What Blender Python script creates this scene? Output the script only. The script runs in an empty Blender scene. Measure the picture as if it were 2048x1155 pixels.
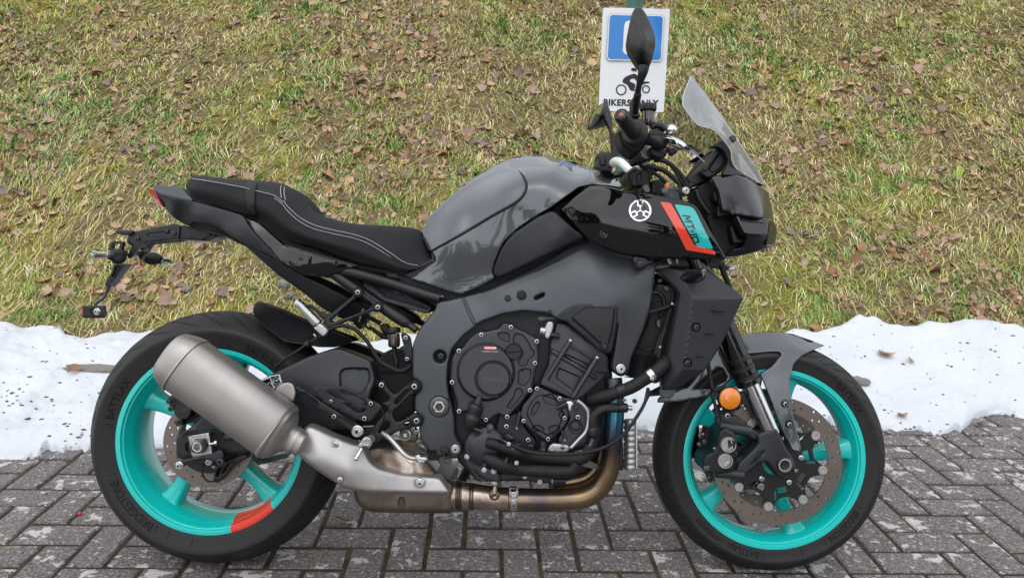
import bpy, math, random
import numpy as np
from mathutils import Matrix, Vector
from mathutils.geometry import delaunay_2d_cdt
rng = np.random.default_rng(7)
random.seed(7)
scene = bpy.context.scene
col = scene.collection
# ------------------------------------------------------------------ camera, sky, sun, exposure
F_PX, PITCH, ROLL, CAM_H = 1456.53, 0.213223, -0.028098, 1.092829
def Rx(a):
    c, s = math.cos(a), math.sin(a); return np.array([[1, 0, 0], [0, c, -s], [0, s, c]])
def Ry(a):
    c, s = math.cos(a), math.sin(a); return np.array([[c, 0, s], [0, 1, 0], [-s, 0, c]])
def Rz(a):
    c, s = math.cos(a), math.sin(a); return np.array([[c, -s, 0], [s, c, 0], [0, 0, 1]])
CAM_M = Rx(-PITCH) @ Ry(ROLL)              # columns: right, forward, up
CAM_C = np.array([0, 0, CAM_H])
cam_data = bpy.data.cameras.new('camera')
cam = bpy.data.objects.new('camera', cam_data); col.objects.link(cam)
cam_data.sensor_fit = 'HORIZONTAL'; cam_data.sensor_width = 36
cam_data.lens = 36 * F_PX / 2048
cam_data.clip_start = 0.05; cam_data.clip_end = 400
Mc = np.eye(4); Mc[:3, 0] = CAM_M[:, 0]; Mc[:3, 1] = CAM_M[:, 2]; Mc[:3, 2] = -CAM_M[:, 1]; Mc[:3, 3] = CAM_C
cam.matrix_world = Matrix(Mc.tolist())
scene.camera = cam
SUN_EL, SUN_ROT = math.radians(64), math.radians(200)
world = bpy.data.worlds.new('World'); scene.world = world; world.use_nodes = True
wn, wl = world.node_tree.nodes, world.node_tree.links
wn.clear()
sky = wn.new('ShaderNodeTexSky'); sky.sky_type = 'NISHITA'; sky.sun_disc = False
sky.sun_elevation = SUN_EL; sky.sun_rotation = SUN_ROT; sky.air_density = 1.0; sky.dust_density = 1.2; sky.ozone_density = 1.0
hs = wn.new('ShaderNodeHueSaturation'); hs.inputs['Saturation'].default_value = 0.22
bg = wn.new('ShaderNodeBackground'); bg.inputs['Strength'].default_value = 0.15
wo = wn.new('ShaderNodeOutputWorld')
wl.new(sky.outputs[0], hs.inputs['Color']); wl.new(hs.outputs[0], bg.inputs['Color']); wl.new(bg.outputs[0], wo.inputs['Surface'])
sun_d = bpy.data.lights.new('sun', 'SUN'); sun_d.energy = 0.5; sun_d.angle = math.radians(160); sun_d.color = (1.0, 0.98, 0.95)
sun = bpy.data.objects.new('sun', sun_d); col.objects.link(sun)
sd = Vector((math.sin(SUN_ROT) * math.cos(SUN_EL), math.cos(SUN_ROT) * math.cos(SUN_EL), math.sin(SUN_EL)))
sun.rotation_euler = sd.to_track_quat('Z', 'Y').to_euler()
vs = scene.view_settings
vs.view_transform = 'Standard'; vs.look = 'None'; vs.gamma = 1; vs.use_curve_mapping = False; vs.exposure = 1.05
scene.cycles.max_bounces = 6; scene.cycles.transparent_max_bounces = 12
scene.cycles.caustics_reflective = False; scene.cycles.caustics_refractive = False

# ------------------------------------------------------------------ unprojection: pixel of the photograph -> metres
BYAW, BX, BY, BLEAN, STEER = 0.019332, -0.027145, 1.683251, 0.221026, -0.043062
BM = Rz(BYAW) @ Rx(-BLEAN); BT = np.array([BX, BY, 0.0])
CO = BM.T @ (CAM_C - BT)                   # camera in the motorcycle's own frame
def rays(px):
    px = np.atleast_2d(np.asarray(px, float))
    d = np.stack([(px[:, 0] - 1024) / F_PX, np.ones(len(px)), -(px[:, 1] - 577.5) / F_PX], 1)
    return d @ CAM_M.T
def P(px, y):                              # points in the motorcycle frame (x forward, y to its left, z up) at lateral offset y
    d = rays(px) @ BM
    s = (np.asarray(y, float) - CO[1]) / d[:, 1]
    return CO + d * s[:, None]
def P1(x, y, lat): return P([(x, y)], lat)[0]
def G(px, py, z=0.0):                      # point at world height z seen at a pixel
    d = rays([(px, py)])[0]; return CAM_C + d * (z - CAM_H) / d[2]
def D(px, py, dist):                       # point at world distance y=dist seen at a pixel
    d = rays([(px, py)])[0]; return CAM_C + d * dist / d[1]
def conv(ox, oy, s):
    return lambda *pts: [(ox + p[0] / s, oy + p[1] / s) + tuple(p[2:]) for p in pts]
cA, cB, cC, cD = conv(160, 330, 3.5), conv(480, 340, 4.124), conv(800, 290, 3.5), conv(1160, 0, 2.886)
cE, cF, cG, cH = conv(1100, 330, 3.122), conv(160, 600, 2.139), conv(560, 560, 2.31), conv(880, 560, 2.407)
cI, cJ, cK, cL = conv(1280, 600, 2.139), conv(880, 620, 5.12), conv(880, 810, 4.655), conv(560, 560, 6.015)
cM, cN, cO, cQ, cR = conv(540, 740, 5.39), conv(310, 760, 5.02), conv(1150, 180, 5.25), conv(1330, 130, 2.888), conv(1220, 500, 3.611)

# ------------------------------------------------------------------ materials
MATS = {}
class NT:
    def __init__(s, name):
        m = bpy.data.materials.new(name); m.use_nodes = True; s.m = m
        s.n, s.l = m.node_tree.nodes, m.node_tree.links
        s.b = s.n['Principled BSDF']; MATS[name] = m
    def node(s, t, **kw):
        n = s.n.new(t)
        for k, v in kw.items():
            if hasattr(n, k) and k not in n.inputs: setattr(n, k, v)
            else: n.inputs[k].default_value = v
        return n
    def link(s, a, b): s.l.new(a, b)
    def coord(s, kind='Object'): return s.n.new('ShaderNodeTexCoord').outputs[kind]
    def noise(s, scale, detail=4, rough=.55, vec=None, dist=0):
        n = s.node('ShaderNodeTexNoise'); n.inputs['Scale'].default_value = scale; n.inputs['Detail'].default_value = detail
        n.inputs['Roughness'].default_value = rough; n.inputs['Distortion'].default_value = dist
        s.link(vec if vec is not None else s.coord(), n.inputs['Vector']); return n.outputs['Fac']
    def ramp(s, fac, stops, interp='LINEAR'):
        r = s.n.new('ShaderNodeValToRGB'); r.color_ramp.interpolation = interp
        e = r.color_ramp.elements
        while len(e) < len(stops): e.new(0.5)
        for k, (p, c) in zip(e, stops):
            k.position = p; k.color = (c[0], c[1], c[2], 1) if not isinstance(c, (int, float)) else (c, c, c, 1)
        s.link(fac, r.inputs[0]); return r.outputs[0]
    def mix(s, fac, a, b):
        n = s.n.new('ShaderNodeMix'); n.data_type = 'RGBA'
        for sock, v in ((n.inputs[0], fac), (n.inputs[6], a), (n.inputs[7], b)):
            if hasattr(v, 'is_linked'): s.link(v, sock)
            elif isinstance(v, (int, float)): sock.default_value = v
            else: sock.default_value = (v[0], v[1], v[2], 1)
        return n.outputs[2]
    def math(s, op, a, b=0.0):
        n = s.n.new('ShaderNodeMath'); n.operation = op
        for sock, v in ((n.inputs[0], a), (n.inputs[1], b)):
            if hasattr(v, 'is_linked'): s.link(v, sock)
            else: sock.default_value = v
        return n.outputs[0]
    def bump(s, h, strength=.2, dist=.001):
        n = s.n.new('ShaderNodeBump'); n.inputs['Strength'].default_value = strength; n.inputs['Distance'].default_value = dist
        s.link(h, n.inputs['Height']); s.link(n.outputs[0], s.b.inputs['Normal'])
    def set(s, **kw):
        for k, v in kw.items():
            i = s.b.inputs[k]
            if hasattr(v, 'is_linked'): s.link(v, i)
            elif isinstance(v, tuple) and i.type == 'RGBA': i.default_value = (*v, 1)
            else: i.default_value = v
        return s
def simple(name, color, rough=.5, metal=0., coat=0., grain=None, var=.12, coat_rough=.03, spec=.5, rvar=.1):
    t = NT(name)
    n = t.noise(9, 5)
    c = t.mix(n, tuple(x * (1 - var) for x in color), tuple(min(1, x * (1 + var)) for x in color))
    t.set(**{'Base Color': c, 'Metallic': metal, 'Coat Weight': coat, 'Coat Roughness': coat_rough, 'Specular IOR Level': spec})
    r = t.noise(23, 4)
    t.set(Roughness=t.math('ADD', t.math('MULTIPLY', r, rvar * 2), rough - rvar))
    if grain: t.bump(t.noise(grain[0], 3), grain[1], grain[2])
    return t
simple('gunmetal_paint', (.052, .058, .066), .30, .25, 1.0, coat_rough=.03, rvar=.03, var=.05)
simple('gunmetal_matt', (.045, .05, .056), .42, 0, rvar=.05)
simple('gloss_black', (.003, .003, .0035), .3, 0, 1.0, coat_rough=.02, rvar=.02, spec=0.)
simple('satin_black', (.010, .0105, .012), .40, 0, spec=.4, grain=(1500, .15, .0004))
simple('matt_plastic', (.020, .021, .024), .46, 0, spec=.4, grain=(1300, .25, .0005))
simple('black_plastic', (.009, .0095, .0105), .42, spec=.4)
simple('rubber_letter', (.0075, .0075, .0078), .7, spec=.2)
simple('cowl_black', (.007, .0072, .008), .3, 0, .7, coat_rough=.14, spec=.3)
simple('groove_black', (.003, .003, .003), .8)
simple('soft_black', (.009, .009, .010), .6, spec=.35)
simple('frame_paint', (.060, .064, .071), .40, .45, grain=(420, .35, .0012), rvar=.05)
simple('engine_paint', (.042, .044, .050), .36, .45, grain=(900, .2, .0006))
simple('engine_cast', (.022, .023, .026), .5, .2, grain=(500, .4, .001))
simple('swingarm_paint', (.030, .032, .036), .42, .3, grain=(700, .12, .0006))
simple('bare_alloy', (.46, .46, .45), .42, .85)
simple('zinc', (.52, .52, .51), .25, 1.0)
simple('chrome', (.72, .72, .72), .08, 1.0, rvar=.02)
simple('stanchion', (.55, .55, .56), .12, 1.0, rvar=.03)
simple('dark_steel', (.10, .10, .10), .4, .8)
simple('titanium', (.36, .338, .32), .47, .85, grain=(600, .14, .0004), var=.22, rvar=.14)
simple('shield_steel', (.42, .405, .388), .45, .85, grain=(700, .12, .0004), var=.16, rvar=.13)
simple('disc_steel', (.20, .165, .145), .36, .75, var=.25)
simple('wheel_teal', (.002, .53, .485), .34, 0, .55, coat_rough=.10, rvar=.07, var=.08)
simple('wheel_red', (.74, .035, .012), .3, 0, .6, coat_rough=.1, var=.03)
simple('decal_teal', (.006, .42, .40), .22, 0, 1.0, var=.02)
simple('decal_red', (.74, .045, .016), .22, 0, 1.0, var=.02)
simple('decal_black', (.006, .006, .006), .25, 0, 1.0)
simple('print_white', (.75, .75, .75), .4, var=.04)
simple('print_grey', (.06, .061, .066), .4, var=.04)
simple('red_lens', (.42, .008, .012), .12, 0, 1.0)
simple('orange_anodised', (.75, .16, .02), .3, .3)
simple('white_plastic', (.72, .72, .70), .35)
simple('stitch_thread', (.62, .62, .62), .7)
simple('brake_fluid', (.030, .012, .012), .12, 0, .8)
simple('bronze_lever', (.30, .29, .27), .25, .9)
simple('radiator_core', (.008, .008, .009), .55)
simple('leather_bark', (.10, .085, .07), .9, grain=(60, .8, .01))
def _rubber():
    t = NT('tyre_rubber')
    n = t.noise(30, 6, .7); d = t.noise(220, 3)
    c = t.mix(n, (.011, .011, .0115), (.026, .0255, .0255))
    t.set(**{'Base Color': c, 'Roughness': t.math('ADD', t.math('MULTIPLY', n, .25), .42), 'Specular IOR Level': .3})
    t.bump(d, .25, .0006)
_rubber()
def _seat():
    for name, c, g in (('seat_vinyl', (.009, .0094, .0104), 700), ('seat_suede', (.016, .0162, .018), 1600)):
        t = NT(name)
        v = t.node('ShaderNodeTexVoronoi'); v.inputs['Scale'].default_value = g; t.link(t.coord(), v.inputs['Vector'])
        n = t.noise(14, 5)
        t.set(**{'Base Color': t.mix(n, tuple(x * .8 for x in c), tuple(x * 1.25 for x in c)), 'Roughness': .62, 'Specular IOR Level': .22})
        t.bump(v.outputs['Distance'], .5, .0008)
_seat()
def _heat():
    # header pipe: straw, bronze, violet and blue tempering colours of the steel, along the pipe
    t = NT('heat_tinted_steel')
    co = t.coord(); sx = t.n.new('ShaderNodeSeparateXYZ'); t.link(co, sx.inputs[0])
    n = t.noise(16, 5, .6); n2 = t.noise(5, 3)
    fx = t.math('ADD', t.math('MULTIPLY', sx.outputs[0], 1.0), t.math('MULTIPLY', t.math('SUBTRACT', n, .5), .16))
    fx = t.math('ADD', t.math('MULTIPLY', fx, 1.0), .55)
    along = t.ramp(fx, [(.0, (.20, .16, .13)), (.16, (.30, .24, .19)), (.26, (.09, .065, .058)), (.36, (.24, .175, .12)), (.48, (.12, .085, .072)), (.58, (.27, .20, .12)), (.66, (.14, .115, .118)), (.75, (.29, .205, .115)), (.86, (.17, .115, .075)), (1., (.11, .078, .06))])
    fz = t.math('ADD', sx.outputs[2], t.math('MULTIPLY', t.math('SUBTRACT', n2, .5), .05))
    up = t.ramp(t.math('MULTIPLY', t.math('SUBTRACT', fz, .2), 2.5), [(.0, 0.), (.15, .0), (.3, 1.), (1., 1.)])
    upc = t.ramp(t.math('MULTIPLY', t.math('SUBTRACT', fz, .2), 2.5), [(.0, (.22, .15, .09)), (.22, (.11, .07, .052)), (.36, (.055, .05, .058)), (.45, (.045, .10, .17)), (.53, (.05, .19, .28)), (.60, (.07, .13, .15)), (.68, (.06, .072, .076)), (1., (.05, .058, .06))])
    t.set(**{'Base Color': t.mix(up, along, upc), 'Metallic': .9, 'Roughness': t.math('ADD', t.math('MULTIPLY', n, .25), .2)})
    t2 = NT('collector_steel')
    n = t2.noise(11, 6, .65, dist=.6)
    t2.set(**{'Base Color': t2.ramp(n, [(.3, (.10, .065, .05)), (.45, (.30, .22, .17)), (.55, (.48, .41, .35)), (.72, (.20, .13, .10))]), 'Metallic': .9, 'Roughness': .34})
    t3 = NT('chamber_steel')
    n = t3.noise(9, 6, .65, dist=.4)
    t3.set(**{'Base Color': t3.ramp(n, [(.3, (.10, .078, .065)), (.5, (.19, .155, .13)), (.75, (.27, .23, .20))]), 'Metallic': .85, 'Roughness': .42})
_heat()
def _amber():
    t = NT('amber_reflector')
    v = t.node('ShaderNodeTexVoronoi'); v.inputs['Scale'].default_value = 420; t.link(t.coord(), v.inputs['Vector'])
    t.set(**{'Base Color': t.ramp(v.outputs['Distance'], [(0., (.90, .29, .006)), (1., (.62, .14, .002))]), 'Roughness': .15, 'Coat Weight': 1.})
    t.bump(v.outputs['Distance'], .5, .001)
_amber()
def _glass(name, tint, gloss=.06, refl=1.0, milky=0):
    m = bpy.data.materials.new(name); m.use_nodes = True; n, l = m.node_tree.nodes, m.node_tree.links
    n.clear(); o = n.new('ShaderNodeOutputMaterial'); tr = n.new('ShaderNodeBsdfTransparent'); g = n.new('ShaderNodeBsdfGlossy')
    tr.inputs[0].default_value = (*tint, 1); g.inputs['Roughness'].default_value = gloss; g.inputs[0].default_value = (refl, refl, refl, 1)
    lw = n.new('ShaderNodeLayerWeight'); lw.inputs[0].default_value = .35
    no = n.new('ShaderNodeTexNoise'); no.inputs['Scale'].default_value = 60
    tc = n.new('ShaderNodeTexCoord'); l.new(tc.outputs['Object'], no.inputs['Vector'])
    mu = n.new('ShaderNodeMath'); mu.operation = 'MULTIPLY_ADD'; l.new(no.outputs['Fac'], mu.inputs[0]); mu.inputs[1].default_value = .10; l.new(lw.outputs['Fresnel'], mu.inputs[2])
    mx = n.new('ShaderNodeMixShader'); l.new(mu.outputs[0], mx.inputs[0]); l.new(tr.outputs[0], mx.inputs[1]); l.new(g.outputs[0], mx.inputs[2]); l.new(mx.outputs[0], o.inputs[0])
    if milky:
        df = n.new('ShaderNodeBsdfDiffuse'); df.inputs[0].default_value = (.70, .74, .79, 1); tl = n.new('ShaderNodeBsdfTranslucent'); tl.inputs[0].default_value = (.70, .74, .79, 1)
        m1 = n.new('ShaderNodeMixShader'); l.new(df.outputs[0], m1.inputs[1]); l.new(tl.outputs[0], m1.inputs[2]); m2 = n.new('ShaderNodeMixShader'); m2.inputs[0].default_value = milky
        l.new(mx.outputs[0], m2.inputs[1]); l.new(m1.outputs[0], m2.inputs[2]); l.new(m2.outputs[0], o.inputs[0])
    MATS[name] = m
_glass('screen_milky', (.62, .63, .64), milky=.36)  # near half of the windscreen: pale diffuse white mixed into the clear pane
_glass('smoked_screen', (.58, .59, .60)); _glass('clear_lens', (.8, .82, .84))
simple('smoked_edge', (.42, .44, .46), .15, coat=.6)
_glass('headlight_lens', (.35, .36, .38))

# ------------------------------------------------------------------ object helpers
def link(o, parent=None, M=None):
    col.objects.link(o)
    if parent is not None: o.parent = parent
    if M is not None: o.matrix_local = M
    return o
def tag(o, label=None, cat=None, group=None, kind=None):
    if label: o['label'] = label
    if cat: o['category'] = cat
    if group: o['group'] = group
    if kind: o['kind'] = kind
    return o
def empty(name, label=None, cat=None, parent=None, M=None, group=None):
    o = bpy.data.objects.new(name, None); o.empty_display_size = .1
    link(o, parent, M); return tag(o, label, cat, group)
def mesh_from(name, V, Fc, mats, smooth=38, midx=None):
    me = bpy.data.meshes.new(name)
    V = np.asarray(V, float)
    me.from_pydata(V.tolist(), [], [list(map(int, f)) for f in Fc])
    for m in (mats if isinstance(mats, (list, tuple)) else [mats]): me.materials.append(MATS[m])
    if midx is not None: me.polygons.foreach_set('material_index', np.asarray(midx, np.int32))
    me.update()
    if smooth:
        me.polygons.foreach_set('use_smooth', [True] * len(me.polygons))
        if smooth < 180: me.set_sharp_from_angle(angle=math.radians(smooth))
    return me
def obj(name, V, Fc, mat, parent=None, smooth=38, midx=None, M=None):
    return link(bpy.data.objects.new(name, mesh_from(name, V, Fc, mat, smooth, midx)), parent, M)
class MB:                                   # collects several shapes into ONE mesh
    def __init__(s): s.V, s.F, s.I, s.n = [], [], [], 0
    def add(s, VF, mi=0):
        V, Fc = VF[0], VF[1]
        s.V.append(np.asarray(V, float).reshape(-1, 3)); s.F += [[i + s.n for i in f] for f in Fc]; s.I += [mi] * len(Fc); s.n += len(V); return s
    def build(s, name, mat, parent=None, smooth=38, M=None):
        return obj(name, np.concatenate(s.V), s.F, mat, parent, smooth, s.I, M)
def flipx(VF):                              # mirror in the motorcycle's mid plane
    V = np.array(VF[0], float); V[:, 1] *= -1; return V, [list(f)[::-1] for f in VF[1]]
def both(VF):
    a, b = VF, flipx(VF); n = len(a[0])
    return np.concatenate([a[0], b[0]]), list(a[1]) + [[i + n for i in f] for f in b[1]]
def weld(VF, tol=6e-4):
    V = np.asarray(VF[0]).copy(); near = np.abs(V[:, 1]) < .004; V[near, 1] = 0; key = np.round(V / tol).astype(np.int64); first = {}; mp = np.arange(len(V))
    for i in np.where(near)[0]: mp[i] = first.setdefault(tuple(key[i]), i)
    Fc = []
    for f in VF[1]:
        g = [int(mp[i]) for i in f]; h = [a for a, b in zip(g, g[1:] + g[:1]) if a != b]
        if len(h) > 2: Fc.append(h)
    return V, Fc
def frame_of(d):
    d = np.asarray(d, float); d = d / np.linalg.norm(d)
    a = np.array([0, 0, 1.]) if abs(d[2]) < .9 else np.array([0, 1., 0])
    u = np.cross(a, d); u /= np.linalg.norm(u); return u, np.cross(d, u), d
def catmull(pts, n):
    pts = np.asarray(pts, float)
    if len(pts) == 2: t = np.linspace(0, 1, n)[:, None]; return pts[0] * (1 - t) + pts[1] * t
    k = np.r_[0, np.cumsum(np.maximum(1e-9, np.linalg.norm(np.diff(pts[:, :3], axis=0), axis=1)) ** .5)]
    ext = np.vstack([2 * pts[0] - pts[1], pts, 2 * pts[-1] - pts[-2]]); ke = np.r_[-(k[1] - k[0]), k, k[-1] + (k[-1] - k[-2])]
    # uniform arc sampling
    tt = np.linspace(0, k[-1], 40 * len(pts)); out = np.empty((len(tt), pts.shape[1]))
    idx = np.clip(np.searchsorted(k, tt, side='right') - 1, 0, len(pts) - 2)
    for q, (t, i) in enumerate(zip(tt, idx)):
        p0, p1, p2, p3 = ext[i:i + 4]; t0, t1, t2, t3 = ke[i:i + 4]
        A1 = (t1 - t) / (t1 - t0) * p0 + (t - t0) / (t1 - t0) * p1; A2 = (t2 - t) / (t2 - t1) * p1 + (t - t1) / (t2 - t1) * p2; A3 = (t3 - t) / (t3 - t2) * p2 + (t - t2) / (t3 - t2) * p3
        B1 = (t2 - t) / (t2 - t0) * A1 + (t - t0) / (t2 - t0) * A2; B2 = (t3 - t) / (t3 - t1) * A2 + (t - t1) / (t3 - t1) * A3
        out[q] = (t2 - t) / (t2 - t1) * B1 + (t - t1) / (t2 - t1) * B2
    L = np.r_[0, np.cumsum(np.linalg.norm(np.diff(out[:, :3], axis=0), axis=1))]
    s = np.linspace(0, L[-1], n)
    return np.stack([np.interp(s, L, out[:, j]) for j in range(out.shape[1])], 1)
def grid_faces(nu, nv, closed_v=False, off=0):
    Fc = []
    for i in range(nu - 1):
        for j in range(nv if closed_v else nv - 1):
            a, b = i * nv + j, i * nv + (j + 1) % nv
            Fc.append([a + off, b + off, b + nv + off, a + nv + off])
    return Fc
def tube(pts, r, n=None, sides=14, caps=True, smooth=True):
    """swept round bar through 3-D points; r a number or one radius per point"""
    pts = np.asarray(pts, float); rr = np.full(len(pts), r) if np.isscalar(r) else np.asarray(r, float)
    q = np.c_[pts, rr]
    if smooth and len(pts) > 2: q = catmull(q, n or max(8, 6 * len(pts)))
    C, R = q[:, :3], q[:, 3]; T = np.gradient(C, axis=0); T /= np.linalg.norm(T, axis=1)[:, None] + 1e-12
    u, v, _ = frame_of(T[0]); V = []
    a = np.linspace(0, 2 * math.pi, sides, endpoint=False)
    for i in range(len(C)):
        u = u - T[i] * (u @ T[i]); u /= np.linalg.norm(u); v = np.cross(T[i], u)
        V.append(C[i] + R[i] * (np.cos(a)[:, None] * u + np.sin(a)[:, None] * v))
    V = np.concatenate(V); Fc = grid_faces(len(C), sides, True)
    if caps: Fc += [list(range(sides))[::-1], list(range((len(C) - 1) * sides, len(C) * sides))]
    return V, Fc
def loft(st, up=(0, 0, 1), sides=28, e=2.0, n=None, caps=True):
    """stations (x,y,z, half height, half depth); superellipse section; 'up' gives the height direction"""
    q = np.asarray(st, float)
    if n: q = catmull(q, n)
    C = q[:, :3]; T = np.gradient(C, axis=0); T /= np.linalg.norm(T, axis=1)[:, None]
    a = np.linspace(0, 2 * math.pi, sides, endpoint=False); ca, sa = np.cos(a), np.sin(a)
    cx, sx = np.sign(ca) * np.abs(ca) ** (2 / e), np.sign(sa) * np.abs(sa) ** (2 / e)
    V = []
    for i in range(len(C)):
        h = np.asarray(up, float) - T[i] * np.dot(up, T[i]); h /= np.linalg.norm(h); w = np.cross(T[i], h)
        V.append(C[i] + q[i, 3] * sx[:, None] * h + q[i, 4] * cx[:, None] * w)
    V = np.concatenate(V); Fc = [f[::-1] for f in grid_faces(len(C), sides, True)]
    if caps: Fc += [list(range(sides)), list(range((len(C) - 1) * sides, len(C) * sides))[::-1]]
    return V, [f[::-1] for f in Fc]
def lathe(prof, segs=48, c=(0, 0, 0), d=(0, 1, 0), a0=0, a1=2 * math.pi):
    """profile [(along axis, radius)] turned about axis d through c"""
    u, v, w = frame_of(d); full = abs(a1 - a0 - 2 * math.pi) < 1e-6
    a = np.linspace(a0, a1, segs, endpoint=not full)
    V = [np.asarray(c) + w * p + r * (np.cos(a)[:, None] * u + np.sin(a)[:, None] * v) for p, r in prof]
    return np.concatenate(V), grid_faces(len(prof), segs, full)
def box(c, s, R=None, bev=.12):
    """box with chamfered edges: centre, full sizes, optional 3x3 axes (columns)"""
    s = np.asarray(s, float) / 2; b = min(s) * bev; V = []; Fc = []
    idx = {}
    for sx in (-1, 1):
        for sy in (-1, 1):
            for sz in (-1, 1):
                for k in range(3):
                    p = s - b; p[k] = s[k]; idx[sx, sy, sz, k] = len(V); V.append(p * (sx, sy, sz))
    for k in range(3):
        i, j = (k + 1) % 3, (k + 2) % 3
        for sg in (-1, 1):
            q = []
            for a, bb in ((-1, -1), (1, -1), (1, 1), (-1, 1)):
                t = [0, 0, 0]; t[k], t[i], t[j] = sg, a, bb; q.append(idx[t[0], t[1], t[2], k])
            Fc.append(q if sg > 0 else q[::-1])
        for a in (-1, 1):
            for bb in (-1, 1):
                q = []
                for kk, o in ((i, -1), (j, -1), (j, 1), (i, 1)):
                    t = [0, 0, 0]; t[k], t[i], t[j] = o, a, bb; q.append(idx[t[0], t[1], t[2], kk])
                Fc.append(q if a * bb < 0 else q[::-1])
    for sx in (-1, 1):
        for sy in (-1, 1):
            for sz in (-1, 1):
                q = [idx[sx, sy, sz, k] for k in range(3)]; Fc.append(q if sx * sy * sz > 0 else q[::-1])
    V = np.array(V)
    if R is not None: V = V @ np.asarray(R).T
    return V + np.asarray(c), Fc
def ball(c, r, sides=16):
    a = np.linspace(0, math.pi, sides // 2 + 1); r = np.broadcast_to(r, 3)
    V, Fc = lathe([(-math.cos(t), max(1e-4, math.sin(t))) for t in a], sides)
    return V * r + np.asarray(c), Fc
# ------------------------------------------------------------------ outline panels: a traced outline with a depth field, thickness and rolled edges
def seg_dist(p, loop):
    a, b = loop, np.roll(loop, -1, 0); ab = b - a; L = (ab ** 2).sum(1) + 1e-12
    out = np.full(len(p), 1e9)
    for s in range(0, len(p), 4000):
        q = p[s:s + 4000]
        t = np.clip(((q[:, None] - a) * ab).sum(2) / L, 0, 1)
        out[s:s + 4000] = np.sqrt((((a + t[..., None] * ab) - q[:, None]) ** 2).sum(2)).min(1)
    return out
def inside(p, loop):
    x, y = p[:, 0], p[:, 1]; r = np.zeros(len(p), bool); b = np.roll(loop, 1, 0)
    for (x1, y1), (x2, y2) in zip(loop, b):
        if y1 == y2: continue
        r ^= ((y1 > y) != (y2 > y)) & (x < (x2 - x1) * (y - y1) / (y2 - y1) + x1)
    return r
def area(l): x, y = l[:, 0], l[:, 1]; return .5 * np.sum(x * np.roll(y, -1) - y * np.roll(x, -1))
def rounded(pts, rc, step):
    """polygon with its corners rounded by rc, resampled"""
    pts = np.asarray(pts, float)[:, :2]; n = len(pts); out = []
    for i in range(n):
        p, a, b = pts[i], pts[i - 1], pts[(i + 1) % n]
        la, lb = np.linalg.norm(a - p), np.linalg.norm(b - p); r = min(rc, .45 * la, .45 * lb)
        if r < .3: out.append(p); continue
        s, e = p + (a - p) / la * r, p + (b - p) / lb * r
        k = max(2, min(7, int(r / step * 1.5) + 2))
        for t in np.linspace(0, 1, k): out.append((1 - t) ** 2 * s + 2 * t * (1 - t) * p + t * t * e)
    out = np.array(out); res = []
    for i in range(len(out)):
        a, b = out[i], out[(i + 1) % len(out)]; d = np.linalg.norm(b - a)
        if d < 1e-6: continue
        for t in np.arange(max(1, int(round(d / (step * 1.3))))) / max(1, int(round(d / (step * 1.3)))): res.append(a + (b - a) * t)
    return np.array(res)
def circ_px(cx, cy, r, n=None, ry=None, a=0):
    n = n or max(10, int(r * 1.6)); t = np.linspace(0, 2 * math.pi, n, endpoint=False); ry = ry or r
    x, y = r * np.cos(t), ry * np.sin(t); c, s = math.cos(a), math.sin(a)
    return [(cx + i * c - j * s, cy + i * s + j * c) for i, j in zip(x, y)]
def tps(ctrl):
    c = np.asarray(ctrl, float); X, z = c[:, :2] / 200., c[:, 2]; n = len(X)
    if n == 1: return lambda p: np.full(len(p), z[0])
    if n == 2: X = np.vstack([X, X[0] + [(X[1] - X[0])[1], -(X[1] - X[0])[0]]]); z = np.r_[z, z[0]]; n = 3
    def U(r): return np.where(r > 1e-9, r * r * np.log(np.maximum(r, 1e-9)), 0)
    K = U(np.linalg.norm(X[:, None] - X[None], axis=2)) + np.eye(n) * 1e-4
    Pm = np.c_[np.ones(n), X]; A = np.block([[K, Pm], [Pm.T, np.zeros((3, 3))]])
    w = np.linalg.lstsq(A, np.r_[z, 0, 0, 0], rcond=None)[0]
    def f(p):
        q = np.asarray(p, float) / 200.
        return np.concatenate([U(np.linalg.norm(b[:, None] - X[None], axis=2)) @ w[:n] + np.c_[np.ones(len(b)), b] @ w[n:] for b in np.array_split(q, max(1, len(q) // 5000))])
    return f
def facets(*tri):
    """convex faceted depth field: the farthest of several planes, each through three (px,py,y) points"""
    C = [np.linalg.solve(np.array([(a[0], a[1], 1.) for a in t]), np.array([a[2] for a in t])) for t in tri]
    return lambda p: np.max([np.c_[np.asarray(p, float)[:, :2], np.ones(len(p))] @ c for c in C], axis=0)
def offset_loop(l, d):
    t = np.roll(l, -1, 0) - np.roll(l, 1, 0); t /= np.linalg.norm(t, axis=1)[:, None] + 1e-9
    nrm = np.c_[-t[:, 1], t[:, 0]] * (1 if area(l) > 0 else -1); return l + nrm * d
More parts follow.
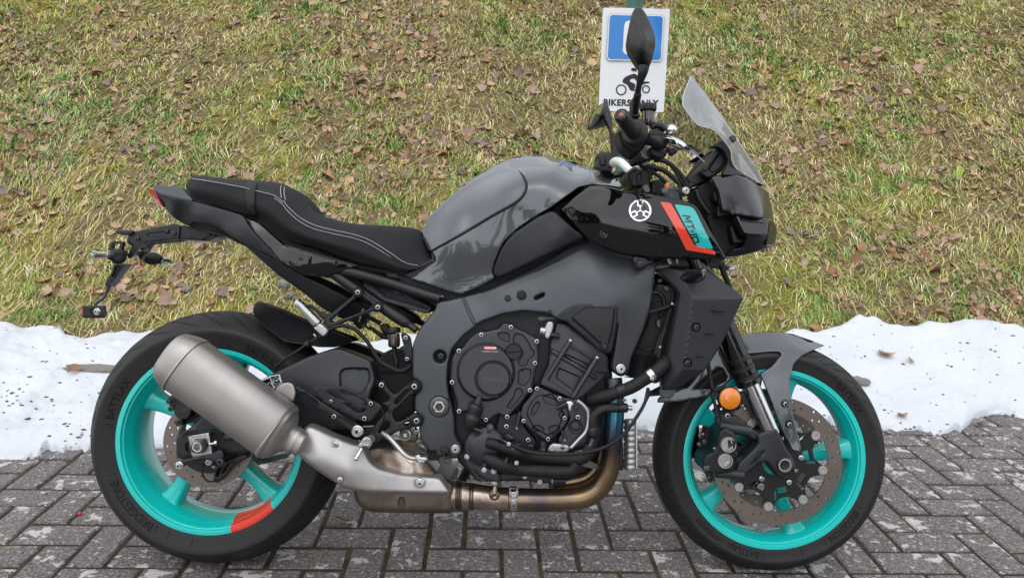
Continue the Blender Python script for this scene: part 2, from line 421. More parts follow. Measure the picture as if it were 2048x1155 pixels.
def panel_geo(pts, depth, thick=.02, rnd=3, holes=(), feats=(), step=8, rc=4, rnd_m=None, wall_in=0.0, proj=None):
    """pts: outline in photo pixels. depth: number, or [(px,py,y)...] for a thin-plate field.
    feats: (outline, raise in m, soft px[, corner radius]) embossed (+) or recessed (-). holes: outlines cut through."""
    loops = [rounded(pts, rc, step)] + [rounded(h, min(rc, 4), min(step, 5)) for h in holes]
    out = loops[0]
    mn, mx = out.min(0), out.max(0); cand = []
    gx, gy = np.meshgrid(np.arange(mn[0], mx[0], step), np.arange(mn[1], mx[1], step * .866))
    gx = gx + (np.arange(gx.shape[0]) % 2)[:, None] * step / 2; cand.append(np.c_[gx.ravel(), gy.ravel()])
    def ok(p, marg):
        p = p[inside(p, out)]
        if not len(p): return p
        d = seg_dist(p, out)
        for h in loops[1:]: m = ~inside(p, h); p, d = p[m], d[m]; d = np.minimum(d, seg_dist(p, h)) if len(p) else d
        return p[d > marg]
    inner = ok(cand[0], rnd + step * .35 if rnd else step * .4); pts_in = [inner]
    if rnd:
        for k in (.3, .65, 1.0):
            for l in loops:
                o = offset_loop(l, rnd * k * (1 if l is out else -1)); pts_in.append(ok(o, rnd * k * .85))
    F_l, C_l = [], []
    for ft in feats:
        fl = rounded(ft[0], ft[3] if len(ft) > 3 else 3, min(step, 3.2)); F_l.append(fl)
        for dd in (0., ft[2]):
            o = offset_loop(fl, dd) if dd else fl
            okm = inside(o, out) & (seg_dist(o, out) > rnd + .5)
            if dd: okm &= inside(o, fl) & (seg_dist(o, fl) > dd * .8)
            C_l.append((o, okm))
    allp = np.concatenate([x for x in pts_in if len(x)] or [np.zeros((0, 2))])
    if len(allp):                                   # drop near duplicates
        key = np.round(allp / 1.1).astype(int); _, u = np.unique(key, axis=0, return_index=True); allp = allp[np.sort(u)]
    V2, E, k = [], [], 0
    for l in loops:
        V2 += [tuple(p) for p in l]; E += [(k + i, k + (i + 1) % len(l)) for i in range(len(l))]; k += len(l)
    for o, okm in C_l:
        idx = [k + i for i in range(len(o))]; V2 += [tuple(p) for p in o[okm]]; mp = {}; c = 0
        for i, m in enumerate(okm):
            if m: mp[i] = k + c; c += 1
        E += [(mp[i], mp[(i + 1) % len(o)]) for i in range(len(o)) if i in mp and (i + 1) % len(o) in mp]; k += c
    if C_l and len(allp):
        cp = np.concatenate([o[m] for o, m in C_l] + [np.zeros((0, 2))]); keep = np.ones(len(allp), bool)
        for q in range(0, len(allp), 3000):
            if len(cp): keep[q:q + 3000] = (((allp[q:q + 3000, None] - cp[None]) ** 2).sum(2)).min(1) > 2.2
        allp = allp[keep]
    nb = k; V2 += [tuple(p) for p in allp]
    ov, oe, of, vo, _, _ = delaunay_2d_cdt([Vector(v) for v in V2], E, [], 0, 1e-5)
    ov = np.array([tuple(v) for v in ov]); of = [list(f) for f in of]
    cen = np.array([ov[f].mean(0) for f in of]); keep = inside(cen, out)
    for h in loops[1:]: keep &= ~inside(cen, h)
    of = [f for f, kf in zip(of, keep) if kf]
    dfun = depth if callable(depth) else (lambda p: np.full(len(p), depth)) if np.isscalar(depth) else tps(depth)
    y = dfun(ov)
    if rnd:
        db = seg_dist(ov, out)
        for h in loops[1:]: db = np.minimum(db, seg_dist(ov, h))
        rm = rnd_m if rnd_m is not None else min(rnd / 800., thick * .9)
        y = y + rm * (1 - np.sqrt(np.clip(1 - (1 - np.clip(db / rnd, 0, 1)) ** 2, 0, 1)))
    for ft, fl in zip(feats, F_l):
        d = seg_dist(ov, fl); ins = inside(ov, fl); s = np.clip(np.where(ins, d, 0) / max(.3, ft[2]), 0, 1); y = y - ft[1] * s * s * (3 - 2 * s)
    V = (proj or P)(ov, y)
    flip = [f if area(ov[f]) > 0 else f[::-1] for f in of]     # photo y is down: positive area = clockwise seen by the camera
    Fc = [f[::-1] for f in flip]
    # walls along every boundary edge
    from collections import Counter
    ec = {}
    for f in Fc:
        for a, b in zip(f, f[1:] + f[:1]): ec[a, b] = 1
    bd = [(a, b) for (a, b) in ec if (b, a) not in ec and not (abs(V[a][1]) < .009 and abs(V[b][1]) < .009 and proj is None)]
    bv = sorted({i for e in bd for i in e}); mp = {v: len(V) + i for i, v in enumerate(bv)}
    back = V[bv].copy(); back[:, 1] += thick
    if wall_in: c = V.mean(0); back[:, [0, 2]] += (c - back)[:, [0, 2]] * wall_in
    V = np.concatenate([V, back]); Fc += [[b, a, mp[a], mp[b]] for a, b in bd]
    return V, Fc
def panel(name, pts, depth, mat, parent, thick=.02, mirror=False, smooth=38, **kw):
    g = panel_geo(pts, depth, thick, **kw)
    if mirror == 'weld': return obj(name, *weld(both(g)), mat, parent, smooth)
    o = obj(name, *g, mat, parent, smooth)
    if mirror: obj(name, *flipx(g), mat, parent, smooth)
    return o
def skin_geo(curves, nu=60, nv=24, mirror=True, sm=True):
    """surface through longitudinal curves of (px,py,y)"""
    R = [catmull(P([(c[0], c[1]) for c in cv], [c[2] for c in cv]), nu) for cv in curves]
    R = np.array(R); V = np.empty((nu, nv, 3))
    for i in range(nu): V[i] = catmull(R[:, i], nv) if sm else np.stack([np.interp(np.linspace(0, 1, nv), np.linspace(0, 1, len(R)), R[:, i, k]) for k in range(3)], 1)
    g = (V.reshape(-1, 3), grid_faces(nu, nv))
    return both(g) if mirror else g
# ------------------------------------------------------------------ fasteners
def _bolt_mesh(kind, mat):
    b = MB()
    if kind == 'socket':
        b.add(lathe([(0, 1.0), (.15, 1.0), (.5, .98), (.8, .80), (.85, .60)], 20))
        b.add(lathe([(.85, .60), (.85, .52)], 20)); b.add(lathe([(.85, .52), (.3, .50), (.3, .001)], 6), 1)
    elif kind == 'flange':
        b.add(lathe([(0, 1.35), (.15, 1.35), (.3, 1.15), (.3, .85), (1.0, .85), (1.15, .70), (1.15, .38)], 24)); b.add(lathe([(1.15, .38), (.6, .36), (.6, .001)], 6), 1)
    elif kind == 'hex':
        b.add(lathe([(0, 1.3), (.15, 1.3), (.2, 1.0)], 24)); b.add(lathe([(.2, 1.0), (.8, 1.0), (.95, .8), (.95, .001)], 6))
    elif kind == 'rivet':
        b.add(lathe([(0, 1.0), (.2, 1.0), (.4, .7), (.42, .3)], 16)); b.add(lathe([(.42, .3), (.2, .28), (.2, .001)], 10), 1)
    me = mesh_from('bolt', np.concatenate(b.V), b.F, [mat, 'black_plastic'], 35, b.I); return me
_BM = {}
def bolt(px, py, y, r_px, kind='socket', mat='zinc', parent=None, name='bolt', d=(0, -1, 0)):
    key = (kind, mat)
    if key not in _BM: _BM[key] = _bolt_mesh(kind, mat)
    p = P1(px, py, y); r = r_px * (CO[1] * -1 + y) / F_PX
    u, v, w = frame_of(d); M = np.eye(4); M[:3, 0] = u * r; M[:3, 1] = w * r; M[:3, 2] = -v * r
    if np.linalg.det(M[:3, :3]) < 0: M[:3, 0] *= -1
    M[:3, 3] = p
    return link(bpy.data.objects.new(name, _BM[key]), parent, Matrix(M.tolist()))
def bolts(pts, y, r, **kw):
    for p in pts: bolt(p[0], p[1], y, r, **kw)
def text_mesh(body, size=1.0, off=0.0, ext=0.0, shear=0.0, spacing=1.0):
    c = bpy.data.curves.new('text', 'FONT'); c.body = body; c.size = size; c.offset = off; c.extrude = ext; c.shear = shear; c.align_x = 'CENTER'; c.align_y = 'CENTER'; c.space_character = spacing; c.resolution_u = 3
    o = bpy.data.objects.new('text', c); col.objects.link(o)
    dg = bpy.context.evaluated_depsgraph_get(); me = bpy.data.meshes.new_from_object(o.evaluated_get(dg))
    V = np.array([tuple(v.co) for v in me.vertices]); Fc = [list(p.vertices) for p in me.polygons]
    bpy.data.objects.remove(o); bpy.data.curves.remove(c); bpy.data.meshes.remove(me)
    return V, Fc
def quad_text(body, quad, y, raise_m=.0008, **kw):
    """text mapped into a pixel quad TL,TR,BR,BL lying at depth y (number or function of pixel)"""
    V, Fc = text_mesh(body, **kw); mn, mx = V.min(0), V.max(0)
    u = (V[:, 0] - mn[0]) / (mx[0] - mn[0]); v = (V[:, 1] - mn[1]) / (mx[1] - mn[1])
    TL, TR, BR, BL = [np.array(q[:2], float) for q in quad]
    px = ((1 - u) * v)[:, None] * TL + (u * v)[:, None] * TR + (u * (1 - v))[:, None] * BR + ((1 - u) * (1 - v))[:, None] * BL
    yy = np.full(len(px), y) if np.isscalar(y) else y(px)
    return P(px, yy - raise_m), Fc
def strip_px(pts, w, y, thick=.0012, **kw):
    """thin raised ribbon along a pixel polyline: returns an outline"""
    p = np.asarray(pts, float); t = np.gradient(p, axis=0); t /= np.linalg.norm(t, axis=1)[:, None]; n = np.c_[-t[:, 1], t[:, 0]]
    return list(map(tuple, np.concatenate([p + n * w / 2, (p - n * w / 2)[::-1]])))
# ================================================================== SETTING
def vnoise(x, y, seed=0):
    """smooth value noise on numpy arrays"""
    r = np.random.default_rng(seed).random((64, 64)); xi, yi = np.floor(x).astype(int), np.floor(y).astype(int); fx, fy = x - xi, y - yi
    fx, fy = fx * fx * (3 - 2 * fx), fy * fy * (3 - 2 * fy)
    g = lambda a, b: r[a % 64, b % 64]
    return (g(xi, yi) * (1 - fx) + g(xi + 1, yi) * fx) * (1 - fy) + (g(xi, yi + 1) * (1 - fx) + g(xi + 1, yi + 1) * fx) * fy
def fbm(x, y, seed=0, o=4):
    s = 0; a = .5
    for k in range(o): s = s + a * vnoise(x * 2 ** k, y * 2 ** k, seed + k); a *= .5
    return s
TOE, SLOPE = 3.16, .66
def bank_z(x, y):
    x, y = np.asarray(x, float), np.asarray(y, float)
    d = y - TOE - .05 * np.sin(x * 1.7)
    z = SLOPE * (np.sqrt(d * d + .02) + d) * .5
    z = np.where(y > 10, SLOPE * (10 - TOE) + (y - 10) * .25, z)
    w = np.clip(d / .5, 0, 1)
    return z + w * ((fbm(x * 1.1, y * 1.1, 3) - .48) * .22 + (fbm(x * 6, y * 6, 9, 3) - .44) * .075)
def _setting_materials():
    t = NT('paver_concrete')
    oi = t.n.new('ShaderNodeObjectInfo'); co = t.n.new('ShaderNodeNewGeometry').outputs['Position']
    ad = t.n.new('ShaderNodeVectorMath'); ad.operation = 'MULTIPLY_ADD'
    cmb = t.n.new('ShaderNodeCombineXYZ')
    for i in range(3): t.link(t.math('MULTIPLY', oi.outputs['Random'], (37., 91., 53.)[i]), cmb.inputs[i])
    t.link(cmb.outputs[0], ad.inputs[0]); ad.inputs[1].default_value = (1, 1, 1); t.link(co, ad.inputs[2]); v = ad.outputs[0]
    fine, co2, mid, big, lit = t.noise(300, 3, .7, v), t.noise(125, 4, .7, v), t.noise(45, 5, .65, v), t.noise(19, 6, .62, v, .35), t.noise(8, 2, .5, v)
    base = t.mix(mid, (.082, .070, .070), (.150, .130, .128))
    base = t.mix(t.math('MULTIPLY', oi.outputs['Random'], .45), base, (.175, .148, .145))
    base = t.mix(t.math('MULTIPLY', t.ramp(co2, [(.36, 1.), (.46, 0.)]), .75), base, (.022, .019, .020))
    base = t.mix(t.math('MULTIPLY', t.ramp(co2, [(.55, 0.), (.61, 1.)]), .7), base, (.36, .335, .325))
    base = t.mix(t.math('MULTIPLY', t.ramp(fine, [(.60, 0.), (.66, 1.)]), .6), base, (.50, .48, .47))
    lm = t.math('ADD', big, t.math('MULTIPLY', t.math('SUBTRACT', lit, .5), .40)); lm = t.math('ADD', lm, t.math('MULTIPLY', t.math('SUBTRACT', mid, .5), .16))
    lich = t.ramp(lm, [(.60, 0.), (.63, 1.)]); lc = t.mix(co2, (.40, .38, .365), (.70, .68, .66))
    dots = t.ramp(t.math('ADD', t.noise(58, 3, .55, v), t.math('MULTIPLY', t.math('SUBTRACT', big, .5), .25)), [(.64, 0.), (.67, .9)]); lich = t.math('MAXIMUM', lich, dots)
    c = t.mix(t.math('MULTIPLY', lich, .82), base, lc)
    t.set(**{'Base Color': c, 'Roughness': .8}); t.bump(t.math('ADD', t.math('MULTIPLY', fine, .5), co2), .8, .004)
    t = NT('joint_moss'); co = t.n.new('ShaderNodeNewGeometry').outputs['Position']
    n, n2 = t.noise(26, 5, .6, co), t.noise(200, 4, .7, co)
    n3 = t.noise(5, 3, .6, co)
    c = t.ramp(t.math('ADD', t.math('MULTIPLY', n, .7), t.math('MULTIPLY', n3, .3)), [(.34, (.030, .019, .013)), (.47, (.075, .048, .026)), (.56, (.125, .092, .032)), (.68, (.20, .165, .04))])
    t.set(**{'Base Color': t.mix(n2, (.012, .01, .008), c), 'Roughness': .95}); t.bump(n2, 1., .006)
    t = NT('snow'); co = t.n.new('ShaderNodeNewGeometry').outputs['Position']
    n, n2, n3 = t.noise(4, 5, .6, co), t.noise(120, 3, .6, co), t.noise(38, 6, .7, co, .4)
    dirt = t.ramp(t.math('ADD', n3, t.math('MULTIPLY', t.math('SUBTRACT', n, .5), .3)), [(.58, 0.), (.72, .6)])
    t.set(**{'Base Color': t.mix(t.math('MULTIPLY', dirt, .5), t.mix(n, (.50, .535, .585), (.68, .70, .72)), (.35, .31, .27)), 'Roughness': .55, 'Subsurface Weight': .25, 'Subsurface Radius': (.02, .025, .03), 'Subsurface Scale': .5})
    t.bump(t.math('ADD', t.math('MULTIPLY', n2, .3), t.noise(24, 5, .6, co)), .5, .008)
    t = NT('thatch'); co = t.n.new('ShaderNodeNewGeometry').outputs['Position']
    n, n2, n3 = t.noise(2.2, 5, .6, co), t.noise(70, 5, .75, co, 1.5), t.noise(1.1, 4, .5, co)
    moss = t.ramp(n3, [(.5, 0.), (.62, 1.)])
    a = t.mix(n2, (.08, .058, .032), (.40, .31, .14)); b = t.mix(n2, (.14, .135, .02), (.50, .46, .07))
    t.set(**{'Base Color': t.mix(moss, a, b), 'Roughness': .95}); t.bump(n2, 1., .02)
    t = NT('grass_blade'); at = t.n.new('ShaderNodeAttribute'); at.attribute_name = 'blade_colour'
    t.set(**{'Base Color': at.outputs['Color'], 'Roughness': .6, 'Specular IOR Level': .25})
    t.b.inputs['Subsurface Weight'].default_value = 0
    for nm, c1, c2 in (('leaf_tan', (.46, .29, .16), (.66, .46, .28)), ('leaf_rose', (.33, .21, .15), (.54, .38, .29)), ('leaf_brown', (.28, .14, .07), (.46, .255, .13)), ('leaf_dark', (.15, .10, .08), (.28, .20, .16))):
        t = NT(nm); n = t.noise(40, 4); oi = t.n.new('ShaderNodeObjectInfo')
        c = t.mix(n, c1, c2); t.set(**{'Base Color': t.mix(t.math('MULTIPLY', oi.outputs['Random'], .6), c, tuple(x * .6 for x in c1)), 'Roughness': .62})
        t.bump(t.noise(90, 3), .4, .003)
    t = NT('kerb_granite'); co = t.n.new('ShaderNodeNewGeometry').outputs['Position']
    n = t.noise(90, 5, .7, co); t.set(**{'Base Color': t.mix(n, (.09, .085, .08), (.30, .28, .26)), 'Roughness': .85}); t.bump(n, .6, .004)
    simple('sign_white', (.78, .79, .80), .35, coat=.3, var=.03); simple('sign_blue', (.003, .19, .58), .35, coat=.4, var=.05)
    simple('sign_black', (.012, .012, .014), .4); simple('post_green', (.012, .085, .06), .45, var=.3); simple('berry_red', (.55, .03, .04), .35)
    simple('twig_pale', (.42, .38, .30), .8)
_setting_materials()

# ---- ground sheet and bank: one sheet out to the horizon
def build_ground():
    V = [(-90, -90, -.03), (90, -90, -.03), (90, TOE + .12, -.03), (-90, TOE + .12, -.03)]
    o = obj('ground', V, [[0, 1, 2, 3]], 'paver_concrete', smooth=0); tag(o, 'flat ground under the block paving', kind='structure')
    xs = np.unique(np.r_[np.linspace(-60, -5, 25), np.linspace(-5, 5, 240), np.linspace(5, 60, 25)]); ys = np.unique(np.r_[np.linspace(TOE - .15, 8, 150), np.linspace(8, 60, 30)])
    X, Y = np.meshgrid(xs, ys, indexing='ij'); Z = bank_z(X, Y); Z[:, 0] = -.05
    o = obj('grass_bank', np.c_[X.ravel(), Y.ravel(), Z.ravel()], [f[::-1] for f in grid_faces(len(xs), len(ys))], 'thatch', smooth=180)
    return tag(o, 'steep grassy bank behind the snow', kind='structure')
build_ground()

# ---- block paving in herringbone
PYAW, PU0, PV0 = .0355127, .1536786, 1.8621895
def build_paving():
    root = tag(obj('pavement', *box((0, 1.9, -.0478), (9.4, 2.3, .085)), 'joint_moss', smooth=0), 'grey block pavement laid in herringbone with mossy joints', kind='structure')
    cp, sp = math.cos(PYAW), math.sin(PYAW)
    def W(u, v): return np.array([cp * u - sp * v, sp * u + cp * v])
    def brick_mesh(horiz, k):
        r = np.random.default_rng(100 + k); g = .0120
        hx, hy = (.1 - g / 2, .05 - g / 2) if horiz else (.05 - g / 2, .1 - g / 2); c = .004
        top = np.array([(-hx + c, -hy + c), (hx - c, -hy + c), (hx - c, hy - c), (-hx + c, hy - c)]) + r.normal(0, .0009, (4, 2))
        mid = np.array([(-hx, -hy), (hx, -hy), (hx, hy), (-hx, hy)]) + r.normal(0, .0007, (4, 2))
        V = [(x, y, 0) for x, y in top] + [(x, y, -c) for x, y in mid] + [(x, y, -.045) for x, y in mid]
        Fc = [[0, 1, 2, 3]] + [[b, a, a + 4, b + 4][::-1] for o in (0, 4) for a, b in ((o, o + 1), (o + 1, o + 2), (o + 2, o + 3), (o + 3, o))]
        V = [(cp * x - sp * y, sp * x + cp * y, z) for x, y, z in V]
        return mesh_from('paver', V, Fc, 'paver_concrete', 0)
    ms = {h: [brick_mesh(h, k + 10 * h) for k in range(6)] for h in (0, 1)}
    L = []
    for i in range(-48, 50):
        for j in range(-16, 14):
            k = (i - j) % 4
            if k == 3: c, h = W(PU0 + .1 * (i + 1), PV0 + .1 * (j + .5)), 1
            elif k == 1: c, h = W(PU0 + .1 * (i + .5), PV0 + .1 * j), 0
            else: continue
            if c[1] > TOE - .13 or c[1] < .8 or abs(c[0]) > 4.5: continue
            z = rng.normal(0, .0011); tx, ty = rng.normal(0, .006, 2)
            d = np.array([c[0], c[1], -CAM_H]) @ CAM_M; px, py = 1024 + F_PX * d[0] / d[1], 577.5 - F_PX * d[2] / d[1]
            inview = -60 < px < 2108 and 600 < py < 1210
            L.append((not inview, d[1], c, h, z, tx, ty))
    L.sort(key=lambda a: (a[0], a[1])); rest = MB()
    for n, (out, d, c, h, z, tx, ty) in enumerate(L):
        me = ms[h][int(rng.integers(6))]
        M = Matrix.Translation((c[0], c[1], z)) @ Matrix.Rotation(tx, 4, 'X') @ Matrix.Rotation(ty, 4, 'Y')
        if n < 299 and not out: link(bpy.data.objects.new('paver', me), root, M)
        else:
            V = np.array([tuple(M @ v.co) for v in me.vertices]); rest.add((V, [list(p.vertices) for p in me.polygons]))
    o = rest.build('paver_field', 'paver_concrete', root, 0); tag(o, kind='stuff')
build_paving()

# ---- old snow lying along the toe of the bank
def hit_bank(px, py, lift=0.0):
    d = rays([(px, py)])[0]
    t = np.linspace(2.0, 9, 4000); p = CAM_C + d * t[:, None]
    i = np.argmax(p[:, 2] < np.maximum(0, bank_z(p[:, 0], p[:, 1])) + lift); return p[i]
def build_snow():
    fr = [(-1000, 985), (-300, 935), (0, 918), (60, 913), (110, 908), (185, 896), (260, 893), (340, 892), (500, 885), (800, 872), (1100, 864), (1276, 859), (1300, 858), (1500, 846), (1654, 849), (1720, 853), (1767, 857), (1847, 862), (1895, 868), (1925, 862), (1945, 845), (1965, 834), (1984, 826), (2000, 822), (2020, 830), (2060, 836), (2400, 858), (3000, 890)]
    bk = [(-1000, 628), (-300, 640), (0, 652), (40, 655), (80, 642), (118, 640), (130, 660), (170, 674), (250, 672), (330, 669), (520, 690), (760, 692), (1000, 690), (1250, 672), (1400, 662), (1490, 660), (1560, 657), (1600, 651), (1640, 653), (1720, 641), (1820, 646), (1900, 656), (2000, 669), (2060, 676), (2400, 690), (3000, 710)]
    f = np.array([G(x, y, .0)[:2] for x, y in fr]); b = np.array([hit_bank(x, y, .025)[:2] for x, y in bk])
    xs = np.linspace(-3.2, 3.2, 620); ts = np.linspace(0, 1, 90) ** 1.15
    # the x of front and back edge points differ with distance: interpolate each by its own ray angle
    ang = np.linspace(max(f[0, 0] / f[0, 1], b[0, 0] / b[0, 1]), min(f[-1, 0] / f[-1, 1], b[-1, 0] / b[-1, 1]), 900)
    yf = np.interp(ang, f[:, 0] / f[:, 1], f[:, 1]); yb = np.interp(ang, b[:, 0] / b[:, 1], b[:, 1])
    yb = yb + (fbm(ang * 9 + 40, ang * 0 + 3, 35, 4) - .47) * .16 + (fbm(ang * 45 + 40, ang * 0, 36, 2) - .37) * .05
    A, T = np.meshgrid(ang, ts, indexing='ij'); YF, YB = yf[:, None], yb[:, None]
    jit = (fbm(ang * 60, ang * 0, 31, 4) - .47)[:, None] * .11
    Y = YF + jit * np.clip(1 - T * 4, 0, 1) + (YB - YF) * T; X = A * Y
    base = np.maximum(0, bank_z(X, Y)); dfr = np.clip((Y - YF) / (.10 + .16 * fbm(X * 3, Y * 0 + 2, 33, 3)), 0, 1); dbk = np.clip((YB - Y) / .28, 0, 1)
    H = (.025 + .055 * fbm(X * 1.6 + 9, Y * 1.6, 41, 3) + .075 * np.clip((Y - YF) / .6, 0, 1)) * np.sqrt(np.clip(1 - (1 - dfr) ** 2, 0, 1)) * np.sqrt(np.clip(1 - (1 - dbk) ** 2, 0, 1))
    H = H + (fbm(X * 4.5, Y * 4.5, 51, 4) - .47) * .085 * dfr * dbk + (fbm(X * 22, Y * 22, 61, 3) - .44) * .02 * dfr
    Z = base + np.maximum(H, -.02) - .002; Z[:, 0] = -.02; Z[:, -1] -= .03
    o = obj('snow', np.c_[X.ravel(), Y.ravel(), Z.ravel()], grid_faces(len(ang), len(ts)), 'snow', smooth=180)
    tag(o, 'strip of old wet snow along the foot of the bank', 'snow', kind='stuff')
    from mathutils.bvhtree import BVHTree
    tree = BVHTree.FromPolygons([tuple(v.co) for v in o.data.vertices], [list(p.vertices) for p in o.data.polygons])
    return tree
SNOW = build_snow()
def on_snow(px, py):
    d = Vector(rays([(px, py)])[0]); h = SNOW.ray_cast(Vector(CAM_C), d); return h[0] if h[0] is not None else Vector(hit_bank(px, py))
def stone_mesh(name, rx, ry, rz, mat, seed, rough=.16):
    V, Fc = ball((0, 0, 0), 1, 20); r = np.random.default_rng(seed)
    V = np.sign(V) * np.abs(V) ** .75; n = vnoise(V[:, 0] * 2.3 + 9 + seed, V[:, 1] * 2.3 + V[:, 2] * 1.9 + 9, seed) - .5
    return mesh_from(name, V * (1 + rough * 2 * n[:, None]) * (rx, ry, rz), Fc, mat, 60)
def put(name, me, loc, rot, label, cat, group=None, kind=None):
    o = bpy.data.objects.new(name, me); col.objects.link(o); o.location = loc; o.rotation_euler = rot; return tag(o, label, cat, group, kind)
p = on_snow(178, 737); put('edging_stone', stone_mesh('edging_stone', .13, .035, .016, 'kerb_granite', 3), p + Vector((.03, .0, .0)), (0, .03, .1), 'grey edging stone showing through the snow left of the rear tyre', 'stone')
p = on_snow(1716, 762); put('edging_stone', stone_mesh('edging_stone', .05, .03, .019, 'kerb_granite', 5), p, (0, .1, -.2), 'small brown stone stuck in the snow just right of the front tyre', 'stone')
p = on_snow(1945, 842); put('edging_stone', stone_mesh('edging_stone', .03, .03, .012, 'kerb_granite', 8), (p[0], p[1], .0), (0, 0, .3), 'flat stone chip at the snow edge on the right side paving', 'stone')
for (x, y, r, lab) in ((374, 578, .022, 'small dark grey stone in the grass below the tail bracket'), (568, 567, .028, 'grey angular stone in the grass left of the passenger footpeg'), (580, 590, .02, 'small bluish stone in the grass beside a larger grey one')):
    p = hit_bank(x, y, .02); put('stone', stone_mesh('stone', r, r * .8, r * .7, 'kerb_granite', int(x), .3), p, (0, 0, x), lab, 'stone')

# ---- grass: matted blades in tufts, one uncountable mass
def build_grass():
    r = np.random.default_rng(21)
    def area_pts(n, pw=.85):
        y = TOE + .10 + (r.random(n) ** pw) * 4.1; return (r.random(n) * 2 - 1) * (y * 1.0 + .5), y
    pal = np.array([(.63, .53, .24), (.50, .47, .15), (.37, .43, .10), (.16, .32, .055), (.34, .46, .17), (.74, .67, .40), (.42, .31, .17)])
    Vs, Cs = [], []
    def blades(bx, by, dirn, L, up, w, c):
        N = len(bx); bz = bank_z(bx, by) - .004; dx, dy = np.cos(dirn), np.sin(dirn); sx, sy = -dy, dx
        bend = r.normal(0, .25, N); mx_, my_ = bx + np.cos(dirn - bend) * L * .5, by + np.sin(dirn - bend) * L * .5; ex, ey = mx_ + np.cos(dirn + bend) * L * .5, my_ + np.sin(dirn + bend) * L * .5
        mz = bank_z(mx_, my_) + .004 + L * up; ez = bank_z(ex, ey) + .003 + L * up * r.uniform(.1, .9, N)
        V = np.empty((N, 5, 3)); V[:, 0] = np.c_[bx - sx * w, by - sy * w, bz]; V[:, 1] = np.c_[bx + sx * w, by + sy * w, bz]; V[:, 2] = np.c_[mx_ - sx * w * .8, my_ - sy * w * .8, mz]; V[:, 3] = np.c_[mx_ + sx * w * .8, my_ + sy * w * .8, mz]; V[:, 4] = np.c_[ex, ey, ez]
        Vs.append(V); Cs.append(c)
    # flat matted straw
    n = 132000; x, y = area_pts(n); patch = fbm(x * 2.0 + 4, y * 2.0, 73, 3); flow = (fbm(x * 1.5, y * 1.5, 74, 2) - .5) * 7 - np.pi / 2
    k = np.where(r.random(n) < np.clip((patch - .36) * 4, .08, .9), 0, 1); k = np.where(r.random(n) < .22, 5, k); k = np.where(r.random(n) < .16, 6, k); k = np.where(r.random(n) < .12, 2, k)
    blades(x, y, flow + r.normal(0, .8, n), r.uniform(.05, .13, n), np.abs(r.normal(.04, .06, n)), r.uniform(.0014, .0028, n) * (1 + (y - 3) * .17), pal[k] * r.uniform(.6, 1.25, n)[:, None])
    # tufts combed over by their own weight
    nt, nb = 7800, 20; tx, ty = area_pts(nt); sel = fbm(tx * 1.7, ty * 1.7, 71, 3); N = nt * nb; ok = np.repeat(r.random(nt) < np.clip((sel - .30) * 3.5, .12, 1), nb)
    ang = r.random(N) * 6.283; rad = np.sqrt(r.random(N)) * np.repeat(r.uniform(.012, .05, nt), nb); bx, by = np.repeat(tx, nb) + rad * np.cos(ang), np.repeat(ty, nb) + rad * np.sin(ang)
    dirn = np.repeat(r.normal(-np.pi / 2, .9, nt), nb) + r.normal(0, .6, N); L = np.repeat(r.uniform(.05, .12, nt), nb) * r.uniform(.6, 1.25, N); up = np.repeat(r.uniform(.03, .34, nt), nb) * r.uniform(.4, 1.5, N)
    kind = np.where(sel < .42, 1, np.where(sel < .50, 2, np.where(sel < .60, 3, 4))); kind = np.where(r.random(nt) < .28, r.choice([0, 2, 4, 5], nt), kind)
    c = pal[np.repeat(kind, nb)] * r.uniform(.6, 1.3, N)[:, None]; mixb = r.random(N) < .25; c[mixb] = pal[r.integers(0, 7, mixb.sum())] * r.uniform(.7, 1.2, (mixb.sum(), 1))
    blades(bx[ok], by[ok], dirn[ok], L[ok], up[ok], (r.uniform(.0016, .003, N) * (1 + (by - 3) * .17))[ok], c[ok])
    V = np.concatenate(Vs); c = np.concatenate(Cs); N = len(V)
    k = np.arange(N)[:, None] * 5; loops = np.concatenate([k + 0, k + 1, k + 3, k + 0, k + 3, k + 2, k + 2, k + 3, k + 4], 1).ravel()
    me = bpy.data.meshes.new('grass'); me.vertices.add(N * 5); me.vertices.foreach_set('co', V.ravel())
    me.loops.add(N * 9); me.loops.foreach_set('vertex_index', loops.astype(np.int32)); me.polygons.add(N * 3); me.polygons.foreach_set('loop_start', np.arange(0, N * 9, 3, dtype=np.int32)); me.update()
    ca = me.color_attributes.new('blade_colour', 'FLOAT_COLOR', 'POINT'); ca.data.foreach_set('color', np.repeat(np.c_[c, np.ones(N)], 5, 0).ravel().astype(np.float32))
    me.materials.append(MATS['grass_blade']); me.polygons.foreach_set('use_smooth', [True] * (N * 3))
    o = bpy.data.objects.new('grass', me); col.objects.link(o); tag(o, 'matted yellow green winter grass on the bank', 'grass', kind='stuff')
build_grass()

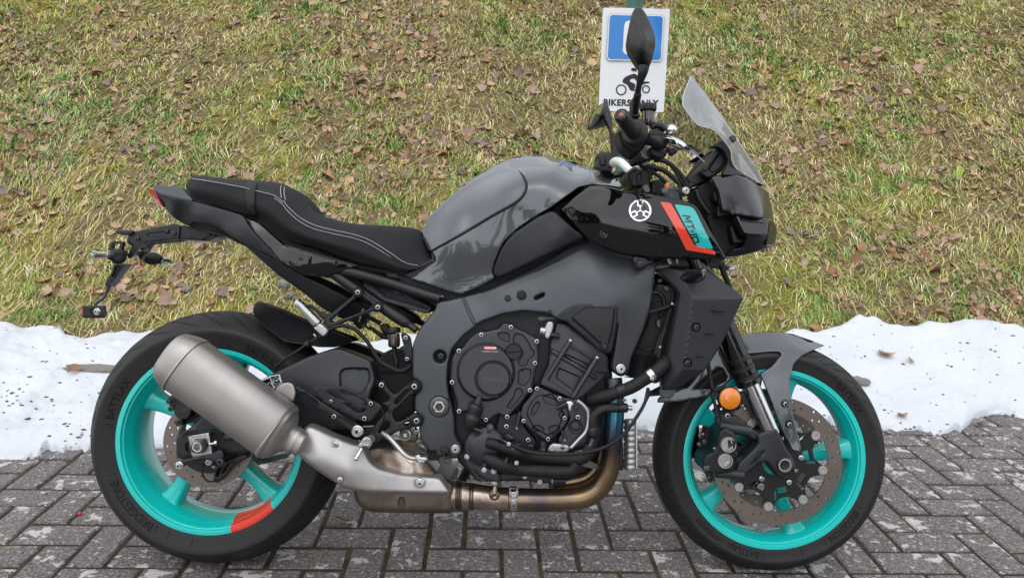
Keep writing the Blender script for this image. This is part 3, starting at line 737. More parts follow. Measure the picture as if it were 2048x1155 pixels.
# ---- fallen leaves
def leaf_mesh(k, mat):
    r = np.random.default_rng(500 + k); n = 9
    t = np.linspace(0, 1, n); wid = np.sin(np.pi * t ** .8) * .33 * (1 + .25 * np.sin(t * 26 + k)) + .01
    curl = r.uniform(.4, 2.0) * r.choice([-1, 1]); bend = r.uniform(-.8, 2.0); fold = r.uniform(.1, 1.1)
    V = []
    for i in range(n):
        s = t[i] - .5; zc = bend * (s * s - .1) * .8 + .04 * math.sin(7 * t[i] + k)
        for sd in (-1, 0, 1):
            z = zc + abs(sd) * wid[i] * fold + sd * wid[i] * curl * .3
            V.append((s + .05 * sd * math.sin(i * 2.1 + k), sd * wid[i], z))
    Fc = []
    for i in range(n - 1):
        for j in range(2): a = i * 3 + j; Fc.append([a, a + 1, a + 4, a + 3])
    V += [(-.5, -.012, V[1][2]), (-.5, .012, V[1][2]), (-.72, .0, V[1][2] + .05)]; b = len(V); Fc.append([b - 3, b - 2, b - 1])
    return mesh_from('fallen_leaf', V, Fc, mat, 180)
LEAF = [leaf_mesh(k, m) for k, m in enumerate(['leaf_tan', 'leaf_rose', 'leaf_brown', 'leaf_tan', 'leaf_rose', 'leaf_brown', 'leaf_dark', 'leaf_tan', 'leaf_rose', 'leaf_brown', 'leaf_dark', 'leaf_rose'])]
def build_leaves():
    r = np.random.default_rng(77); n = 14500; L = []
    y = TOE + .2 + r.random(n * 3) ** .95 * 4.0; x = (r.random(n * 3) * 2 - 1) * (y * 1.0 + .5)
    dens = fbm(x * 2.2 + 3, y * 2.2, 91, 3); keep = r.random(n * 3) < np.clip((dens - .30) * 2.6, .12, 1)
    x, y = x[keep][:n], y[keep][:n]; z = bank_z(x, y)
    eps = .06; gx = (bank_z(x + eps, y) - bank_z(x - eps, y)) / (2 * eps); gy = (bank_z(x, y + eps) - bank_z(x, y - eps)) / (2 * eps)
    L = []
    for i in range(len(x)):
        nrm = Vector((-gx[i], -gy[i], 1)).normalized()
        q = nrm.to_track_quat('Z', 'Y').to_matrix().to_4x4() @ Matrix.Rotation(r.random() * 6.283, 4, 'Z') @ Matrix.Rotation(r.normal(0, .28), 4, 'X') @ Matrix.Rotation(r.normal(0, .28), 4, 'Y')
        s = r.uniform(.018, .048) if r.random() > .15 else r.uniform(.045, .088)
        M = Matrix.Translation(Vector((x[i], y[i], z[i])) + nrm * r.uniform(-.006, .013)) @ q @ Matrix.Diagonal((s, s * r.uniform(.8, 1.25), s, 1))
        d = (np.array([x[i], y[i], z[i]]) - CAM_C) @ CAM_M; px, py = 1024 + F_PX * d[0] / d[1], 577.5 - F_PX * d[2] / d[1]
        vis = 20 < px < 2028 and 5 < py < 690 and not (420 < px < 1510 and py > 395) and not (880 < px < 1500 and py > 330)
        L.append((not vis, -s / d[1], M, int(r.integers(len(LEAF))), px, py, s))
    L.sort(key=lambda a: a[:2]); acc = [MB() for _ in range(4)]; rest = MB(); names = ['leaf_tan', 'leaf_rose', 'leaf_brown', 'leaf_dark']
    for n, (o, _, M, k, px, py, s) in enumerate(L):
        if n < 300 and not o:
            ob = bpy.data.objects.new('fallen_leaf', LEAF[k]); col.objects.link(ob); ob.matrix_world = M
            cn = {'leaf_tan': 'tan', 'leaf_rose': 'pinkish brown', 'leaf_brown': 'russet brown', 'leaf_dark': 'dark brown'}[LEAF[k].materials[0].name]
            sz = 'large' if s > .075 else 'medium' if s > .06 else 'small'
            wh = ('at the snow edge' if py > 590 else 'low on the bank' if py > 470 else 'halfway up the bank' if py > 300 else 'high on the bank' if py > 130 else 'at the top of the bank') + next(t for lim, t in ((110, ' by the left edge'), (230, ' left of the tail bracket'), (340, ' above the tail light'), (480, ' over the passenger seat'), (640, ' over the seat hump'), (820, ' over the rider seat'), (1010, ' over the rear tank'), (1200, ' left of the sign'), (1400, ' by the windscreen'), (1560, ' ahead of the headlight'), (1700, ' over the front wheel'), (1860, ' beyond the front wheel'), (9999, ' by the right edge')) if px < lim)
            tag(ob, f'{sz} dry {cn} leaf {wh}', 'leaf', 'fallen leaves on the grassy bank')
        else:
            V = np.array([tuple(M @ v.co) for v in LEAF[k].vertices]); rest.add((V, [list(p.vertices) for p in LEAF[k].polygons]), names.index(LEAF[k].materials[0].name))
    o = rest.build('leaf_litter', names, None, 180); tag(o, 'scattered smaller brown leaves among the grass of the bank', 'leaf litter', kind='stuff')
build_leaves()
for (x, y, s, k, rot, lab) in ((1771, 712, .085, 0, .1, 'flat tan leaf on the snow, larger of two above the front tyre'), (1820, 724, .05, 3, 1.2, 'small crumpled tan leaf on the snow right of a larger one'), (1804, 834, .045, 8, .4, 'pale curled leaf low on the snow near the paving'), (112, 655, .05, 2, .5, 'brown leaf at the upper snow edge left of the plate light'), (150, 744, .055, 9, .1, 'reddish leaf beside the edging stone in the left snow')):
    p = on_snow(x, y); put('fallen_leaf', LEAF[k], p + Vector((0, 0, .012)), (.35, .1, rot), lab, 'leaf').scale = (s,) * 3
p = G(690, 1045); put('fallen_leaf', LEAF[0], (p[0], p[1], .012), (.1, .2, .2), 'narrow straw coloured leaf on the paving between the rear wheel and exhaust', 'leaf').scale = (.07, .03, .05)
p = G(160, 1029); put('berry', mesh_from('berry', *ball((0, 0, 0), .006, 12), 'berry_red', 180), (p[0], p[1], .004), (0, 0, 0), 'tiny red berry in a paving joint left of the rear wheel', 'berry')
for (x, y, l, a, lab) in ((203, 130, .17, 1.3, 'pale bent straw stalk standing in the grass top left'), (45, 95, .15, 1.0, 'pale thin straw stalk at the far left edge of the bank'), (1880, 150, .16, .9, 'thin pale stalk lying in the grass top right')):
    p = hit_bank(x, y, .03); q = np.array([p + np.array([math.cos(a) * l * t, -.05 * t, math.sin(a) * l * t * .9 + .03 * math.sin(3 * t)]) for t in np.linspace(-.3, .7, 6)])
    tag(obj('dry_stalk', *tube(q, .0022, 14, 6), 'twig_pale', smooth=180), lab, 'stalk')
def build_specks():
    r = np.random.default_rng(5); b = MB()
    for (cx, cy, sx, sy, n) in ((340 * .48, 880, 30, 25, 30), (60, 790, 50, 25, 26), (20, 795, 20, 12, 12), (1900, 750, 110, 60, 34), (1840, 820, 60, 30, 14), (1620, 760, 80, 40, 14), (70, 700, 60, 20, 16), (1980, 700, 60, 20, 14), (130, 800, 60, 60, 24), (1700, 690, 120, 20, 12)):
        for _ in range(n):
            p = on_snow(cx + r.normal(0, sx), cy + r.normal(0, sy)); s = abs(r.normal(.0026, .0014)) + .001
            b.add((ball(tuple(p), (s * r.uniform(1, 2.4), s, s * .7), 6)))
    tag(b.build('dirt', 'leather_bark', None, 180), 'dark specks of dirt lying on the snow', 'dirt', kind='stuff')
build_specks()

# ---- parking sign on its post behind the motorcycle
def build_sign():
    Y0 = 3.25
    def PR(px, y):
        d = rays(px); return CAM_C + d * (np.asarray(y, float) / d[:, 1])[:, None]
    c = D(1267, 30, Y0 + .045); zt = D(1267, -70, Y0)[2]
    root = empty('parking_sign', 'white sign with blue parking plate and motorbike pictogram on a green post', 'sign', None, Matrix.Translation((c[0], c[1], bank_z(c[0], c[1]))))
    Mi = root.matrix_world.copy(); off = np.array([c[0], c[1], float(bank_z(c[0], c[1]))])
    def part(name, g, mat, parent=root): return obj(name, np.asarray(g[0]) - off, g[1], mat, parent)
    part('post', lathe([(-.3, .037), (zt - off[2], .037), (zt - off[2] + .01, .03), (zt - off[2] + .01, .001)], 32, off, (0, 0, 1)), 'post_green')
    K = dict(proj=PR, rnd=0, step=14)
    panel_part = part('sign_panel', panel_geo(cD((133, 45), (520, 52), (483, 648), (107, 640)), Y0, .004, rc=1.5, **K), 'sign_white')
    part('parking_plate', panel_geo(cD((164, 78), (488, 86), (474, 357), (150, 350)), Y0 - .006, .003, rc=5, **K), 'bare_alloy')
    part('plate_border', panel_geo(cD((167, 81), (485, 89), (471, 354), (153, 347)), Y0 - .0075, .001, rc=5, **K), 'sign_white')
    part('plate_field', panel_geo(cD((173, 87), (479, 95), (465, 347), (160, 340)), Y0 - .009, .001, rc=4, **K), 'sign_blue')
    # letter P: stem and bowl
    pl = [(256, 117), (330, 119), (372, 122), (396, 150), (394, 196), (366, 226), (320, 228), (290, 226), (286, 316), (246, 315)]
    part('letter', panel_geo(cD(*pl), Y0 - .0105, .001, rc=12, holes=[cD((295, 150), (330, 152), (352, 160), (354, 184), (332, 196), (293, 194))], **K), 'sign_white')
    b = MB(); Y1 = Y0 - .0015
    ko = dict(proj=PR, rnd=0, step=5, rc=1)
    for cx, cy, r in ((238, 519, 31), (381, 516, 23)):
        b.add(panel_geo(cD(*circ_px(cx, cy, r, 40, r * 1.03)), Y1, .001, holes=[cD(*circ_px(cx, cy, r - 7, 40, (r - 7) * 1.02))], **ko))
    b.add(panel_geo(cD((292, 398), (304, 391), (318, 392), (328, 404), (329, 416), (312, 410), (296, 412)), Y1, .001, **dict(ko, rc=4)))
    b.add(panel_geo(cD((244, 470), (256, 446), (300, 428), (322, 424), (338, 446), (346, 480), (334, 486), (322, 462), (310, 450), (286, 462), (288, 474), (314, 480), (322, 494), (312, 518), (322, 526), (288, 524), (282, 500), (262, 482), (248, 480)), Y1, .001, **dict(ko, rc=3)))
    b.add(panel_geo(cD((322, 500), (336, 486), (362, 470), (400, 472), (402, 480), (370, 484), (352, 500), (338, 526), (322, 528)), Y1, .001, **dict(ko, rc=3)))
    b.build('pictogram', 'sign_black', root, M=Matrix.Translation(tuple(-off)))
    V, Fc = text_mesh('BIKERS ONLY', off=.035, spacing=1.06)
    mn, mx = V.min(0), V.max(0); u, v = (V[:, 0] - mn[0]) / (mx[0] - mn[0]), (V[:, 1] - mn[1]) / (mx[1] - mn[1])
    q = [np.array(a[:2]) for a in cD((137, 571), (456, 577), (454, 616), (135, 610))]
    px = ((1 - u) * v)[:, None] * q[0] + (u * v)[:, None] * q[1] + (u * (1 - v))[:, None] * q[2] + ((1 - u) * (1 - v))[:, None] * q[3]
    part('lettering', (PR(px, np.full(len(px), Y1 - .0003)), Fc), 'sign_black')
    for zz in (.14, .40):
        o = np.array(D(1267, 30, Y0 + .045)); z = D(1267, 60 if zz > .3 else 190, Y0)[2]
        part('clamp', lathe([(-.012, .040), (.012, .040)], 24, (o[0], o[1], z), (0, 0, 1)), 'bare_alloy')
build_sign()

# ---- dark wood across the road, seen mirrored in the paint
def build_wood():
    r = np.random.default_rng(12); b = MB(); t = NT('wood_foliage'); n = t.noise(1.5, 4); t.set(**{'Base Color': t.mix(n, (.02, .03, .016), (.07, .06, .04)), 'Roughness': .9})
    for k in range(46):
        x, y, h = r.uniform(-26, 26), r.uniform(-17, -9), r.uniform(5, 9)
        b.add(tube([(x, y, -.1), (x + r.normal(0, .1), y, h * .5), (x + r.normal(0, .3), y, h)], [.16, .1, .02], 5, 6))
        for _ in range(90):
            z = r.uniform(.12, 1) * h; rad = (1.05 - z / h) * h * .26 * math.sqrt(r.random()); a = r.random() * 6.283; s = r.uniform(.3, .7); c = np.array([x + rad * math.cos(a), y + rad * math.sin(a), z])
            u = r.normal(0, 1, 3); u /= np.linalg.norm(u); v = np.cross(u, r.normal(0, 1, 3)); v /= np.linalg.norm(v); b.add((np.array([c - u * s, c + v * s * .4, c + u * s, c - v * s * .4]), [[0, 1, 2, 3]]))
    tag(b.build('wood', 'wood_foliage', None, 0), 'dark wood standing across the road from the motorcycle', 'wood', kind='stuff')
build_wood()
# ================================================================== MOTORCYCLE
MROOT = Matrix.Translation(tuple(BT)) @ Matrix(BM.tolist()).to_4x4()
moto = empty('motorcycle', 'dark grey naked motorcycle with turquoise wheels parked on its side stand', 'motorcycle', None, MROOT)
CR, CF = np.array([-.7025, 0, .32012]), np.array([.7025, 0, .29937])
def steer_m(d):
    ca = math.radians(24); ax = np.array([-math.sin(ca), 0, math.cos(ca)]); K = np.array([[0, -ax[2], ax[1]], [ax[2], 0, -ax[0]], [-ax[1], ax[0], 0]])
    return np.eye(3) + math.sin(d) * K + (1 - math.cos(d)) * K @ K
SM = steer_m(STEER); _pt = np.array([.7025 + .102, 0, 0]); CF = SM @ (CF - _pt) + _pt
def plate(loops, y0, y1, ch=.0008):
    """flat plate in a wheel's own x-z plane; first loop outline, others holes"""
    V2, E, k = [], [], 0
    for l in loops: V2 += [Vector(p) for p in l]; E += [(k + i, k + (i + 1) % len(l)) for i in range(len(l))]; k += len(l)
    ov, oe, of, _, _, _ = delaunay_2d_cdt(V2, E, [], 0, 1e-7); ov = np.array([tuple(v) for v in ov]); of = [list(f) for f in of]
    cen = np.array([ov[f].mean(0) for f in of]); keep = inside(cen, np.array(loops[0]))
    for h in loops[1:]: keep &= ~inside(cen, np.array(h))
    of = [f for f, q in zip(of, keep) if q]; of = [f if area(ov[f]) > 0 else f[::-1] for f in of]; n = len(ov)
    V = np.concatenate([np.c_[ov[:, 0], np.full(n, y0), ov[:, 1]], np.c_[ov[:, 0], np.full(n, y1), ov[:, 1]]])
    ec = {(a, b) for f in of for a, b in zip(f, f[1:] + f[:1])}
    return V, of + [[i + n for i in f[::-1]] for f in of] + [[b, a, a + n, b + n] for a, b in ec if (b, a) not in ec]
def ring(r, n, a0=0): t = np.linspace(0, 2 * math.pi, n, endpoint=False) + a0; return [(r * math.cos(x), r * math.sin(x)) for x in t]
def tyre_profile(R, hw, drop, lip_y, shoulder):
    c = [(y, R - drop * (abs(y) / hw) ** 2.15) for y in np.linspace(-hw, hw, 33)]; rs = R - drop
    side = lambda s: [(s * lip_y, .2265), (s * (lip_y + .002), .231), (s * (lip_y + .35 * (hw - lip_y)), .2395), (s * (lip_y + .8 * (hw - lip_y)), .2395 + .6 * (rs - .2395)), (s * (hw + .0008), rs - .004)]
    return side(-1) + c + side(1)[::-1]
def wheel(name, C, M3, R, hw, drop, lip_y, spokes, hub_r, red, label):
    M = Matrix(np.r_[np.c_[M3, C], [[0, 0, 0, 1]]].tolist())
    # rim: near lip, flange, barrel, far lip
    s = lip_y
    prof = [(-s + .012, .2275), (-s + .001, .2290), (-s - .0015, .2280), (-s - .0018, .2262), (-s - .0010, .2172), (-s + .0005, .2160), (-s + .0050, .2152), (-s + .0058, .2140), (-s + .0058, .2118), (-s + .0075, .2106), (-s + .020, .2092), (-s + .026, .2060), (-s + .034, .2025), (-s * .22, .1985), (0, .1972), (s * .22, .1985), (s - .034, .2025), (s - .026, .2060), (s - .020, .2092), (s - .0075, .2106), (s - .0058, .2140), (s - .0010, .2172), (s + .0018, .2262), (s + .0015, .2280), (s - .001, .2290), (s - .012, .2275)] if s > .07 else [(-s + .012, .2275), (-s + .001, .2290), (-s - .0015, .2280), (-s - .0018, .2262), (-s - .0010, .2172), (-s + .0005, .2160), (-s + .0040, .2150), (-s + .0046, .2138), (-s + .0046, .2118), (-s + .006, .2106), (-s + .014, .2085), (-s + .022, .2035), (-s + .030, .1995), (0, .1975), (s - .030, .1995), (s - .022, .2035), (s - .014, .2085), (s - .006, .2106), (s - .0046, .2138), (s - .0010, .2172), (s + .0018, .2262), (s + .0015, .2280), (s - .001, .2290), (s - .012, .2275)]
    segs = 144; V, Fc = lathe(prof, segs); mid = []
    u, v, w = frame_of((0, 1, 0))
    for f in Fc:
        c = V[f].mean(0); a = math.degrees(math.atan2(c[2], c[0])) % 360
        mid.append(1 if red and red[0] < a < red[1] and c[1] < -s * .30 else 0)
    b = MB(); b.V.append(V); b.F += Fc; b.I += mid; b.n = len(V)
    for a in spokes:
        a = math.radians(a); rd = np.array([math.cos(a), 0, math.sin(a)]); tg = np.array([-math.sin(a), 0, math.cos(a)])
        st = [(*(rd * r + tg * o), ww, dd) for r, o, ww, dd in ((hub_r * .7, -.012, .026, .034), (.08, -.010, .021, .030), (.12, -.006, .0175, .027), (.16, -.002, .0185, .027), (.180, 0, .0215, .029), (.190, .0005, .0235, .030), (.198, .001, .028, .031), (.2035, .001, .034, .032))]
        b.add(loft(st, up=tg, sides=24, e=4.5, n=30))
    b.add(lathe([(-.062, .020), (-.062, hub_r * .8), (-.05, hub_r), (-.02, hub_r * 1.05), (.02, hub_r * 1.05), (.05, hub_r), (.062, hub_r * .8), (.062, .02)], 48))
    rim = b.build(name, ['wheel_teal', 'wheel_red'], moto, 32, M); tag(rim, label)
    T = tyre_profile(R, hw, drop, lip_y, None)
    obj('tyre', *lathe(T, 160), 'tyre_rubber', rim, 50)
    return rim, M, T
def sidewall_text(rim, T, body, r0, r1, a0, a1, side=-1, mat='soft_black'):
    V, Fc = text_mesh(body, off=.012); mn, mx = V.min(0), V.max(0); u = (V[:, 0] - mn[0]) / (mx[0] - mn[0]); v = (V[:, 1] - mn[1]) / (mx[1] - mn[1])
    r = r0 + (r1 - r0) * v; a = np.radians(a0 + (a1 - a0) * u)
    pr = sorted([(q[1], q[0]) for q in T[:6]]); y = np.interp(r, [q[0] for q in pr], [q[1] for q in pr]) - .0006
    return np.c_[r * np.cos(a), y, r * np.sin(a)], Fc
def grooves(R, hw, drop, specs, wdt):
    b = MB()
    for (a0, a1, y0, y1) in specs:
        t = np.linspace(0, 1, 12); a = np.radians(a0 + (a1 - a0) * t); y = y0 + (y1 - y0) * t ** 1.6
        for sg in (1,):
            rows = []
            for k, (aa, yy) in enumerate(zip(a, y)):
                wv = wdt * min(1, 5 * t[k] + .25, 5 * (1 - t[k]) + .25)
                for sd in (-1, 1):
                    yk = yy + sd * wv * .75; ak = aa + sd * wv * .5 / R * (1 if a1 > a0 else -1) * -1; rr = R - drop * (abs(yk) / hw) ** 2.15 + .00035
                    rows.append((rr * math.cos(ak), yk, rr * math.sin(ak)))
            b.add((np.array(rows), grid_faces(12, 2)))
    return b
# rear wheel
RW, RM, RT = wheel('rear_wheel', CR, np.eye(3), .318, .0945, .044, .083, [78, 153, 233, 312, 12], .052, (284.5, 315), 'turquoise rear wheel with one red rim section')
sp = []
for k in range(26):
    a = k * 13.85; sp += [(a, a + 17, -.083, -.030), (a + 5, a + 14, -.045, -.012), (a + 3, a - 14, .083, .03), (a + 6, a - 4, .05, .015)]
tag(grooves(.318, .0945, .044, sp, .0030).build('tread_groove', 'groove_black', RW, 180), kind='stuff')
b = MB()
for args in (('BRIDGESTONE', .2375, .2570, 238, 203), ('BATTLAX', .2385, .2560, 168, 143), ('BATTLAX', .2385, .2560, 70, 48)): b.add(sidewall_text(RW, RT, *args))
for a in (240, 200, 171, 248, 262): b.add(sidewall_text(RW, RT, 'I', .236, .254, a + .2, a - .2))
tag(b.build('sidewall_lettering', 'rubber_letter', RW, 0), kind='stuff')
# front wheel
FW, FM, FT = wheel('front_wheel', CF, SM, .2965, .0605, .0345, .054, [6, 78, 150, 218, 290], .045, None, 'turquoise front wheel')
sp = []
for k in range(24):
    a = k * 15; sp += [(a, a - 15, -.053, -.016), (a + 6, a - 3, -.056, -.034), (a, a + 15, .053, .016)]
tag(grooves(.2965, .0605, .0345, sp, .0024).build('tread_groove', 'groove_black', FW, 180), kind='stuff')
b = MB()
for args in (('BRIDGESTONE', .2365, .2525, -31, -55), ('BATTLAX', .2365, .2525, -98, -117), ('HYPERSPORT', .238, .250, -122, -141), ('BATTLAX', .2365, .2525, 52, 30)): b.add(sidewall_text(FW, FT, *args))
for a in (-28, -57, -95, -72, 12): b.add(sidewall_text(FW, FT, 'I', .236, .252, a + .2, a - .2))
tag(b.build('sidewall_lettering', 'rubber_letter', FW, 0), kind='stuff')
def wheel_weights():
    for a in (-96.5, -93.5, -91):
        u = math.radians(a); R3 = np.array([[math.sin(u), 0, math.cos(u)], [0, 1, 0], [-math.cos(u), 0, math.sin(u)]]).T
        obj('wheel_weight', *box((.196 * math.cos(u), -.010, .196 * math.sin(u)), (.009, .014, .004), R3), 'zinc', FW)
wheel_weights()
# brake discs
def disc(name, parent_M, y, ro, ri, rows, tabs, tab_r, th=.005):
    loops = [ring(ro, 120)]; t = np.linspace(0, 2 * math.pi, 160, endpoint=False)
    if tabs: rr = [ri - (ri - tab_r) * max(0, 1 - ((abs(((math.degrees(x) - tabs[1]) % (360 / tabs[0])) - 180 / tabs[0]) - 180 / tabs[0]) / 8.0) ** 2) for x in t]
    else: rr = [ri] * 160
    loops.append([(r * math.cos(x), r * math.sin(x)) for r, x in zip(rr, t)])
    for (r, n, a0, hr) in rows:
        for k in range(n):
            a = 2 * math.pi * k / n + a0; loops.append([(r * math.cos(a) + hr * math.cos(q), r * math.sin(a) + hr * math.sin(q)) for q in np.linspace(0, 2 * math.pi, 8, endpoint=False)])
    return obj(name, *plate(loops, y, y + th), 'disc_steel', moto, 30, M=parent_M)
def front_disc(side):
    y = .0725 * side
    d = disc('brake_disc', FM, y - .0025, .160, .1265, [(.1345, 16, .1, .0034), (.1445, 16, .0, .0034), (.1535, 16, .17, .0034)], (8, -9.5), .112)
    # carrier: hub ring with eight arms, cut through between them
    lp = []; A0 = -9.5
    for k in range(8):
        a = A0 + 45 * k
        for da, r in ((-5.5, .117), (5.5, .117), (10, .101), (16, .092), (29, .092), (35, .101)): lp.append((r * math.cos(math.radians(a + da)), r * math.sin(math.radians(a + da))))
    holes = [ring(.037, 40)]
    for k in range(8):
        for da, r0, r1, wd in ((22.5, .066, .083, 9.5), (9.0, .073, .098, 2.2)):
            a = A0 + 45 * k + da; holes.append([(r * math.cos(math.radians(q)), r * math.sin(math.radians(q))) for r, q in ((r0, a - wd), (r1, a - wd), (r1, a + wd), (r0, a + wd))])
    obj('carrier', *plate([lp] + holes, y - .003, y + .003), 'satin_black', d, 30)
    bm = mesh_from('bobbin', *lathe([(-.0045, .0), (-.0045, .0035), (-.006, .0045), (-.006, .0105), (-.004, .0118), (.004, .0118), (.006, .0105), (.006, .0)], 20), 'bare_alloy', 32)
    cm = mesh_from('bolt', *lathe([(-.010, .0), (-.007, .0022), (-.010, .0042), (-.009, .0066), (0, .0068)], 14), 'zinc', 32)
    for k in range(8):
        a = math.radians(A0 + 45 * k); link(bpy.data.objects.new('bobbin', bm), d, Matrix.Translation((.1145 * math.cos(a), y, .1145 * math.sin(a))))
    for k in range(5):
        a = math.radians(12 + 72 * k); link(bpy.data.objects.new('bolt', cm), d, Matrix.Translation((.058 * math.cos(a), y * 1.02, .058 * math.sin(a))))
    return d
front_disc(-1); front_disc(1)
RD = disc('brake_disc', RM, -.089, .110, .076, [(.0835, 14, .05, .0032), (.0925, 14, .27, .0032), (.102, 14, .12, .0032)], None, 0)
b = MB(); b.add(plate([ring(.079, 60), ring(.03, 30)] + [[(.055 * math.cos(a) + .014 * math.cos(q), .055 * math.sin(a) + .014 * math.sin(q)) for q in np.linspace(0, 6.28, 12, endpoint=False)] for a in np.linspace(0, 6.28, 6)[:-1]], -.088, -.083)); b.build('carrier', 'satin_black', RD, 30)
# sprocket and chain on the far side
def sprocket():
    n = 43; t = np.linspace(0, 2 * math.pi, n * 4, endpoint=False); r = .105 + .0035 * np.cos(t * n)
    return obj('sprocket', *plate([list(zip(r * np.cos(t), r * np.sin(t)))] + [ring(.04, 30)], .088, .096), 'dark_steel', RW, 30)
sprocket()
def chain():
    b = MB(); front = np.array([-.155, .40]); rc = np.array([CR[0], CR[2]])
    path = [rc + .106 * np.array([math.cos(a), math.sin(a)]) for a in np.radians(np.linspace(95, 265, 24))] + [np.array(p) for p in np.linspace(rc + [.0, -.106], front + [0, -.04], 34)[1:]] + [front + .04 * np.array([math.cos(a), math.sin(a)]) for a in np.radians(np.linspace(-90, 90, 8))] + [np.array(p) for p in np.linspace(front + [0, .04], rc + [0, .106], 34)[1:]]
    path = catmull(np.array([(p[0], .092, p[1]) for p in path]), 210)
    for i in range(0, 208, 2):
        for j, (lat, sc) in enumerate(((.0045, 1.0), (-.0045, 1.0))):
            a, c = path[i], path[i + 2]; d = (c - a); L = np.linalg.norm(d); d /= L; z = np.cross(d, (0, 1, 0))
            b.add(box((a + c) / 2 + (0, lat + (.002 if i % 4 else 0) * np.sign(lat), 0), (L * 1.05, .002, .013), np.array([d, (0, 1, 0), z]).T, .3))
    tag(b.build('drive_chain', 'dark_steel', moto, 30), kind='stuff')
chain()
# ------------------------------------------------------------------ bodywork
def tubepx(pts, r_px, n=None, sides=12, **k):
    """round bar through (px,py,y) points; radius in photo pixels at that depth"""
    p = np.array([q[:3] for q in pts], float); W = P(p[:, :2], p[:, 2]); sc = (-CO[1] + p[:, 2]) / F_PX
    r = (np.full(len(p), r_px) if np.isscalar(r_px) else np.asarray(r_px, float)) * sc
    return tube(W, list(r), n, sides, **k)
def yz(pts, y): return [(p[0], p[1], y) for p in pts]
def lathepx(px, py, y, prof, segs=32, d=(0, 1, 0)):
    """profile [(dy metres, radius px)] about the lateral axis"""
    s = (-CO[1] + y) / F_PX; return lathe([(a, r * s) for a, r in prof], segs, P1(px, py, y), d)
def discpx(px, py, y, r, h, ch=.2, segs=28): # raised round boss facing the camera
    s = (-CO[1] + y) / F_PX; c = min(ch * r * s, h * .45)
    return lathe([(0, r * s), (-h + c, r * s), (-h, r * s - c), (-h, 1e-4)], segs, P1(px, py, y))
def hexring(px, py, y, r_out, r_in, h):
    s = (-CO[1] + y) / F_PX; b = MB()
    b.add(lathe([(0, r_out * s), (-h * .8, r_out * s), (-h, r_out * s * .9), (-h, r_in * s * 1.04)], 6, P1(px, py, y))); b.add(lathe([(-h, r_in * s * 1.04), (-h + .001, r_in * s), (.01, r_in * s)], 24, P1(px, py, y))); return b

# --- seat: vinyl sides, suede top, stitched seam, pillion strap
S0 = [(374, 380, -.055), (382, 391, -.07), (445, 413, -.09), (489, 427, -.10), (511, 432, -.10), (545, 456, -.11), (570, 477, -.115), (601, 486, -.12), (650, 500, -.125), (722, 524, -.125), (802, 541, -.12), (829, 538, -.112), (863, 523, -.10)]
S1 = [(371, 374, -.05), (390, 378, -.082), (445, 389, -.098), (489, 405, -.11), (511, 411, -.115), (540, 424, -.124), (565, 446, -.13), (601, 466, -.137), (650, 483, -.14), (722, 503, -.137), (795, 531, -.125), (830, 537, -.112), (864, 521, -.095)]
S2 = [(374, 366, -.045), (385, 359, -.06), (405.7, 361.5, -.078), (491, 377, -.096), (513, 383, -.10), (550, 393, -.108), (566, 406, -.114), (577, 420, -.118), (601, 440.6, -.12), (630, 455, -.122), (665, 464, -.122), (714, 475, -.118), (741, 486, -.115), (777, 508, -.112), (811, 530, -.105), (836, 535, -.098), (865, 519, -.085)]
S3 = [(377, 361, -.03), (383, 354, -.035), (393, 351, -.04), (445, 357, -.052), (500, 361, -.055), (550, 366, -.055), (568, 370, -.055), (594, 384, -.055), (614, 406, -.06), (628, 425, -.075), (650, 435, -.08), (674, 442, -.08), (713, 449, -.075), (771, 453, -.065), (829, 459, -.05), (843, 466, -.045), (864, 516, -.06)]
S4 = [(378, 362, 0), (384, 354, 0), (394, 351.5, 0), (445, 357.5, 0), (500, 361.5, 0), (550, 366, 0), (568, 371, 0), (594, 386, 0), (612, 409, 0), (626, 428, 0), (648, 438, 0), (674, 445, 0), (713, 452, 0), (771, 455, 0), (829, 460, 0), (843, 467, 0), (862, 515, -.0)]
seat = obj('seat', *skin_geo([S0, S1, S2], 90, 22), 'seat_vinyl', moto, 50)
obj('seat_top', *weld(skin_geo([S2, S3, S4], 90, 22)), 'seat_suede', seat, 180)
def stitch(pts, name='stitching'):
    b = MB(); c = catmull(P([q[:2] for q in pts], [q[2] for q in pts]), 8 * len(pts) + 40)
    L = np.r_[0, np.cumsum(np.linalg.norm(np.diff(c, axis=0), axis=1))]; n = int(L[-1] / .0052)
    for k in range(n):
        s = np.linspace(k, k + .78, 3) * L[-1] / n; b.add(tube(np.stack([np.interp(s, L, c[:, j]) for j in range(3)], 1),   .00065, 3, 5, smooth=False))
    return tag(b.build(name, 'stitch_thread', seat, 180), kind='stuff')
stitch([(p[0], p[1] - 1.5, p[2] - .0025) for p in S2[1:7]])
stitch([(p[0] - 1, p[1] + 2.5, p[2] - .003) for p in S2[5:-1]] )
stitch([(p[0] + 1, p[1] - 4.5, p[2] - .001) for p in S2[6:-1]] )
stitch([(562, 371, -.066), (561, 384, -.10), (563, 396, -.114)]); stitch([(569, 374, -.066), (568, 386, -.10), (571, 400, -.115)])
_g = (panel_geo(cA((1185, 112), (1240, 110), (1225, 185), (1222, 300), (1238, 356), (1196, 346), (1166, 312), (1155, 200), (1165, 135)), [(499, 361, -.064), (512, 361, -.066), (495, 370, -.088), (511, 371, -.092), (494, 382, -.1035), (510, 386, -.109), (493, 405, -.1145), (509, 408, -.120), (500, 428, -.108), (512, 431, -.109)], .003, rnd=2, rc=5, step=4)); obj('seat_strap', *_g, 'soft_black', seat, 50); obj('seat_strap', *flipx(_g), 'soft_black', seat, 50)

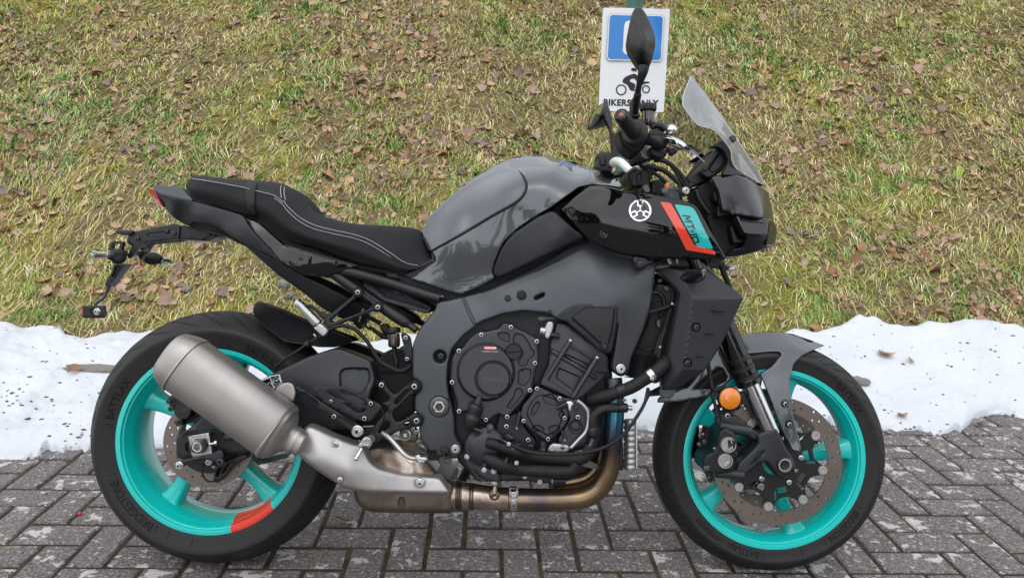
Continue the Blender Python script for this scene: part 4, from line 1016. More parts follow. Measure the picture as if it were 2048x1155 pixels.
# --- tail
tail = panel('tail_cover', cA((512, 152), (520, 138), (700, 152), (716, 165), (790, 242), (785, 252), (560, 203), (530, 186)), [(306, 372, -.055), (362, 376, -.065), (385, 400, -.085), (315, 385, -.065)], 'gunmetal_matt', moto, .03, True, rnd=2, step=6)
panel('tail_side', cA((530, 187), (560, 203), (785, 252), (1120, 345), (1152, 366), (1165, 400), (1210, 462), (1422, 692), (1342, 640), (1062, 500), (1010, 457), (900, 402), (800, 394), (755, 426), (700, 396), (640, 356), (612, 322), (595, 298)), [(312, 384, -.066), (385, 402, -.092), (480, 428, -.108), (495, 446, -.118), (566, 527, -.118), (540, 512, -.114), (460, 470, -.108), (400, 430, -.102), (390, 444, -.085), (375, 451, -.06), (340, 420, -.062), (330, 415, -.045), (345, 405, -.085), (360, 440, -.05)], 'matt_plastic', tail, .02, True, rnd=2.5, step=7, rc=3)
panel('tail_panel', cB((42, 392), (150, 422), (300, 562), (365, 622), (960, 790), (850, 832), (700, 882), (540, 872), (500, 860), (340, 760), (110, 502)), [(490, 435, -.100), (516, 442, -.100), (508, 462, -.112), (565, 492, -.112), (712, 531, -.116), (560, 520, -.121), (620, 530, -.124), (610, 550, -.116), (650, 552, -.112)], 'gloss_black', tail, .02, True, rnd=2.5, step=6, rc=3)
panel('tail_edge', cB((365, 622), (368, 616), (962, 784), (960, 790)), [(568, 490, -.1135), (712, 530, -.1145)], 'gunmetal_matt', tail, .004, rnd=0, step=6, rc=1)
panel('undertray', cA((755, 426), (800, 396), (900, 404), (1010, 460), (1060, 508), (1340, 645), (1560, 775), (1720, 850), (1980, 990), (1940, 1110), (1800, 1060), (1710, 1010), (1665, 980), (1580, 905), (1380, 765), (1160, 570), (1120, 553), (1000, 492), (940, 480)), [(385, 447, -.06), (430, 450, -.09), (540, 515, -.098), (600, 550, -.105), (720, 615, -.095), (480, 488, -.07), (560, 560, -.085), (640, 620, -.08), (660, 590, -.1)], 'satin_black', tail, .03, True, rnd=2, step=7)
panel('tail_light', cA((470, 168), (515, 163), (531, 188), (562, 248), (592, 300), (546, 280), (516, 237), (490, 207)), [(296, 380, -.03), (308, 378, -.057), (328, 415, -.05), (312, 402, -.045)], 'red_lens', tail, .02, True, rnd=2, step=4)
br = panel('plate_bracket', cA((370, 466), (660, 410), (702, 420), (692, 520), (432, 546), (405, 592), (352, 660), (325, 645), (366, 565), (322, 540), (350, 470)), -.034, 'satin_black', moto, .005, True, rnd=1.5, step=6, feats=[(cA((462, 482), (480, 474), (590, 462), (622, 490), (600, 500), (482, 508)), -.002, 1.5)])
panel('bracket_root', cA((700, 420), (890, 450), (928, 478), (970, 484), (965, 502), (895, 533), (825, 526), (692, 521)), -.030, 'black_plastic', br, .06, rnd=3, step=6, feats=[(cA((850, 520), (920, 482), (960, 490), (895, 528)), -.004, 1.5)])
panel('bracket_hook', cA((247, 455), (366, 455), (374, 468), (356, 491), (290, 489), (252, 476)), -.042, 'satin_black', br, .012, rnd=2, step=5)
bolts(cA((607, 462), (660, 477), (402, 513)), -.036, 4.2, parent=br, mat='dark_steel')
for pl in (((212, 545), (228, 530), (300, 534), (302, 560), (290, 580), (300, 600), (210, 600), (200, 582)), ((412, 570), (430, 558), (470, 562), (470, 590), (440, 604), (412, 596))):
    q = cA(*pl); c = np.mean(q, 0); panel('signal_mount', q, -.06, 'black_plastic', br, .012, rnd=1.2, step=3, holes=[[tuple(c + (np.array(v) - c) * .55) for v in q]])
ts = obj('turn_signal', *ball(P1(*cA((268, 640))[0], -.105), (.019, .018, .0185), 24), 'soft_black', br, 180)
b = MB(); b.add(tubepx(yz(cA((268, 640)), -.125) + yz(cA((310, 620)), -.03), [9, 7])); b.add(tubepx([(*cA((255, 628))[0], -.12), (*cA((200, 648))[0], -.122)], [7, 5])); b.build('signal_stem', 'soft_black', ts)
panel('signal_lens', cA((75, 608), (92, 598), (200, 606), (222, 628), (215, 652), (190, 662), (86, 662), (70, 648)), -.112, 'clear_lens', ts, .016, rnd=3, step=4, rnd_m=.005)
panel('signal_core', cA((100, 620), (200, 622), (205, 648), (98, 648)), -.108, 'dark_steel', ts, .010, rnd=2, step=4)
ts2 = obj('turn_signal', *loft([(*P1(*cA((448, 660))[0], .10), .008, .009), (*P1(*cA((470, 656))[0], .10), .0145, .015), (*P1(*cA((520, 654))[0], .10), .0165, .016), (*P1(*cA((572, 664))[0], .10), .0105, .013)], n=14), 'soft_black', br, 60)
panel('signal_lens', cA((566, 642), (600, 640), (652, 654), (660, 672), (650, 694), (570, 700)), .092, 'clear_lens', ts2, .016, rnd=3, step=4, rnd_m=.005)
panel('signal_core', cA((578, 654), (640, 664), (640, 684), (578, 688)), .096, 'dark_steel', ts2, .01, rnd=1, step=4)
b = MB(); b.add(tubepx([(*cA((450, 650))[0], .09), (*cA((400, 610))[0], .03)], [6, 5])); b.build('signal_stem', 'soft_black', ts2)
st = panel('plate_holder', cA((236, 688), (326, 690), (268, 765), (218, 830), (206, 854), (172, 842), (180, 812), (216, 758)), -.02, 'black_plastic', br, .03, rnd=2, step=5, feats=[(cA((250, 700), (300, 700), (240, 780), (215, 790)), -.006, 2)])
obj('holder_rod', *tubepx(yz(cA((200, 848), (185, 890), (160, 932), (118, 962), (100, 990)), -.012), [5, 3.2, 3, 3, 3], sides=8), 'dark_steel', st)
rf = panel('rear_reflector', cA((20, 982), (166, 982), (172, 990), (170, 1066), (160, 1070), (25, 1070), (18, 1062)), -.034, 'black_plastic', st, .008, rnd=2, step=5, feats=[(cA((62, 1010), (90, 1000), (135, 1005), (140, 1040), (80, 1045)), -.003, 1.5)])
panel('reflector_lens', cA((9, 990), (20, 984), (20, 1068), (11, 1062)), -.033, 'red_lens', rf, .018, rnd=1, step=3)
bolt(*cA((120, 1025))[0], -.035, 5.2, kind='flange', parent=rf)

# --- fuel tank and its trim
TK = [(818, 556, -.10), (897, 582, -.117), (923, 588, -.122), (989, 556, -.137), (900, 518, -.127), (861, 501, -.10), (886, 476, -.118), (943, 496, -.137), (983, 490, -.152), (943, 450, -.128), (1043, 427, -.166), (1071, 384, -.170), (1100, 416, -.176), (1143, 384, -.174), (1000, 376, -.135), (1043, 356, -.142), (1114, 347, -.132), (1171, 366, -.148), (914, 427, -.105), (871, 461, -.083), (1010, 340, -.06), (1060, 325, -.062), (1114, 324, -.06), (1190, 345, -.075),
      (843.5, 463, -.05), (857, 436, -.045), (886, 404, -.035), (920, 376, -.015), (960, 347, 0), (1000, 324, 0), (1034, 313.5, 0), (1071, 310, 0), (1114, 316, 0), (1157, 327.5, 0), (1200, 343, 0), (1228, 356, 0), (1251, 376, -.05)]
tkf = tps(TK)
pad = cC((160, 612), (205, 512), (300, 410), (420, 315), (560, 235), (700, 165), (832, 178), (866, 225), (886, 285), (872, 335), (832, 385), (650, 492), (450, 612), (270, 712), (217, 736))
tank = panel('fuel_tank', cC((62, 930), (200, 972), (340, 1022), (430, 1042), (560, 988), (662, 930), (642, 890), (650, 850), (690, 740), (730, 670), (800, 600), (960, 490), (1050, 440), (1200, 330), (1250, 292), (1330, 276), (1450, 282), (1580, 304), (1560, 280), (1500, 230), (1400, 186), (1250, 131), (1100, 91), (950, 70), (820, 82), (700, 120), (560, 200), (420, 299), (300, 399), (200, 509), (152, 605), (168, 650), (215, 738), (250, 790), (250, 815)), TK, 'gunmetal_paint', moto, .02, 'weld', smooth=60, rnd=2, step=6, rc=4, rnd_m=.003, feats=[(pad, -.0035, 7, 8)])
sm = [(832, 178), (866, 225), (886, 285), (872, 335), (832, 385), (650, 492), (450, 612), (270, 712), (217, 738), (190, 690), (166, 645)]
q = np.array(cC(*sm)); q = catmull(np.c_[q, np.zeros(len(q))], 60)[:, :2]
obj('tank_seam', *tube(P(q, tkf(q) - .0005), list(np.interp(np.linspace(0, 1, 60), [0, .06, .5, 1], [.0008, .0036, .0036, .003])), 60, 10, smooth=False), 'soft_black', tank, 180)
panel('tank_skirt', cC((215, 738), (250, 790), (252, 815), (62, 930), (20, 905), (225, 800)), [(862, 500, -.095), (872, 524, -.098), (818, 556, -.098)], 'satin_black', tank, .02, True, rnd=1, step=5)
panel('side_trim', cC((650, 888), (660, 845), (700, 742), (742, 672), (800, 614), (960, 503), (1050, 462), (1082, 465), (1112, 492), (1210, 582), (1276, 632), (1282, 650), (1200, 682), (760, 897), (690, 927), (664, 922)), [(986, 543, -.138), (1012, 485, -.160), (1075, 435, -.172), (1105, 425, -.175), (1165, 470, -.172), (1120, 480, -.178), (1085, 472, -.174), (1060, 500, -.168), (1020, 545, -.150), (1150, 486, -.160)], 'matt_plastic', moto, .02, True, rnd=4, step=6, rc=6, rnd_m=.006)
AK = [(1119, 418, -.168), (1196, 372, -.173), (1292, 388, -.177), (1382, 406, -.170), (1228, 410, -.187), (1279, 436, -.194), (1340, 452, -.194), (1388, 458, -.187), (1420, 465, -.172), (1454, 519, -.160), (1343, 516, -.176), (1260, 510, -.175), (1177, 480, -.167), (1196, 442, -.185), (1160, 435, -.177), (1180, 395, -.175)]
akf = tps(AK)
intake = panel('intake_panel', cE((60, 276), (150, 196), (240, 136), (300, 128), (380, 138), (470, 163), (600, 176), (750, 203), (880, 233), (922, 260), (1000, 400), (1060, 500), (1107, 592), (1000, 590), (760, 582), (640, 582), (520, 566), (420, 546), (330, 511), (240, 471), (180, 410), (110, 330)), AK, 'gloss_black', moto, .03, True, rnd=4, step=6, rc=6, rnd_m=.006, smooth=50)
def decal(name, pts, mat, lift=.0008, rc=2, **k): return obj(name, *panel_geo(pts, [(*p, float(z)) for p, z in zip([a[:2] for a in AK], akf([a[:2] for a in AK]) - lift)], .0007, rnd=0, step=5, rc=rc, **k), mat, intake, 60)
decal('red_stripe', cE((686, 228), (754, 236), (905, 503), (1026, 534), (1033, 560), (852, 530), (770, 370)), 'decal_red')
decal('teal_stripe', cE((775, 243), (880, 259), (906, 282), (1022, 526), (918, 510), (820, 330)), 'decal_teal', rc=5)
def model_letters():
    q = [np.array(p) for p in cE((878, 316), (935, 480), (899, 492), (826, 309))]
    m = lambda pl: [tuple((1 - u) * v * q[0] + u * v * q[1] + u * (1 - v) * q[2] + (1 - u) * (1 - v) * q[3]) for u, v in pl]
    L = (([(0, 0), (0, 1), (.05, 1), (.13, .5), (.21, 1), (.26, 1), (.26, 0), (.21, 0), (.21, .62), (.13, .12), (.05, .62), (.05, 0)], None), ([(.30, 1), (.52, 1), (.52, .78), (.435, .78), (.435, 0), (.385, 0), (.385, .78), (.30, .78)], None), ([(.55, .40), (.63, .40), (.63, .60), (.55, .60)], None), ([(.67, 0), (.67, 1), (.72, 1), (.72, 0)], None), ([(.76, 0), (1, 0), (1, 1), (.76, 1)], [(.81, .22), (.95, .22), (.95, .78), (.81, .78)]))
    for o, h in L: decal('model_letter', m(o), 'decal_black', .0016, 0, holes=[m(h)] if h else [])
model_letters()
def emblem():
    cx, cy = cE((563, 283))[0]; R = 22.8
    e = decal('emblem', circ_px(cx, cy, R, 44), 'decal_black', .0016, 0)
    b = MB(); K = [(*p, float(z)) for p, z in zip([a[:2] for a in AK], akf([a[:2] for a in AK]) - .0032)]
    b.add(panel_geo(circ_px(cx, cy, R, 44), K, .0016, rnd=1, rnd_m=.0008, step=4, rc=0, holes=[circ_px(cx, cy, R * .82, 40)]))
    for a in (90, 210, 330):
        u = np.array([math.cos(math.radians(a)), -math.sin(math.radians(a))]); v = np.array([-u[1], u[0]]); c = np.array([cx, cy])
        F = lambda p, q: tuple(c + u * p * R + v * q * R)
        b.add(panel_geo([F(.0, -.035), F(.32, -.04), F(.38, -.26), F(.84, -.26), F(.84, -.15), F(.48, -.14), F(.45, 0), F(.48, .14), F(.84, .15), F(.84, .26), F(.38, .26), F(.32, .04), F(.0, .035)], K, .0014, rnd=0, step=2, rc=.8))
    b.build('emblem_ring', 'chrome', e)
emblem()
for q in cE((130, 283), (335, 432)):
    y = float(akf([q])[0]); o = obj('panel_screw', *lathepx(*q, y + .002, [(0, 9), (-.004, 8.6), (-.0045, 7), (-.003, 5), (-.003, .01)]), 'satin_black', intake); bolt(*q, y - .001, 3.2, mat='dark_steel', parent=o)

panel('seat_base', [(375, 380), (445, 405), (511, 425), (570, 470), (650, 495), (722, 518), (829, 530), (862, 515), (852, 562), (700, 548), (600, 525), (540, 482), (480, 445), (385, 408)], -.062, 'soft_black', seat, .124, rnd=2, step=10)
panel('air_box', cC((-20, 900), (430, 1000), (660, 880), (940, 560), (1120, 400), (1300, 330), (1420, 700), (1330, 720), (900, 900), (620, 1030), (430, 1090), (250, 1120), (20, 1010)), -.092, 'soft_black', tank, .18, rnd=4, step=10)
# --- main frame
FK = [(850, 640, -.128), (838, 720, -.138), (870, 760, -.142), (870, 880, -.140), (900, 905, -.135), (890, 640, -.128), (960, 600, -.122), (940, 630, -.132), (1000, 600, -.138), (1050, 560, -.132), (1060, 600, -.150), (1150, 520, -.136), (1190, 500, -.130), (1200, 550, -.160), (1180, 590, -.165), (1290, 540, -.142), (1290, 590, -.148), (1262, 640, -.160), (1241, 735, -.152), (1110, 615, -.155), (1240, 515, -.128), (1238, 600, -.170)]
FO = [(873, 601), (893, 601), (923, 593), (983, 577), (1057, 540), (1143, 491), (1180, 483), (1238, 509), (1267, 514), (1303, 514), (1312, 530), (1305, 591), (1300, 619), (1286.5, 661), (1261.5, 719), (1259, 738), (1253, 749), (1241.6, 753), (1230, 748), (1223.5, 736), (1226, 716), (1231.6, 678), (1236, 645), (1228, 648), (1110, 636), (1100, 627), (1046, 621.5), (1004.6, 628), (963, 643), (925.7, 672), (905, 697), (896.6, 726), (894.5, 759), (898.7, 793), (909, 830), (911, 872), (925, 890), (926.5, 903), (913, 917), (880, 913), (858.7, 902), (841.4, 880), (837, 854), (846, 837), (829, 820), (828.4, 789), (839.5, 781), (841.5, 768), (832, 758), (825, 757), (825, 690), (837, 660), (872, 616)]
frame = panel('frame', FO, FK, 'frame_paint', moto, .05, True, smooth=45, rnd=4, step=6, rc=6, rnd_m=.008,
    holes=[cC((938, 1076), (945, 1062), (1000, 1036), (1014, 1040), (1008, 1056), (955, 1080)), circ_px(880, 713, 12.5), circ_px(867.5, 906.5, 5.5)],
    feats=[(cG((836, 82), (852, 78), (908, 198), (890, 206)), .004, 3, 4), (cC((400, 1130), (1000, 905), (1230, 790), (1340, 690), (1250, 720), (900, 885), (640, 1015)), .004, 9, 4), (circ_px(1241.6, 736, 13), .004, 2), (circ_px(878.6, 812.4, 22), -.004, 2)])
b = MB(); b.add(panel_geo([(850, 690), (905, 690), (905, 740), (850, 740)], -.112, .004, rnd=0, step=20)); b.add(panel_geo([(1060, 580), (1100, 580), (1100, 605), (1060, 605)], -.115, .004, rnd=0, step=20)); b.add(panel_geo([(855, 895), (880, 895), (880, 920), (855, 920)], -.115, .004, rnd=0, step=20)); b.build('frame_backing', 'soft_black', frame)
q = cC((752, 1068))[0]; obj('frame_boss', *discpx(*q, -.134, 6, .014), 'satin_black', frame); q = cC((850, 1047))[0]; obj('frame_boss', *lathepx(*q, -.147, [(0.01, 10), (-.004, 9.5), (-.005, 7.5), (-.002, 6.5), (-.002, 4), (-.005, 3.6), (-.005, 2), (0, 1.9), (0, .01)]), 'satin_black', frame); obj('frame_boss', *discpx(*cH((528, 150))[0], -.152, 3.4, .010), 'satin_black', frame) 
bolt(882, 711, -.124, 6.5, mat='dark_steel', parent=frame); bolt(1241.6, 737, -.158, 7.2, kind='flange', parent=frame); bolt(911, 897, -.145, 6.6, kind='flange', mat='bare_alloy', parent=frame)
pv = obj('pivot_bolt', *lathepx(878.6, 812.4, -.138, [(0, 20.5), (-.004, 20), (-.006, 17.5), (-.006, 13.2), (-.002, 12.8)], 40), 'dark_steel', frame)
hexring(878.6, 812.4, -.139, 13, 8.2, .007).build('pivot_nut', 'bare_alloy', pv)
panel('stand_lug', cM((1825, 838), (1915, 834), (1940, 930), (1920, 955), (1875, 950)), -.150, 'satin_black', frame, .012, rnd=1.5, step=4, holes=[circ_px(*cM((1902, 912))[0], 3)])
obj('pivot_washer', *lathepx(*cM((1905, 968))[0], -.12, [(0, 10), (-.006, 9.5), (-.006, 6), (-.002, 5), (-.002, .01)]), 'dark_steel', frame)
cov = panel('frame_cover', [(1107, 635), (1126, 621), (1146, 609), (1171, 606), (1231, 606), (1237, 612), (1232.5, 660), (1225, 700), (1218, 707), (1200, 704), (1192, 695), (1132, 643), (1122, 641)], [(1107, 635, -.158), (1170, 608, -.166), (1237, 612, -.172), (1218, 705, -.166), (1180, 650, -.168)], 'satin_black', moto, .03, rnd=3, step=5, rnd_m=.004, feats=[([(1140, 634), (1172, 612), (1228, 612), (1231, 617), (1226, 660), (1218, 690), (1200, 688)], .005, 4, 5)])
q = cJ((1683, 370))[0]; o = obj('cover_screw', *lathepx(*q, -.168, [(0, 9.5), (-.006, 9), (-.007, 7.5), (-.003, 6), (-.003, .01)]), 'satin_black', cov); bolt(*q, -.171, 4, mat='dark_steel', parent=o)
panel('panel_stay', cE((515, 580), (530, 570), (600, 580), (610, 600), (640, 596), (632, 612), (602, 625), (580, 655), (545, 650), (530, 625)), -.172, 'satin_black', intake, .012, rnd=2, step=4, feats=[(circ_px(*cE((562, 617))[0], 10), .003, 2)]); bolt(*cE((562, 617))[0], -.176, 5, mat='dark_steel', parent=intake)
# ------------------------------------------------------------------ engine
eng = panel('engine', [(898, 690), (900, 640), (960, 615), (1046, 598), (1120, 605), (1190, 650), (1225, 745), (1222, 800), (1200, 850), (1215, 860), (1190, 915), (1140, 960), (955, 962), (915, 920), (905, 840)], -.095, 'engine_cast', moto, .19, rnd=6, step=12, rnd_m=.01)
cyl = panel('cylinder_block', cJ((1195, 120), (1290, 130), (1700, 440), (1730, 500), (1725, 620), (1670, 700), (1560, 800), (1450, 895), (1390, 925), (1320, 890), (1020, 760), (1060, 660), (1110, 560), (1130, 330)), [(1115, 645, -.125), (1212, 712, -.135), (1215, 745, -.13), (1150, 795, -.14), (1085, 765, -.135), (1160, 720, -.138)], 'engine_paint', eng, .05, rnd=3, step=5, rnd_m=.004,
    feats=[(cJ((1290, 440), (1530, 550), (1495, 600), (1240, 470)), -.007, 3), (cJ((1215, 580), (1440, 680), (1370, 830), (1180, 690)), -.007, 3), (cJ((1130, 380), (1220, 420), (1500, 600), (1620, 680), (1590, 720), (1470, 640), (1200, 480), (1125, 425)), .005, 3), (cJ((1580, 620), (1720, 610), (1720, 640), (1600, 650)), .004, 2)])
for a, c in ((cJ((1332, 318)), cJ((1090, 705))), (cJ((1605, 492)), cJ((1362, 890)))):
    a, c = a[0], c[0]; o = obj('stud_sleeve', *tubepx([(*a, -.150), ((a[0] + c[0]) / 2, (a[1] + c[1]) / 2, -.152), (*c, -.150)], [5.4, 5.0, 5.2], 10, 16), 'engine_paint', cyl, 60); d = np.array(a) - np.array(c); d /= np.linalg.norm(d)
    obj('stud_cap', *tubepx([(*(np.array(a) + d * 0), -.150), (*(np.array(a) + d * 4), -.150)], [4.6, 4.0], sides=12), 'bare_alloy', o)
obj('cross_rail', *tubepx(yz(cJ((1345, 370), (1560, 490)), -.148), 2.6, sides=10), 'engine_paint', cyl); obj('cross_rail', *tubepx(yz(cJ((1125, 700), (1360, 850)), -.146), 2.0, sides=10), 'dark_steel', cyl)
th = obj('thermostat', *tubepx(yz(cJ((1025, 205), (1075, 215)), -.145), [7, 8.5], sides=20), 'bare_alloy', cyl)
panel('thermostat_flange', cJ((1075, 180), (1105, 112), (1160, 118), (1165, 160), (1140, 260), (1100, 300), (1070, 270)), -.150, 'bare_alloy', th, .02, rnd=2.5, step=3)
obj('pipe_stub', *tubepx(yz(cJ((1130, 250), (1180, 258), (1225, 268)), -.155), [5.5, 5.8, 5.2], sides=14), 'black_plastic', th)
panel('wire_tag', cJ((990, 80), (1040, 60), (1120, 75), (1180, 68), (1185, 92), (1100, 95), (1030, 112)), -.10, 'dark_steel', eng, .004, rnd=0, step=4)
# clutch cover
cc = cJ((470, 630))[0]; ic = cJ((545, 702))[0]
clutch = panel('clutch_cover', cJ((113, 600), (125, 480), (160, 430), (190, 380), (225, 395), (300, 290), (385, 225), (430, 205), (455, 225), (520, 205), (605, 190), (645, 130), (690, 130), (725, 145), (780, 180), (900, 235), (985, 280), (1025, 330), (1000, 390), (1015, 470), (1005, 545), (985, 600), (960, 700), (945, 780), (955, 830), (900, 855), (850, 930), (760, 1030), (720, 1070), (680, 1115), (640, 1080), (600, 1060), (510, 1130), (470, 1150), (400, 1120), (280, 1030), (195, 1060), (165, 1020), (180, 960), (130, 800), (100, 740), (110, 680)), -.148, 'engine_paint', eng, .05, smooth=40, rnd=3.5, step=4.5, rc=7, rnd_m=.006,
    feats=[(circ_px(*cc, 59, 90), .017, 6, 1), (circ_px(*ic, 37.5, 60), -.006, 2, 1), (circ_px(*ic, 34, 60), .0105, 3, 1),
           (cJ((578, 240), (620, 218), (700, 228), (722, 270), (712, 328), (680, 330), (612, 290)), -.010, 2.4, 5), (cJ((748, 262), (770, 228), (850, 242), (912, 322), (932, 382), (976, 420), (962, 470), (912, 500), (896, 560), (822, 580), (790, 530), (845, 450), (832, 390), (742, 332)), -.010, 2.4, 5), (cJ((800, 612), (870, 586), (940, 600), (930, 700), (862, 782), (795, 752)), -.010, 2.4, 5), (cJ((768, 800), (838, 790), (856, 860), (730, 1012), (680, 1002), (690, 960), (750, 880)), -.010, 2.4, 5)])
bolts(cJ((425, 250), (725, 172), (990, 318), (972, 540), (920, 815), (688, 1088), (470, 1118), (197, 1030), (125, 735), (195, 415)), -.152, 5.4, parent=clutch)
q = cJ((755, 420))[0]; cap = obj('oil_filler_cap', *lathepx(*q, -.150, [(0, 16.5), (-.014, 16.5), (-.017, 15), (-.017, 14.2), (-.018, 14.2), (-.020, 13.4), (-.020, .01)]), 'satin_black', clutch)
panel('cap_grip', cJ((688, 405), (822, 395), (822, 425), (690, 432)), -.178, 'black_plastic', cap, .009, rnd=1.2, step=3)
obj('cover_lettering', *quad_text('YAMAHA', cJ((428, 682), (652, 682), (652, 738), (428, 738)), -.1699, off=.03, ext=.0), 'print_grey', clutch, 0)
stk = panel('oil_sticker', cJ((448, 370), (582, 372), (580, 402), (447, 400)), -.1662, 'decal_red', clutch, .0005, rnd=0, step=5)
obj('sticker_lettering', *quad_text('YAMALUBE', cJ((453, 374), (576, 376), (574, 394), (452, 392)), -.1668, off=.03), 'print_white', stk, 0)
obj('sticker_lettering', *quad_text('Liquid Engine Component', cJ((432, 414), (594, 416), (594, 430), (432, 428)), -.1668, off=.01), 'print_white', stk, 0)
obj('clutch_arm', *tubepx([(*cJ((412, 880))[0], -.172), (*cJ((385, 950))[0], -.176), (*cJ((380, 962))[0], -.177), (*cJ((376, 968))[0], -.177), (*cJ((345, 1080))[0], -.177), (*cJ((338, 1095))[0], -.177), (*cJ((318, 1160))[0], -.175), (*cJ((300, 1190))[0], -.172), (*cJ((292, 1225))[0], -.17)], [6.5, 8, 8.5, 13, 14.5, 16.5, 16, 12, 8], 40, 20), 'black_plastic', clutch, 30)
# pump cover with pockets
pump = panel('pump_cover', cH((385, 650), (398, 600), (435, 560), (452, 520), (468, 506), (490, 518), (560, 552), (585, 555), (600, 580), (622, 640), (615, 680), (590, 720), (540, 760), (515, 775), (490, 760), (430, 715), (405, 690)), -.150, 'engine_paint', eng, .04, smooth=40, rnd=3, step=4, rc=6, rnd_m=.005,
    feats=[(cH((412, 640), (440, 580), (480, 545), (560, 570), (600, 640), (570, 720), (520, 750), (450, 710)), .008, 3, 8), (cH((450, 596), (474, 575), (484, 602), (462, 640), (448, 655), (432, 648)), -.008, 2.2, 4), (cH((490, 552), (540, 545), (566, 578), (552, 604), (520, 594), (502, 592)), -.008, 2.2, 4), (cH((578, 622), (606, 650), (590, 676), (566, 652)), -.008, 2.2, 4), (cH((520, 704), (560, 692), (582, 704), (562, 742), (528, 742)), -.008, 2.2, 4), (cH((438, 700), (472, 692), (508, 712), (490, 732), (454, 724)), -.008, 2.2, 4)])
bolts(cJ((993, 800), (1225, 900), (1275, 1100), (855, 1130)) + cK((1005, 310)), -.155, 5.2, parent=pump)
obj('cover_lettering', *quad_text('CP4', cH((466, 640), (530, 640), (528, 664), (466, 664)), -.1592, off=.02, shear=.2), 'print_grey', pump, 0)
side = panel('side_case', cJ((1180, 880), (1420, 905), (1560, 1010), (1560, 1200), (1480, 1400), (1300, 1420), (1200, 1330), (1330, 1100)), -.142, 'engine_paint', eng, .04, rnd=4, step=6, rnd_m=.006, feats=[(circ_px(*cK((1262, 200))[0], 15), -.004, 3), (circ_px(*cK((1262, 195))[0], 10), .006, 2)])
bolts(cJ((1410, 1090)), -.148, 5.6, parent=side); bolts(cJ((1400, 1003)), -.146, 5.2, mat='dark_steel', parent=side)
bolts(cK((625, 103), (618, 193), (820, 318)), -.15, 5.6, parent=eng); bolts(cK((842, 385)), -.14, 6.5, mat='dark_steel', parent=eng)
panel('lower_case', cK((560, 40), (640, 90), (720, 60), (770, 160), (830, 250), (900, 330), (880, 420), (700, 430), (560, 330), (520, 200)), -.128, 'engine_cast', eng, .03, rnd=4, step=6, rnd_m=.006)
panel('case_boss', cK((600, 270), (622, 255), (700, 300), (680, 330), (610, 330)), -.146, 'engine_paint', eng, .03, rnd=3, step=5)
for a, c, r in ((cK((745, 60)), cK((715, 200)), 4.2), (cK((1140, 230)), cK((1160, 310)), 4.0), (cK((965, 330)), cK((958, 400)), 7), (cK((725, 330)), cK((722, 350)), 7)):
    obj('case_lug', *tubepx([(*a[0], -.146), (*c[0], -.146)], [r, r * .95], sides=14), 'engine_paint', eng); obj('bolt', *tubepx([(*c[0], -.146), (c[0][0] - .3, c[0][1] + 4.5, -.146)], [r * .9, r * .75], sides=6), 'bare_alloy', eng)
fl = panel('pipe_flange', cK((1000, 432), (1012, 388), (1048, 352), (1130, 362), (1200, 372), (1215, 410), (1180, 440), (1100, 446)), -.150, 'bare_alloy', eng, .012, rnd=2, step=4); bolts(cK((1140, 390), (1037, 425)), -.152, 4.8, parent=fl)
obj('oil_pipe', *tubepx(yz(cJ((1405, 925), (1450, 955), (1510, 1030), (1520, 1090)), -.158) + yz(cK((1380, 150), (1360, 240), (1290, 320), (1215, 400)), -.158), 3.9, 50, 14), 'bare_alloy', eng, 180)
con = obj('connector', *tubepx([(*cJ((1195, 1000))[0], -.168), (*cJ((1300, 960))[0], -.168)], [4.5, 6], sides=14), 'black_plastic', eng)
panel('connector_clip', cJ((1285, 935), (1345, 925), (1372, 955), (1360, 985), (1345, 990), (1350, 1030), (1318, 1035), (1310, 990)), -.172, 'zinc', con, .012, rnd=1.5, step=3)
# water pump and hoses
wp = obj('water_pump', *lathepx(*cK((420, 370))[0], -.130, [(.0, 40), (-.020, 40), (-.026, 38), (-.028, 34), (-.036, 29), (-.040, 20), (-.040, .01)], 48), 'engine_paint', eng, 40)
panel('pump_flange', cK((225, 480), (260, 440), (300, 460), (420, 560), (560, 640), (560, 720), (420, 690), (330, 620), (240, 560)), -.145, 'engine_paint', wp, .03, rnd=3, step=5)
bolt(*cK((467, 207))[0], -.168, 5.5, kind='hex', mat='dark_steel', parent=wp); bolts(cK((255, 477), (500, 612)), -.155, 4.6, kind='hex', mat='bare_alloy', parent=wp)
obj('coolant_hose', *tubepx(yz(cK((430, 345), (520, 365), (620, 400), (720, 430)), -.178) + yz(cK((860, 470), (1100, 492), (1250, 500), (1330, 485), (1375, 440), (1400, 380)), -.16), [10, 11.5, 12, 12, 13, 13, 13, 13, 13, 12], 60, 20), 'soft_black', eng, 180)
obj('coolant_hose', *tubepx(yz(cK((400, 480), (480, 515), (580, 560)), -.182) + yz(cK((720, 592), (950, 610), (1150, 615), (1230, 600), (1270, 540)), -.165), [8, 13.5, 13, 13, 13, 13, 12, 11], 60, 20), 'soft_black', eng, 180)
obj('drain_stub', *tubepx(yz(cK((412, 540), (410, 600)), -.195), [5, 4.5], sides=12), 'engine_paint', eng); bolt(*cK((410, 602))[0], -.2, 4, kind='hex', mat='bare_alloy', parent=eng)
for p0, p1, r in ((cK((650, 400)), cK((690, 412)), 15.5), (cK((590, 520)), cK((610, 530)), 15)):
    obj('hose_clamp', *tubepx([(*p0[0], -.176), (*p1[0], -.176)], r, sides=20), 'black_plastic', eng)
for q in cK((640, 360), (712, 536)): bolt(*q, -.195, 3.4, kind='hex', mat='bare_alloy', parent=eng)
sump = panel('sump', cK((540, 630), (1180, 640), (1165, 720), (1000, 724), (900, 724), (820, 700), (740, 690), (600, 706), (520, 690)), -.135, 'engine_cast', eng, .24, rnd=4, step=8, rnd_m=.006)
bolts(cK((790, 662), (930, 712), (1060, 708)), -.14, 3.8, kind='hex', mat='bare_alloy', parent=sump)
